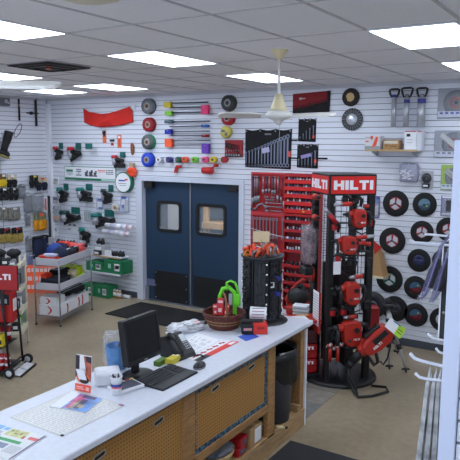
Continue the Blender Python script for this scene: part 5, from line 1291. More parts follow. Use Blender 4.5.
# desk phone
pp=hz(180,357,TOP); t=thing('desk_phone','black desk phone with tilted pale display behind the monitor','phone',(pp.x-.03,pp.y+.02,TOP),PI/2-.1)
Mp=TR((0,.03,.10),(R_(-38),0,0))
MB().prism([(-.1,0),(.1,0),(.08,.03),(-.06,.16),(-.1,.15)],-.1,.1,.006,M=TR((0,0,0),(0,0,-PI/2))).build('body',black,t)
sl=math.atan2(.13,-.14)
Mf=TR((0,-.01,.098),(R_(-43),0,0))
MB(Mf).box((.045,0,.0),(.085,.012,.15),.004).build('face',mat('phone dark',(30,30,33),.4),t)
MB(Mf).box((.055,-.008,.035),(.055,.004,.06),.001).build('display',mat('phone display',(206,212,214),.3),t)
kk=MB(Mf)
for i in range(4):
    for j in range(3): kk.box((.035+.02*j,-.008,-.005-.018*i),(.014,.006,.011),.002)
kk.build('key_pad',ltgrey,t)
hs=MB(Mf); hs.tube([(-.055,-.02,-.09),(-.055,-.035,-.04),(-.055,-.038,.02),(-.055,-.02,.075)],[.018,.013,.013,.018],10).ball((-.055,-.012,-.085),(.022,.022,.028),8).ball((-.055,-.012,.078),(.022,.022,.028),8); hs.build('handset',black,t)
# yellow and green note box
p=hz(176,362.5,TOP)
t=thing('note_box','yellow box of notes beside the phone','box',(p.x-.02,p.y,TOP),PI/2+.15); MB().box((0,0,.022),(.15,.06,.044),.002).build('carton',mat('note yellow',(206,190,60),.6),t); MB().box((.04,0,.0445),(.05,.05,.002)).build('paper_top',mat('note cream',(240,232,190),.6),t)
p=hz(163,364.5,TOP)
t=thing('marker_box','green and yellow box between the phone and the keyboard','box',(p.x-.02,p.y,TOP),PI/2+.1); MB().box((0,0,.018),(.12,.05,.036),.002).build('carton',mat('marker green',(86,120,40),.6),t); MB().box((.035,-.0255,.018),(.045,.002,.034)).build('yellow_panel',yellow,t)
t=tag(MB().tube([(p.x+.02,p.y+.10,TOP+.008),(p.x+.07,p.y+.17,TOP+.012),(p.x+.08,p.y+.26,TOP+.008),(p.x+.12,p.y+.31,TOP+.008),(p.x+.16,p.y+.29,TOP+.008)],.006,8).build('phone_cord',black),'black curled cord lying between the keyboard and note box','cord')
# photo card stand
cp=hz(82,391.5,TOP); da=hz(75.5,390,TOP); db=hz(91,393,TOP); vx=(db-da); cr=math.atan2(vx.y,vx.x); cw=vx.length
t=thing('display_card','tall picture card with salmon foot band standing on the counter','card',((da.x+db.x)/2,(da.y+db.y)/2,TOP),cr)
ztop=onpl(85,356,(cp.x,cp.y,0),Vector((-_sy,_cy,0))).z-TOP
MB(TR((0,0,0),(R_(-5),0,0))).box((0,0,ztop/2),(cw,.006,ztop),.001).build('panel',mat('card white',(230,226,226),.5),t)
Mc=TR((0,0,0),(R_(-5),0,0))
MB(Mc).box((0,-.004,ztop*.1),(cw,.003,ztop*.2)).build('salmon_band',mat('band salmon',(246,98,80),.55),t)
MB(Mc).box((-cw*.38,-.0038,ztop*.68),(cw*.24,.002,ztop*.6)).build('picture_dark',mat('picture maroon black',(44,30,44),.5),t)
MB(Mc).prism([(cw*.0,ztop*.98),(cw*.5,ztop*.98),(cw*.5,ztop*.3),(cw*.25,ztop*.34),(cw*.12,ztop*.7)],-.0055,-.0045).build('picture_skin',mat('picture copper',(176,90,70),.5,var=.25,scale=30),t)
MB(Mc).prism([(cw*.1,ztop*.98),(cw*.5,ztop*.98),(cw*.5,ztop*.8),(cw*.2,ztop*.84)],-.0065,-.0056).build('picture_dark',mat('picture maroon black',(44,30,44),.5),t)
MB(Mc).prism([(cw*.42*math.cos(a)+.0,ztop*(.38+.15*math.sin(a))) for a in [2*PI*i/20 for i in range(20)]],-.0075,-.0066).build('picture_ball',mat('picture orange',(226,116,70),.5,var=.15,scale=40),t)
MB(Mc).prism([(cw*(.1+.3*math.cos(a)),ztop*(.33+.1*math.sin(a))) for a in [2*PI*i/20 for i in range(20)]],-.0085,-.0076).build('picture_dark',mat('picture brown black',(40,26,26),.5),t)
MB(Mc).box((-cw*.2,-.0062,ztop*.12),(cw*.4,.002,ztop*.03)).box((-cw*.15,-.0062,ztop*.07),(cw*.5,.002,ztop*.02)).box((cw*.3,-.0062,ztop*.09),(cw*.2,.002,ztop*.09)).build('lettering',mat('band pale',(250,190,180),.6),t)
MB(TR((0,.03,0),(R_(20),0,0))).box((0,0,ztop*.35),(cw*.5,.004,ztop*.7)).build('strut',paper,t)
# white box behind the cup
p0=hz(92,385.5,TOP); p1=hz(114,372,TOP); v=p1-p0
bc2=hz(107,383,TOP)
t=boxthing('card_printer',bc2.x-.01,bc2.y+.02,TOP,(.17,.16,.085),R_(50),mat('device white',(222,222,226),.45),'low white desk device behind the paper cup','device',(),.01)
MB().box((.05,-.081,.045),(.03,.004,.05)).build('slot',black,t); MB().box((0,.02,.086),(.12,.09,.004),.001).build('lid',mat('lid white',(236,236,240),.4),t)
# keypad device
bc3=hz(128,387,TOP)
t=thing('card_reader','white keypad device under the monitor foot','device',(bc3.x,bc3.y-.02,TOP),R_(75))
MB().box((0,0,.012),(.2,.15,.024),.005).build('body',mat('device white',(222,222,226),.45),t)
k=MB().box((-.005,-.006,.0245),(.175,.115,.003)) 
for i in range(5):
    for j in range(6): k.box((-.075+.028*j,-.05+.022*i,.026),(.022,.016,.006),.002)
k.build('keys',mat('key slate',(84,88,100),.5),t)
MB().box((.05,.062,.026),(.03,.014,.007),.002).build('red_key',red,t); MB().box((.085,.062,.026),(.024,.014,.007),.002).build('yellow_key',yellow,t)
# paper cup
cpos=hz(114.5,395,TOP)
t=thing('paper_cup','white paper cup holding pens, nearest the display card','cup',(cpos.x,cpos.y+.02,TOP))
MB().lathe([(0,.003),(.028,.003),(.038,.118),(.041,.12),(.041,.123),(.037,.123),(.036,.118),(.031,0),(0,0)],28).build('cup_body',mat('cup white',(238,238,240),.5),t)
MB().lathe([(.0345,.055),(.0362,.075),(.0366,.075),(.0349,.055)],28).build('blue_band',mat('cup blue',(60,70,150),.5),t)
MB().lathe([(.0335,.045),(.0344,.055),(.0348,.055),(.0339,.045)],28).build('coral_band',mat('cup coral',(240,110,90),.5),t)
for i in range(4):
    x=.012*math.cos(i*1.7);y=.012*math.sin(i*1.7)
    tag(MB().cyl((x*.3,y*.3,.006),(x*2,y*2,.13),.005,n=8).build('pen',[black,dgrey,navy,mat('pen brown',(90,50,40),.5)][i],None,(cpos.x,cpos.y+.02,TOP)),'dark pen standing in the white paper cup','pen','pens in the paper cup')
# blue bag in clear film behind the monitor
bb_=hz(112,370,TOP); t=thing('gift_bag','blue bag wrapped in crinkled clear film left of the monitor','bag',(bb_.x+.0,bb_.y+.06,TOP),R_(50))
MB().lathe([(0,.004),(.065,.004),(.09,.17),(.088,.17),(.062,0),(0,0)],8,smooth=False).build('blue_paper',mat('bag blue',(40,130,196),.5,var=.1,scale=20),t)
MB().soft((0,0,.14),(.19,.17,.26),.2,6,6,8).build('film',mat('thin cellophane',(228,232,240),.08,alpha=.14),t)
MB().box((.03,-.07,.18),(.05,.004,.065),.001,M=TR((0,0,0),(0,R_(10),0))).build('blue_card',mat('card blue white',(90,140,220),.5),t)
MB().box((.075,-.05,.19),(.04,.004,.09),.001,M=TR((0,0,0),(0,R_(6),0))).build('orange_card',orange,t)
MB().tube([(0,-.05,.17),(.01,-.06,.21),(.02,-.05,.19),(.0,-.04,.17)],.005,6).build('clip',black,t)
# crumpled white bag near the far left edge
pb=hz(193,331,TOP); t=thing('plastic_bag','crumpled white plastic bag with red specks left of the basket','bag',(pb.x-.03,pb.y-.02,TOP),PI/2-.35)
MB().soft((-.02,.02,.03),(.30,.15,.08),.26,7,9,14).build('film',mat('bag white',(236,238,242),.5),t)
MB().soft((.08,.0,.055),(.08,.07,.03),.2,6,2,5).build('red_content',mat('bag pink',(224,170,176),.5),t)
# wicker basket
kb_=hz(224,327,TOP); BX=kb_.x; BY=kb_.y+.0
t=thing('wicker_basket','brown wicker basket with arched handle on the far counter','basket',(BX,BY,TOP))
wick=mat('wicker brown',(88,38,28),.6,var=.3,scale=40,bump=.4); wl=mat('wicker light',(150,116,78),.6)
m=MB(); 
for k in range(9):
    z=.012+.014*k; r=.125+.056*(k/8)
    n=48; pts=[(r*(1+.02*((i%2)*2-1)*(1 if k%2 else -1))*math.cos(2*PI*i/n),r*(1+.02*((i%2)*2-1)*(1 if k%2 else -1))*math.sin(2*PI*i/n),z) for i in range(n)]
    m.m(1 if k in(3,5) else 0).tube(pts,.0085,6,True)
m.m(0).cyl((0,0,.002),(0,0,.01),.125,n=28); m.lathe([(.12,.01),(.172,.125)],28)
m.build('weave',[wick,wl],t)
rim=MB(); n=48
for ph in (0,PI/3): rim.tube([(.184*math.cos(2*PI*i/n),.184*math.sin(2*PI*i/n),.135+.006*math.sin(12*PI*2*i/n/2+ph*3)) for i in range(n)],.009,6,True)
rim.build('rim',wick,t)
va_=math.atan2(kb_.y,kb_.x)
hp=[(.178*math.cos(a)*math.cos(va_+.15),.178*math.cos(a)*math.sin(va_+.15),.13+.17*math.sin(a)) for a in [PI*i/16 for i in range(17)]]
MB().tube(hp,.010,8).build('handle',mat('wicker handle',(130,74,46),.6),t)
def inb(px,py,dz,dd=0):  # point in the basket seen at px,py at distance of its centre
    return onpl(px,py,(BX,BY,0),Vector((-_sy,_cy,0)))
for (px,py,wd,hh,tilt,lab) in ((217.5,309,.04,.10,-4,'leftmost and lower'),(221.5,306,.06,.15,3,'tallest'),(227.5,309,.04,.11,8,'rightmost')):
    p=inb(px,py,0); t=thing('red_packet','red printed packet standing in the wicker basket, %s'%lab,'packet',(p.x,p.y-.03,p.z-hh/2),R_(25),None)
    Mk=TR((0,0,0),(R_(-6),R_(tilt),0))
    MB(Mk).box((0,0,hh/2),(wd,.02,hh),.004).build('packet_body',mat('packet red',(206,40,44),.4),t)
    MB(Mk).box((0,-.0105,hh*.8),(wd*.7,.002,hh*.14)).build('print',mat('packet pale',(236,200,200),.5),t); MB(Mk).box((0,-.0105,hh*.3),(wd*.5,.002,hh*.22)).build('print',mat('packet pale',(236,200,200),.5),t)
# lime green clamp tool standing in the basket
p=inb(236,303,0); t=thing('lime_gauge','lime green plastic loop handled tool standing in the basket','tool',(p.x-.02,p.y+.05,TOP+.02),R_(30))
zc0=p.z-TOP-.02
lp=[]
def LP(px,py): q=onpl(px,py,(p.x-.02,p.y+.05,0),Vector((-_sy,_cy,0))); q=Matrix.Rotation(-R_(30),4,'Z')@(q-Vector(t.location)); return (q.x,q.y,q.z)
MB().tube([LP(221,309),LP(220,296),LP(223,288.5),LP(229,287.5),LP(234,292),LP(235.5,300)],.02,8).build('left_loop',limeg,t)
MB().tube([LP(226.5,290),LP(227,282.5),LP(230.5,281),LP(235,283),LP(237,287),LP(238.5,294)],.012,8).build('right_loop',limeg,t)
a=LP(230,289);b2=LP(234,281.5); MB().tube([LP(228,282.7),LP(231,281.8),LP(234.5,283.5)],.011,8).build('grip',black,t)
m=LP(236.5,300); MB().box(m,(.075,.04,.12),.02,seg=3).box((m[0]-.015,m[1]-.0,m[2]-.09),(.035,.03,.08),.006).build('body',limeg,t)
m2=LP(230.5,299); MB().box((m2[0],m2[1]-.01,m2[2]),(.03,.02,.1),.003).build('scale_plate',ltgrey,t)
# red and black box, paper roll and blue sheet
sh=Sheet('blue_leaflet','blue and white leaflet under the red and black box','leaflet',((234,335),(262,326),(272,333),(246,341.5)),mat('leaflet pale',(206,212,230),.5)); sh.layer([(.0,.3,.5,1)],mat('leaflet blue',(60,90,190),.5))
pk=hz(254,333.5,TOP); t=thing('blade_box','open red and black cardboard box on the far counter','box',(pk.x-.01,pk.y+.02,TOP+.003),R_(35))
MB().box((-.06,0,.04),(.10,.12,.08),.003).build('black_half',mat('card black',(26,26,28),.5),t); MB().box((.05,0,.042),(.12,.122,.084),.003).build('red_half',mat('card red',(218,50,38),.45),t)
MB().box((-.06,-.061,.045),(.07,.002,.022)).build('lettering',mat('lettering red white',(220,150,146),.5),t); MB().box((.05,-.062,.055),(.06,.002,.02)).build('lettering',mat('lettering dark red',(150,20,20),.5),t)
MB().box((-.02,.05,.09),(.2,.04,.008),.002,M=TR((0,0,0),(R_(18),0,0))).build('flap',mat('card black',(26,26,28),.5),t)
pr_=hz(257,327,TOP); t=thing('receipt_roll','curled white printed paper standing behind the red box','paper',(pr_.x-.02,pr_.y+.06,TOP+.0),R_(25))
m=MB(); n=14; vs=[]
for i in range(n+1):
    a=-.5+2.0*i/n
    for x in (-.075,.075): vs.append((x,-.05*math.cos(a*1.2)*1.2,.035+.065*(1+math.sin(a))))
m.add(vs,[[2*i,2*i+1,2*i+3,2*i+2] for i in range(n)],True); m.add([(x,y+.003,z) for x,y,z in vs],[[2*i,2*i+1,2*i+3,2*i+2] for i in range(n)],True)
m.box((0,-.01,.02),(.14,.06,.04),.01); m.build('paper_curl',paper,t)
k=MB()
for j in (2,5,8,11): 
    y=vs[2*j][1]-.0015; z=vs[2*j][2]; k.box((0,y-.001,z),(.11,.002,.006))
k.build('print_lines',mat('print mauve red',(176,110,130),.6),t)
t=thing('green_pen','green marker pen standing against the basket','pen',tuple(hz(241,327.5,TOP)))
MB().cyl((0,0,0),(-.01,.01,.075),.008,n=10).build('pen_body',mat('pen green',(20,110,80),.4),t); MB().cyl((-.01,.01,.075),(-.0125,.0125,.09),.0085,n=10).build('pen_cap',green,t)

# ---- carousel of black bins at the end of the counter
TX,TY=-2.755,4.905
plm=mat('bin plastic black',(24,25,27),.5); plg=mat('bin plastic grey',(42,44,48),.5)
t=thing('accessory_carousel','black plastic bin carousel full of orange packs at the counter end','display stand',(TX,TY,TOP),R_(22))
MB().lathe([(0,.03),(.19,.028),(.225,.015),(.24,.004),(.24,0),(0,0)],32).build('base',plm,t)
def oct_(r,z0,z1): return MB().prism([(r*math.cos(PI/8+i*PI/4),r*math.sin(PI/8+i*PI/4)) for i in range(8)],z0,z1,M=TR((0,0,0),(PI/2,0,0)))
m=MB(); m.cyl((0,0,.03),(0,0,.60),.178,n=8,smooth=False); m.build('column',plg,t)
for i in range(8):
    a=i*PI/4+PI/8
    Mb=Matrix.Rotation(a,4,'Z')
    rb=MB(Mb)
    rb.box((.17,0,.315),(.024,.014,.56),.003); rb.build('rib',plm,t)
for i in range(8):
    a=i*PI/4+.0
    Mb=Matrix.Rotation(a,4,'Z'); fc=MB(Mb).box((.163,0,.32),(.014,.10,.52))
    for k in range(6):
        for s in (-1,1): fc.box((.17,s*.03,.09+.092*k),(.022,.03,.032),.003)
    c_=fc.build('bin_row',plm,t)
    if i%2==0:
        ck=MB(Mb)
        for k in range(6): ck.ball((.18,.062,.1+.09*k),.009,6)
        ck.build('white_stud',paper,t)
    hk=MB(Mb).box((.168,0,.32),(.012,.02,.46))
    if i%2==1:
        for k in range(5):
            hk.cyl((.16,.0,.12+.1*k),(.22,.0,.12+.1*k),.012,n=8)
        hk.build('side_knob',plm,t)
MB(Matrix.Rotation(-PI/2+.5,4,'Z')).box((.172,.03,.36),(.006,.035,.05),.001).build('price_label',paper,t)
[MB(Matrix.Rotation(-PI/2+.9,4,'Z')).cyl((.16,0,z_),(.22,0,z_),.02,n=10).build('blue_knob',mat('knob blue',(40,44,130),.5),t) for z_ in (.42,.28)]
MB().lathe([(.175,.575),(.2,.6),(.2,.612),(.17,.6)],24).build('top_rim',plg,t)
random.seed(31); om=[orange,mat('pack burnt orange',(206,80,40),.5),mat('pack amber',(216,130,50),.5),mat('pack brick',(160,50,36),.5),mat('pack steel',(140,130,130),.4,.4)]
for i in range(40):
    a=2*PI*i/40*3+random.uniform(-.1,.1); r=random.uniform(.07,.165); Mq=Matrix.Translation((TX,TY,TOP))
    o=thing('bit_packet','small orange packet heaped in the top of the black carousel','packet',(TX+r*math.cos(a),TY+r*math.sin(a),TOP+.60+.075*(1-r/.19)+random.uniform(0,.03)),(random.uniform(-.6,.6),random.uniform(-.6,.6),random.uniform(0,3)),'packets in the carousel top')
    MB().box((0,0,.02),(.055,.022,.065),.004).build('packet_body',om[random.choice([0,0,1,1,2,3,4])],o); MB().box((0,-.0105,.03),(.03,.002,.015)).build('label',paper if i%3==0 else black,o)
o=thing('header_card','blank tan card standing at the top of the black carousel','card',(TX-.03,TY+.02,TOP+.64),R_(28))
MB(TR((0,0,0),(R_(-12),0,0))).box((0,0,.13),(.15,.004,.10),.001).build('card',mat('card manila',(206,186,146),.7),o); MB().cyl((0,.004,0),(0,.02,.11),.004,n=6).build('wire_stem',steel,o)
MB().torus((0,0,.04),.05,.012,'z',16,6).build('stem_coil',steel,o)
# ================================================================ RED TOOL BOARD ON THE BACK WALL
bx0=wy(251,173,WALL_Y-.05); bx1=wy(286.5,174,WALL_Y-.05); bx2=wy(322,176,WALL_Y-.05)
BT=wy(268,172.6,WALL_Y-.05).z; BM=wy(268,214,WALL_Y-.05).z; BB=.80
def brd(name,label,x0,x1,z0,z1):
    t=thing(name,label,'board',((x0+x1)/2,WALL_Y+.0006,(z0+z1)/2)); w,h=x1-x0,z1-z0
    MB().box((0,-.015,0),(w,.03,h),.002).build('panel',dred,t)
    f=MB()
    for s in (-1,1): f.box((s*(w/2-.01),-.035,0),(.02,.02,h)).box((0,-.035,s*(h/2-.012)),(w-.04,.02,.024))
    f.build('panel_rim',mat('rim rose',(206,60,66),.5),t); return t,w,h
brd('tool_board','red tool board with sockets and long tools left of the red shelves',bx0.x,bx1.x-.003,BM,BT)
brd('wrench_board','lower red board of big wrenches behind the black carousel',bx0.x,bx1.x-.003,BB,BM-.004)
def hang(x0,y0,x1,y1,label,kind,group,ms=chrome):
    cx,cz,w,h=wbox(x0,y0,x1,y1,.06); t=thing({'ext':'extension_bar','wr':'large_wrench','rat':'ratchet_handle','bit':'drive_socket','bar':'breaker_bar'}[kind],label,'tool',(cx,WALL_Y-.055,cz),0,group)
    MB().cyl((0,-.01,h*.42 if h>w else 0),(0,.0562,h*.42 if h>w else 0),.004,n=6).build('peg',ms,t)
    if kind=='ext':
        MB().cyl((0,0,-h*.3),(0,0,h*.5),w*.22,n=10).build('shaft',ms,t); MB().cyl((0,0,-h*.5),(0,0,-h*.25),w*.42,n=12).build('socket_end',steel,t); MB().ball((0,0,h*.46),w*.36,8).build('ball_end',ms,t)
    elif kind=='wr':
        MB().box((0,0,0),(w*.45,.01,h*.86),.003).build('shank',ms,t)
        m=MB(); m.torus((0,0,h*.45),w*.4,w*.16,'y',14,6).torus((0,0,-h*.45),w*.4,w*.16,'y',14,6); m.build('ring_end',ms,t)
    elif kind=='rat':
        MB().tube([(-w/2,0,0),(-w*.1,0,h*.05),(w*.3,0,-h*.03),(w/2,0,0)],[h*.42,h*.28,h*.3,h*.42],8).build('handle',ms,t); MB().cyl((-w/2+.01,-.015,0),(-w/2+.01,.015,0),h*.6,n=12).build('drive_head',steel,t)
    elif kind=='bit':
        MB().cyl((-w/2,0,0),(w*.1,0,0),h*.5,n=12).build('socket_end',ms,t); MB().cyl((w*.1,0,0),(w/2,0,0),h*.36,n=10).build('drive_end',steel,t)
tarn=mat('tool nickel',(150,150,158),.3,.75); tdk=mat('tool gunmetal',(84,86,96),.35,.6)
for i,(x,y1,m_) in enumerate(((252.3,205,tdk),(254.6,203,tarn),(256.7,202.5,tarn),(258.6,202,tdk))): hang(x-1.1,175.5,x+1.1,y1,'long extension bar hanging at the left edge of the tool board','ext','long bars on the tool board',m_)
for i,(x,y1,m_) in enumerate(((263,193.5,tarn),(266,193,tdk),(269,193,tarn),(272.2,194,tdk),(274.8,194.5,tarn))): hang(x-1.2,176.5,x+1.2,y1,'short extension hanging in the middle of the tool board','ext','short bars on the tool board',m_)
hang(276.3,176.5,279,201.5,'long jointed bar right of the short extensions','ext','tools right on the tool board',tarn)
hang(280.3,177.5,282.3,203,'thin bar second from the right on the tool board','ext','thin bars on the tool board',tdk)
hang(282.6,177.5,284.8,209,'longest dark bar at the right edge of the tool board','ext','thin bars on the tool board two',tdk)
for (x,y,l) in ((266.3,197,'left small socket in the upper pair'),(272.8,197.3,'right small socket in the upper pair'),(267.3,199.8,'left small socket in the lower pair'),(272,200.2,'right small socket in the lower pair')): hang(x-2,y-1,x+2,y+1,l+' on the tool board','bit',None,tarn)
for (y,l) in ((203.3,'uppermost'),(207,'middle'),(211,'lowest')): hang(266,y-.9,282,y+.9,'%s of three level ratchet handles on the tool board'%l,'rat',None,tarn)
a=[wy(*q,WALL_Y-.055) for q in ((252,208.7),(256,208.7),(258,205),(262,203.7),(265,206),(266,210.5))]; c0=sum(a,Vector())/6
t=thing('brace_handle','bent brace handle at the lower left of the tool board','tool',tuple(c0)); MB().tube([tuple(p-c0) for p in a],.014,8).build('crank',tarn,t); MB().ball(tuple(a[0]-c0),.022,8).build('knob',tdk,t)
for i in range(8): hang(251.7+3.35*i,217+.25*i,254.3+3.35*i,239,'big combination wrench in the row on the lower red board','wr','big wrenches on the lower red board',tarn)
hang(281,218,283.8,240,'tall wrench alone at the right of the lower red board','wr',None,tarn)
for i in range(8): hang(251.7+3.35*i,241,254.3+3.35*i,258,'wrench in the lowest row behind the black carousel','wr','low wrenches behind the carousel',tdk)
a=wy(250,228,WALL_Y-.11); b_=wy(288,238,WALL_Y-.11)
t=thing('retaining_strap','pale strap slanting across the big wrenches','strap',tuple((a+b_)/2)); MB().tube([tuple(a-(a+b_)/2),(0,0,-.012),tuple(b_-(a+b_)/2)],.009,6).build('strap',ltgrey,t)
# shelving for sockets
SX0=bx1.x+.004; SX1=bx2.x
t=thing('socket_rack','red steel rack of narrow socket shelves behind the tower','rack',((SX0+SX1)/2,WALL_Y-.001,0)); w=SX1-SX0
MB().box((0,-.01,(BB-.53+BT)/2),(w,.02,BT-BB+.53)).build('back_panel',mat('rack dark red',(140,18,26),.5),t)
for s in (-1,1): MB().box((s*(w/2-.008),-.07,(BB-.53+BT)/2),(.016,.10,BT-BB+.53)).build('side_rail',dred,t)
MB().box((0,-.07,BT-.02),(w,.12,.045),.003).build('top_cap',dred,t)
ly=[181.5,188.5,196,203.5,211.3,222,231.3,241.3,252,267,275.5,284,292.5,301,310]
random.seed(44)
for i,yy in enumerate(ly):
    z=wy(302,yy,WALL_Y-.15).z
    k=MB(); k.box((0,-.08,z-.006),(w-.034,.13,.006)).box((0,-.147,z-.006),(w-.034,.008,.055 if i<5 else .045),.002)
    k.build('shelf',mat('lip bright red',(206,28,24),.4) if i<5 else dred,t)
    if i%5==4: MB().box((.05,-.152,z-.004),(.03,.003,.02)).build('price_tag',yellow,t)
    if i in(5,):MB().box((0,-.13,z+.09),(w-.034,.05,.03)).build('divider',dred,t)
    nm=('first','second','third','fourth','fifth','sixth','seventh','eighth','ninth','tenth','eleventh','twelfth','thirteenth','fourteenth','fifteenth')[i]
    n=10 if i<9 else 7
    for j in range(n):
        x=(SX0+SX1)/2-w/2+.04+(w-.08)*(j+.5)/n
        r=random.uniform(.013,.02) if i<9 else random.uniform(.02,.028); hh=random.uniform(.04,.07)
        if i in(7,): hh=.045; r=.018
        o=thing('socket','small socket standing on the %s red shelf from the top'%nm,'socket',(x,WALL_Y-.11+random.uniform(-.01,.01),z-.003),0,'sockets on the %s red shelf'%nm)
        c=MB(); c.lathe([(0,0),(r,0),(r,hh*.5),(r*.8,hh*.6),(r*.8,hh),(r*.45,hh),(r*.45,hh*.7),(0,hh*.7)],10)
        c.build('socket_body',random.choice([chrome,chrome,tarn,tdk,mat('socket violet',(96,96,150),.3,.6)]) if i<9 else random.choice([black,tdk,dgrey,black]),o)
# ================================================================ ROTATING TOOL TOWER
TC=Vector((-2.648,6.517,0)); TH=R_(45); TW,TD=.52,.53; TZ=2.325
Tm=Matrix.Translation(TC)@Matrix.Rotation(TH,4,'Z')
TWR=thing('display_tower','black revolving display tower with red and white lettered header','display stand',tuple(TC),TH)
MB().lathe([(0,.05),(.40,.045),(.43,.03),(.44,.0),(0,0)],40).build('base',mat('tower black',(17,17,19),.4),TWR)
for sx in (-1,1):
    for sy in (-1,1): MB().box((sx*(TW/2-.03),sy*(TD/2-.03),(TZ-.24)/2+.03),(.07,.07,TZ-.25),.004).build('post',mat('tower black',(17,17,19),.4),TWR)
gr=MB()
for i in range(8): gr.cyl((-TW/2+.06+.066*i,.03,.7),(-TW/2+.06+.066*i,.03,TZ-.27),.0035,n=5)
for i in range(22): gr.cyl((-TW/2+.05,.03,.72+.062*i),(TW/2-.05,.03,.72+.062*i),.0035,n=5)
gr.build('wire_grid',mat('grid dark',(60,60,64),.5,.5),TWR)
MB().box((0,.04,.76),(TW-.12,.012,1.14)).box((0,0,.7),(.012,TD-.12,1.05)).build('core_panel',mat('core brown black',(34,20,20),.7),TWR)
hd=MB().box((0,0,TZ-.11),(TW+.02,TD+.02,.225),.004).build('header',mat('tower black',(17,17,19),.4),TWR)
for (M_,wd,nm) in ((TR((0,-TD/2-.012,TZ-.11)),TW-.02,'front'),(TR((-TW/2-.012,0,TZ-.11),(0,0,-PI/2)),TD-.02,'side'),(TR((TW/2+.012,0,TZ-.11),(0,0,PI/2)),TD-.02,'side'),(TR((0,TD/2+.012,TZ-.11),(0,0,PI)),TW-.02,'front')):
    p=MB(M_).box((0,0,0),(wd,.012,.185),.001).build('header_panel',mat('header red',(218,36,32),.4),hd)
    logo_mb('HILTI',wd*.9,.10,-.008,M=M_).build('header_lettering',mat('header white',(240,240,242),.4),hd)
for z in (.42,.78,1.1,1.44,1.8):
    MB().cyl((-TW/2+.03,-TD/2+.04,z),(TW/2-.03,-TD/2+.04,z),.008,n=6).build('cross_rail',mat('tower black',(17,17,19),.4),TWR)
def tp(px,py,ly=0.0):
    """point seen at px,py on the tower's local plane y=ly, tower frame"""
    n=Tm.to_3x3()@Vector((0,1,0)); return Tm.inverted()@onpl(px,py,Tm@Vector((0,ly,0)),n)
def ttool(name,label,cat,l,r=0,group=None): return thing(name,label,cat,tuple(Tm@Vector(l)),TH+r,group)
tred=mat('hammer red',(182,40,28),.42); tblk=mat('hammer black',(24,24,26),.5)
def rotary(x0,y0,x1,y1,label,ly,nx0,knob=True):
    """red rotary hammer; x0..x1,y0..y1 is its red motor body, nx0 how far left the chuck reaches"""
    a=tp(x0,y0,ly); b=tp(x1,y1,ly); w=b.x-a.x; h=a.z-b.z; c=Vector(((a.x+b.x)/2,ly,(a.z+b.z)/2)); L=c.x-tp(nx0,(y0+y1)/2,ly).x
    t=ttool('rotary_hammer',label,'power tool',c,0,'red hammers on the tower')
    MB().prism([(-w*.5,h*.38),(-w*.28,h*.5),(w*.36,h*.48),(w*.5,h*.3),(w*.5,-h*.36),(w*.32,-h*.5),(-w*.2,-h*.5),(-w*.46,-h*.3)],-.06,.06,.018).build('motor_body',tred,t)
    z=h*.22
    MB().cyl((-w*.45,0,z),(-w*.75,0,z),h*.17,h*.14,n=16).build('gear_collar',tred,t)
    MB().cyl((-w*.72,0,z),(-w*.72-(L-w*.72)*.55,0,z),h*.14,h*.11,n=16).cyl((-w*.72-(L-w*.72)*.55,0,z),(-L,0,z),h*.085,h*.07,n=14).build('chuck',tblk,t)
    if knob:
        MB().cyl((w*.18,-.08,h*.16),(w*.18,-.055,h*.16),h*.1,n=16).build('selector_knob',tblk,t)
        MB().cyl((-w*.18,-.07,-h*.24),(-w*.18,-.055,-h*.24),h*.06,n=12).build('brush_cap',dgrey,t)
    logo_mb('HILTI',w*.34,h*.075,0).build('logo',paper,t).location=(w*.2,-.062,-h*.2)
    MB().tube([(w*.38,0,h*.34),(w*.8,0,h*.3),(w*.92,0,h*.05),(w*.88,0,-h*.35),(w*.4,0,-h*.42)],[h*.08,h*.1,h*.1,h*.09,h*.08],10).build('rear_handle',tblk,t)
    MB().tube([(-w*.8,-.01,z),(-w*.82,-.05,z-h*.2),(-w*.86,-.06,z-h*.62)],[h*.07,h*.075,h*.085],10).build('side_handle',tblk,t)
    MB().box((-w*.05,0,-h*.54),(w*.7,.1,h*.12),.012).build('bottom_guard',tblk,t)
    MB().tube([(w*.7,0,-h*.4),(w*.72,.0,-h*.75),(w*.3,.0,-h*.85),(-w*.1,.02,-h*.7)],.008,6).build('power_cord',tblk,t)
    return t
FY=-TD/2-.06
rotary(352.2,209,364.5,227.5,'red hammer drill at the top of the tower front',FY,343)
rotary(341,236,354.5,253.8,'red hammer drill second from the top on the tower front',FY,331)
rotary(344.5,282.2,358.3,304,'red hammer drill third down on the tower front',FY,330)
rotary(342.5,320.8,359.5,345,'large red hammer drill lowest on the tower front',FY,328)
# smaller tools between them
def grinder(px,py,l,ang,label,group='slim tools on the tower',body=tred,ly=FY):
    p=tp(px,py,ly); s=l; t=ttool('slim_tool',label,'power tool',p,0,group); M=TR((0,0,0),(0,-R_(ang),0))
    MB(M).cyl((-s*.1,0,0),(s*.45,0,0),.026,.022,n=14).build('grip',body,t)
    MB(M).cyl((-s*.5,0,0),(-s*.1,0,0),.016,.024,n=12).build('nose',mat('tool silver',(176,178,184),.35,.7),t)
    MB(M).cyl((s*.42,0,0),(s*.5,0,0),.028,n=12).build('end_cap',tblk,t); return t
grinder(344,204.2,.22,3,'red and silver slim tool hanging left of the top hammer')
grinder(364,237,.24,-176,'red and silver slim tool beside the second hammer')
grinder(356.5,276.8,.17,4,'short red handled tool above the third hammer')
grinder(350.5,317.0,.16,2,'short red handled tool above the lowest hammer')
grinder(330.8,216,.24,-50,'dark red slanting tool left of the top hammer',body=dred)
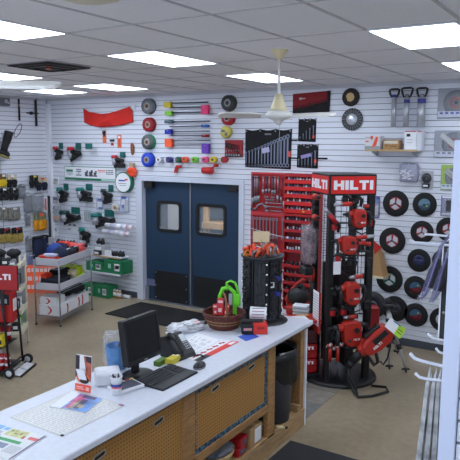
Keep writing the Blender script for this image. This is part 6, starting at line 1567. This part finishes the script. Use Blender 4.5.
def cordless(px,py,s,label,rz=0,ly=FY,flip=1,body=tred,at=None):
    p=at if at is not None else tp(px,py,ly); t=ttool('cordless_drill',label,'power tool',p,rz,'cordless drills on the tower')
    f=flip
    MB().cyl((-f*s*.25,0,s*.22),(f*s*.3,0,s*.22),s*.17,s*.15,n=14).build('motor_housing',body,t)
    MB().cyl((f*s*.3,0,s*.22),(f*s*.52,0,s*.22),s*.12,s*.06,n=12).build('chuck',tblk,t)
    MB().tube([(-f*s*.08,0,s*.15),(-f*s*.13,0,-s*.1),(-f*s*.15,0,-s*.28)],[s*.11,s*.10,s*.1],10).build('grip',tblk,t)
    MB().box((-f*s*.08,0,-s*.36),(s*.4,s*.22,s*.16),.008).build('battery',body if body is not tred else tblk,t)
    MB().box((-f*s*.0,-s*.1,s*.22),(s*.2,.004,s*.07)).build('label',paper,t)
cordless(367,209,.14,'small red and white drill right of the top hammer',ly=FY+.08)
cordless(361.5,246,.16,'red drill with white label below the slim tool, middle of tower',flip=-1)
cordless(367.3,246.8,.14,'small red drill by the right post of the tower',flip=-1)
cordless(334,270,.13,'small dark red drill under the second hammer',ly=FY+.1,body=dred)
random.seed(77)
for i,(x,y) in enumerate(((336,226),(347,198.5),(358,200),(371,222),(336,292),(366,290),(334,312),(367,305),(352,262),(345,311),(335,336),(366,336),(340,258),(369,262))):
    p=tp(x,y,FY+.05+.02*(i%3)); t=ttool('tool_accessory','small black and red accessory hooked among the hammers of the tower','accessory',p,random.uniform(-.5,.5),'dark accessories on the tower')
    MB().tube([(-.05,0,.03),(0,-.01,.04),(.04,0,0),(.03,0,-.07)],[.018,.024,.022,.016],8).build('grip',tblk,t); MB().box((-.02,0,-.01),(.06,.05,.07),.01).build('head',tblk if i%3 else dred,t); MB().cyl((.0,0,.03),(0,.09,.05),.005,n=6).build('hook',chrome,t)
# white cards, hooks, red handled chisels
p=tp(337,268,FY); t=ttool('price_card','white price card hanging between the second and third hammers','card',p); MB().box((0,0,0),(.085,.005,.14),.001).build('card',paper,t); MB().cyl((0,0,.06),(0,.08,.065),.004,n=6).build('hook',chrome,t)
for i,(x,l) in enumerate(((330.2,'left'),(337.8,'right'))):
    a=tp(x,348,FY+.05);b=tp(x,361,FY+.05);c=tp(x,381,FY+.05)
    t=ttool('chisel','long chisel with red handle, %s of two low on the tower'%l,'tool',a); MB().cyl((0,0,0),(0,0,b.z-a.z),.022,.02,n=12).build('handle',tred,t); MB().cyl((0,0,b.z-a.z),(0,0,max(c.z,.06)-a.z),.009,n=8).build('shank',tdk,t); MB().cyl((0,0,0),(0,0,.05),.012,n=8).build('hang_cap',chrome,t)
random.seed(8)
for i in range(9):
    p=tp(328+1.9*i,346.5+random.uniform(-2,2),FY+.03); t=ttool('drill_bit','short pale drill bit clipped under the lowest hammer','bit',p,0,'pale bits under the lowest hammer')
    MB(TR((0,0,0),(0,random.uniform(-.9,.9),0))).cyl((0,0,-.03),(0,0,.03),.006,n=6).build('bit_shank',chrome,t); MB(TR((0,0,0),(0,0,0))).cyl((0,0,-.012),(0,0,.012),.012,n=8).build('collar',white if i%2 else salmon,t)
for i,(x0,y0,l) in enumerate(((356,240,'left'),(358.6,244,'right'))):
    a=tp(x0,y0,FY+.04); b=tp(x0,y0+30,FY+.04); t=ttool('long_bit','long bit with red sleeve on the tower, %s of two'%l,'bit',a); MB().cyl((0,0,-.13),(0,0,-.02),.014,n=10).build('sleeve',tred,t); MB().cyl((0,0,b.z-a.z),(0,0,-.13),.007,n=8).build('shank',tdk,t)
# red soft cloth and pennant at the right post
p=tp(376.5,246,FY+.1); t=ttool('pennant','red triangular flag sticking out right of the tower post','flag',p); MB().prism([(-.05,.07),(.07,-.02),(-.02,-.09)],-.004,.004).build('cloth',tred,t); MB().cyl((-.06,.0,.06),(-.05,0,-.1),.005,n=6).build('stem',chrome,t)
# left face of the tower: cordless tools, film wrapped saw, price board, tray
def tl_(px,py,lx=-TW/2-.06):
    n=Tm.to_3x3()@Vector((1,0,0)); return Tm.inverted()@onpl(px,py,Tm@Vector((lx,0,0)),n)
p=tl_(316,201); cordless(0,0,.21,'red and dark drill hanging at the top left side of the tower',rz=-PI/2,at=p)
p=tl_(315.5,221); cordless(0,0,.19,'red and dark drill lower on the left side of the tower',rz=-PI/2,at=p)
a=tl_(309,246,-TW/2-.09); t=ttool('wrapped_saw','dark saw wrapped in clear film on the left side of the tower','power tool',a,-PI/2)
MB().soft((0,0,0),(.18,.12,.40),.14,4,3,7).build('saw_body',mat('wrapped grey red',(112,84,90),.5,var=.4,scale=14),t)
MB().soft((0,0,.02),(.21,.15,.44),.14,5.5,5,8).build('film',mat('thin cellophane',(228,232,240),.08,alpha=.14),t)
MB().box((.02,-.03,-.27),(.16,.12,.10),.02).build('saw_base',tblk,t)
for i,(yy,l) in enumerate(((272,'upper'),(285,'lower'))):
    a=tl_(312,yy,-TW/2-.05); t=ttool('side_tool','red and black tool %s under the wrapped saw'%l,'power tool',a,-PI/2); MB().tube([(-.07,0,.05),(0,0,.03),(.03,0,-.04),(.02,0,-.1)],[.025,.03,.028,.02],10).build('body',tred if i==0 else tblk,t); MB().box((-.02,-.02,-.01),(.05,.03,.05),.008).build('grip',tblk if i==0 else tred,t)
a=tl_(319,291,-TW/2-.03);b=tl_(318.5,331,-TW/2-.03)
t=ttool('price_list','white price list board with red foot leaning on the tower','board',((a.x+b.x)/2-.03,a.y-.01,(a.z+b.z)/2),-PI/2+.0)
h=a.z-b.z; MB().box((0,0,0),(.20,.008,h),.001).build('board',paper,t); MB().box((0,-.0045,-h*.42),(.198,.003,h*.15)).build('red_foot',tred,t)
k=MB()
for i in range(12): k.box((-.01,-.005,h*.42-h*.065*i),(.15,.002,h*.018))
k.build('print_lines',mat('print silver',(176,178,188),.6),t)
MB().box((.105,0,0),(.012,.02,h*1.02)).build('red_edge',tred,t)
# red display tray with open front, cases below
pc=hz(309,372,0)
RX=-2.965; RY=6.19
t=thing('case_stand','low black stand with red and white top tray left of the tower','stand',(RX,RY,.0505),TH)
MB().box((0,0,.02),(.36,.28,.04),.004).box((0,.135,.33),(.36,.01,.6)).box((-.175,0,.33),(.01,.26,.6)).box((.175,0,.33),(.01,.26,.6)).build('stand_frame',mat('tower black',(17,17,19),.4),t)
MB().box((0,0,.645),(.37,.30,.03),.003).build('top_tray',tred,t)
MB().box((-.04,-.03,.663),(.18,.16,.006),.001).build('leaflet',paper,t); MB().box((.04,.08,.663),(.14,.08,.006),.001).build('leaflet',tan,t)
for i,(z,l) in enumerate(((.092,'lower'),(.262,'upper'))):
    c=thing('tool_case','red tool case with white lettering, %s of two beside the tower'%l,'case',(RX,RY,z),TH)
    MB().box((0,0,.082),(.32,.22,.16),.012,seg=2).build('case_shell',mat('case red',(176,20,28),.42),c); MB().box((0,0,.086),(.325,.225,.012)).build('lid_seam',mat('case seam',(110,10,16),.5),c)
    logo_mb('HILTI',.22,.035,-.1125).build('lettering',paper,c).location=(0,0,.122)
    MB().tube([(-.05,-.108,.05),(-.05,-.13,.05),(.05,-.13,.05),(.05,-.108,.05)],.007,6).build('case_handle',mat('case seam',(110,10,16),.5),c)
c=thing('tool_case','dark case behind grey film, topmost above the red lettered cases','case',(RX,RY,.4315),TH); MB().box((0,0,.075),(.32,.22,.15),.012).build('case_shell',mat('case maroon dark',(70,20,26),.4),c); MB().tube([(-.05,-.12,.07),(-.05,-.14,.07),(.05,-.14,.07),(.05,-.12,.07)],.007,6).build('case_handle',tblk,c)
# red framed cut-off saw between the carousel and the tower
sp=wy(296,318,7.15)
t=thing('cutoff_saw','red and black saw with bent tubular handle behind the counter end','power tool',(sp.x,7.15,0),R_(15))
def sl_(px,py): 
    q=onpl(px,py,(sp.x,7.15,0),Vector((-math.sin(R_(15)),math.cos(R_(15)),0))); q=Matrix.Rotation(-R_(15),4,'Z')@(q-Vector((sp.x,7.15,0))); return (q.x,q.y,q.z)
MB().tube([sl_(297,314),sl_(288,304),sl_(286,299),sl_(290,292),sl_(298,283),sl_(303,279),sl_(306,281)],.02,8).build('tube_handle',tred,t)
a=sl_(298,296); MB().ball(a,(.14,.1,.12),12,.15,3).build('motor',tblk,t)
a=sl_(293,309); MB().box(a,(.16,.2,.12),.03,seg=2).build('engine_cover',tred,t)
a=sl_(301,296); MB().tube([sl_(296,287),sl_(302,285),sl_(305,292),sl_(304,302)],.025,8).build('rear_grip',tblk,t)
a=sl_(297,315); MB().box((a[0],a[1],a[2]/2),(.3,.3,max(.1,a[2])),.02).build('cart_body',mat('cart dark',(44,46,50),.6),t)
p=wy(300,310,6.95)
t=thing('manual_stack','stack of pale manuals beside the red saw','papers',(p.x+.02,6.95,0),R_(15)); zz=p.z+.06
MB().box((0,.0,zz/2-.05),(.2,.18,zz-.1),.01).build('pedestal',mat('cart dark',(44,46,50),.6),t)
for i in range(5): MB().box((random.uniform(-.01,.01),0,zz-.1+.022*i+.011),(.19,.16,.02),.001).build('manual',ltgrey if i%2 else white,t)
# ================================================================ BREAKER HAMMER ON ITS STAND, TRIPOD
VN=Vector((FW.x,FW.y,0)).normalized()
def bp(px,py,base): return onpl(px,py,base,VN)-Vector(base)
b0=hz(366,388); B0=Vector((b0.x+.03,b0.y-.05,0)); rb=math.atan2(RT.y,RT.x)
t=thing('breaker_hammer','large red breaker hammer leaning on a black tubular floor stand','power tool',tuple(B0),rb)
Rv=Matrix.Rotation(-rb,4,'Z')
def L(px,py,dy=0): v=Rv@bp(px,py,B0); return Vector((v.x,v.y+dy,v.z))
A1=L(363,350); A2=L(389,327)
ax=(A2-A1).normalized(); ln=(A2-A1).length; ang=math.atan2(ax.z,ax.x)
MM=TR((A1+A2)/2,(0,-ang,0))
MB(MM).prism([(-ln*.5,-.05),(-ln*.42,-.085),(-ln*.1,-.11),(ln*.25,-.115),(ln*.46,-.08),(ln*.5,0),(ln*.42,.07),(ln*.1,.09),(-ln*.3,.075),(-ln*.5,.05)],-.085,.085,.03).build('motor_body',tred,t)
MB(MM).box((ln*.12,-.088,.01),(ln*.5,.012,.06),.004).build('side_vent',tblk,t)
MB(MM).box((ln*.05,0,.095),(ln*.55,.09,.035),.012).build('top_cover',tblk,t)
o=logo_mb('HILTI',ln*.3,.028,0).build('logo',paper,t); o.location=(A1+A2)/2+Vector((0,-.092,-.05)); o.rotation_euler=(0,-ang,0)
C1=L(352,362); MB().cyl(tuple(A1+ax*.02),tuple(A1-ax*.04),.066,.06,n=18).build('collar',tred,t)
MB().cyl(tuple(A1-ax*.03),tuple(C1),.055,.04,n=18).cyl(tuple(C1),tuple(L(348.5,367)),.045,.03,n=14).build('chuck',tblk,t)
hh=[L(386,320),L(391,320.5),L(394,326),L(392,334),L(386,338)]; MB().tube([tuple(p) for p in hh],.022,8).build('rear_handle',tblk,t)
hh=[L(372,347),L(376,354),L(378,362),L(374,365),L(369,358)]; MB().tube([tuple(p) for p in hh],.02,8).build('side_handle',tblk,t)
MB().tube([tuple(p) for p in (L(389,336,.05),L(392,347,.06),L(389,360,.06),L(384,366,.04),L(381,362,.02))],.009,6).build('power_cord',tblk,t)
def F(px,py): v=Rv@(hz(px,py,.016)-B0); return (v.x,v.y,.016)
MB().tube([tuple(L(348.5,367)),tuple(L(347.5,377)),F(354,392),F(358,397),F(372,396),F(388,391.5),F(386,387),F(371,385.5)],.014,8).build('floor_loop',black,t)
MB().tube([tuple(L(348,371)),F(356,389.5),F(357,393),F(357,395)],.014,8).build('rear_leg',black,t)
q0=L(391.5,324); tg=thing('hang_tag','white and lime green tag on top of the breaker hammer','tag',tuple(B0+Matrix.Rotation(rb,3,'Z')@Vector((q0.x,q0.y-.12,q0.z))),rb)
Mg=TR((0,0,0),(R_(-20),R_(38),0))
MB(Mg).box((-.03,0,0),(.13,.003,.12),.001).build('white_half',paper,tg); MB(Mg).box((.075,0,-.0),(.09,.004,.125),.001).build('green_half',mat('tag lime',(176,220,60),.6),tg)
MB(Mg).box((.0,-.003,.05),(.1,.002,.012)).build('band_print',mat('tag blue',(70,110,150),.6),tg)
MB(Mg).box((.075,-.0035,-.02),(.06,.002,.008)).box((.075,-.0035,.01),(.06,.002,.008)).build('lettering',dgrey,tg)
# tripod
T0=Vector((-2.0,7.25,0)); 
t=thing('tripod','silver survey tripod with black head and feet behind the breaker','tripod',tuple(T0),rb)
def LT(px,py): v=Rv@bp(px,py,T0); return v
H=LT(388,306); alu=mat('tripod aluminium',(176,176,176),.35,.6)
foot=[LT(406,372),LT(366,352),None]
p=Rv@(hz(406.5,373.5,0)-T0); fts=[Vector((p.x,p.y,.01))]
fts.append(Vector((-.30,-.12,.01))); fts.append(Vector((-.05,.45,.01)))
for f in fts:
    top=Vector((H.x,H.y,H.z-.03)); d=(f-top)
    lg=MB().cyl(tuple(top+d*.0),tuple(top+d*.62),.022,.02,n=8).cyl(tuple(top+d*.45),tuple(f-d*.06),.015,n=8).build('leg',alu,t)
    MB().cyl(tuple(top+d*.56),tuple(top+d*.64),.03,n=10).build('leg_clamp',tblk,lg)
    MB().cyl(tuple(f-d*.08),tuple(f),.022,.008,n=8).box((f.x-d.x*.05,f.y-d.y*.05,.05),(.09,.025,.02),.004).build('foot',tblk,lg)
MB().box((H.x,H.y,H.z),(.13,.1,.06),.012).cyl((H.x,H.y,H.z),(H.x,H.y,H.z+.09),.035,n=12).build('head',tblk,t)
MB().tube([(H.x+.03,H.y,H.z+.05),(H.x+.12,H.y-.02,H.z+.02)],.009,6).build('pan_handle',tblk,t)
tag(MB().box((0,0,.33),(.16,.14,.56),.02).build('red_canister',mat('canister red',(150,20,26),.45),None,(-2.60,7.5,0),rb),'dark red upright canister behind the tower, left of the tripod','canister')
t=thing('leaning_disc','large dark blade leaning on the wall behind the tower','disc',(wy(373,305,7.93).x,7.95,wy(373,305,7.93).z)); MB(TR((0,0,0),(PI/2,0,0))).lathe([(.02,0),(.18,0),(.18,.02),(.02,.02)],36,close=True).build('blade',mat('blade dark',(46,46,50),.5,.3),t); MB(TR((0,0,0),(PI/2,0,0))).lathe([(.01,.021),(.06,.021),(.06,.024),(.01,.024)],20,close=True).build('flange',tdk,t)
# ================================================================ FOREGROUND SHELF UNIT, RIGHT EDGE
def at_depth(px,py,d): return EYE+ray(px,py)*d
G=at_depth(446.0,330,2.02); GX,GY=G.x,G.y
GT=2.66
t=thing('display_unit','white slatted display unit with a square edge post at the right edge','display unit',(GX,GY,0))
MB().box((.026,.0,GT/2),(.052,.05,GT),.002).build('edge_post',mat('post white',(206,212,232),.4),t)
m=MB(); z=.1
n=0
while z<GT-.06:
    m.box((.57,.0,z+.0345),(1.03,.02,.066)); z+=.0755
m.build('slat_face',slat,t); MB().box((.55,.02,GT/2),(1.03,.02,GT)).build('backing',groove,t)
MB().box((.55,.12,.06),(1.06,.30,.12)).build('kick_base',bb,t)
MB().box((.02,.13,GT/2),(.02,.21,GT-.02)).build('end_board',slat,t)
def hook(px0,py0,px1,py1,d,label,r=.0045,tipup=.012):
    a=at_depth(px1,py1,d); b=at_depth(px0,py0,d); o=thing('display_hook',label,'hook',tuple(a),0,None)
    v=b-a
    # arms run out from the end board along -x, rising a little, tip turned up
    pts=[Vector((0.03,0,0)),v*.3,v*.78,v*.9+Vector((0,0,.001)),v+Vector((0,0,0))]
    pts=[(p.x,p.y,p.z) for p in pts]
    MB().tube(pts,r,8).build('rod',mat('hook white',(236,238,246),.35),o)
    MB().ball(tuple(v),r*1.25,6).build('rod_tip',mat('hook white',(236,238,246),.35),o)
    MB().box((.02,0,0),(.012,.03,.04),.002).build('back_clip',mat('hook white',(236,238,246),.35),o)
def hookb(pts,d,label,r=.0045):
    P=[at_depth(x,y,d) for x,y in pts]; o=thing('display_hook',label,'hook',tuple(P[-1]),0,None)
    q=[tuple(p-P[-1]) for p in P]
    q.append((max(.02,GX+.02-P[-1].x),0,0)); MB().tube(q,r,8).build('rod',mat('hook white',(236,238,246),.35),o); MB().ball(q[0],r*1.15,6).build('rod_tip',mat('hook white',(236,238,246),.35),o)
    MB().box((.0,.0,0),(.012,.03,.03),.002).build('back_clip',mat('hook white',(236,238,246),.35),o)
D1=2.1
hookb(((425.5,234.5),(428,234.4),(440,235.4),(456,237)),2.25,'long white hook, upper of the pair across the disc wall',.0042)
hookb(((410.5,240.5),(414,242.5),(430,243.6),(455,245.8)),2.12,'long white hook, lower of the pair holding violet packs',.0048)
hookb(((428.5,334.5),(431.5,337.5),(436,339),(449,341.5)),2.3,'short white hook by the baseboard',.0046)
hookb(((436.5,349),(439,352),(443,353.4),(449,354.5)),2.3,'short white hook just above the longest low hook',.0046)
hookb(((411,354.3),(414.5,358.3),(420,360.5),(432,363.5),(449,367.5)),2.16,'long thick white hook with upturned tip, low right',.0058)
hookb(((416,374),(419.5,377.2),(425,378.6),(436,380),(449,381.5)),2.16,'white hook holding the grey hanging blades',.0052)
# grey blades hanging edge-on
for i,(xt,yt,xb) in enumerate(((430.3,366.5,417),(436.5,368,425),(441,368.5,433),(445,369,440.5))):
    top=at_depth(xt,yt,2.2); lo=at_depth(xb,470,2.2); mid=at_depth(xt-3.2,385,2.2)
    o=thing('grey_sheet','pale grey pointed sheet hanging edge on from the low hook, number %s from the left'%('one','two','three','four')[i],'sheet',tuple(top),0,'grey sheets on the low hook')
    v=lo-top; m_=mid-top; wv=Vector((.010,0,0))
    k=MB(); dpt=.035
    prof=[(0,.0006),(.22,.0062),(.5,.0072),(1.0,.0095)]
    vs=[];
    for s,wd in prof:
        c=(m_*(s/.22) if s<.22 else m_.lerp(v,(s-.22)/.78)) if s>0 else Vector((0,0,0))
        dd=dpt*(.15+.85*min(1,s/.3))
        for sx,sy in ((-1,0),(1,0),(1,1),(-1,1)): vs.append((c.x+sx*wd,c.y+sy*dd,c.z))
    fs=[[0,1,2,3],[12,15,14,13]]
    for a_ in range(3):
        for j in range(4): fs.append([a_*4+j,a_*4+(j+1)%4,a_*4+4+(j+1)%4,a_*4+4+j])
    k.add(vs,fs); k.build('sheet_body',mat('sheet warm grey',(176,174,172),.5,var=.35,scale=12),o)
    MB().torus((m_.x*.75,.03,m_.z*.75),.012,.003,'x',12,5).build('hang_eye',ltgrey,o)
# violet clamshells hanging at a slant from the upper hooks
vio=mat('clam violet',(98,96,136),.2,alpha=.42); 
for i,(q,lab) in enumerate(((((451,232),(440,246),(424,292),(419.5,298.5)),'violet clear pack hanging aslant from the long hook, nearer'),(((452,240),(445,256),(434,295),(431,302)),'violet clear pack hanging aslant behind the nearer one'))):
    d_=2.07+.16*i; P=[at_depth(x,y,d_) for x,y in q]; o=thing('clamshell_pack',lab,'pack',tuple(P[0]),0,'violet packs on the long hook')
    q_=[p-P[0] for p in P]
    m=MB(); vs=[]
    for p,wd,th in zip(q_,(.003,.006,.017,.015),(.006,.012,.02,.015)):
        for sx,sy in ((-1,0),(1,0),(1,1),(-1,1)): vs.append((p.x+sx*wd*.6,p.y+sy*th*3,p.z+sx*wd*.15))
    fs=[[0,1,2,3],[12,15,14,13]]
    for a_ in range(3):
        for j in range(4): fs.append([a_*4+j,a_*4+(j+1)%4,a_*4+4+(j+1)%4,a_*4+4+j])
    m.add(vs,fs); m.build('clear_shell',vio,o)
    a_=q_[1].lerp(q_[2],.30); b_=q_[1].lerp(q_[2],.95)
    MB().tube([tuple(a_+Vector((0,.04,0))),tuple(a_.lerp(b_,.5)+Vector((0,.04,0))),tuple(b_+Vector((0,.04,0)))],[.008,.018,.016],8).build('dark_tool',mat('clam tool',(40,40,48),.4),o)
    MB().tube([tuple(p+Vector((.006,-.002,0))) for p in q_],.0028,6).build('shell_rim',mat('clam rim',(112,108,146),.3),o)
# black carded tool seen edge on
a=at_depth(445.5,241,2.3); b=at_depth(443.8,342,2.3)
o=thing('carded_tool','tall black carded pack with white edge hanging beside the post','pack',tuple((a+b)/2)); h=(a-b).length
MB().box((.004,.06,0),(.022,.16,h),.003).build('black_card',mat('card black',(26,26,28),.5),o); MB().box((-.0095,.06,0),(.005,.16,h)).build('white_edge',paper,o)
MB().ball((.006,-.022,h*.36),(.006,.004,.006),6).ball((.006,-.022,-h*.2),(.006,.004,.006),6).build('rivet',steel,o)
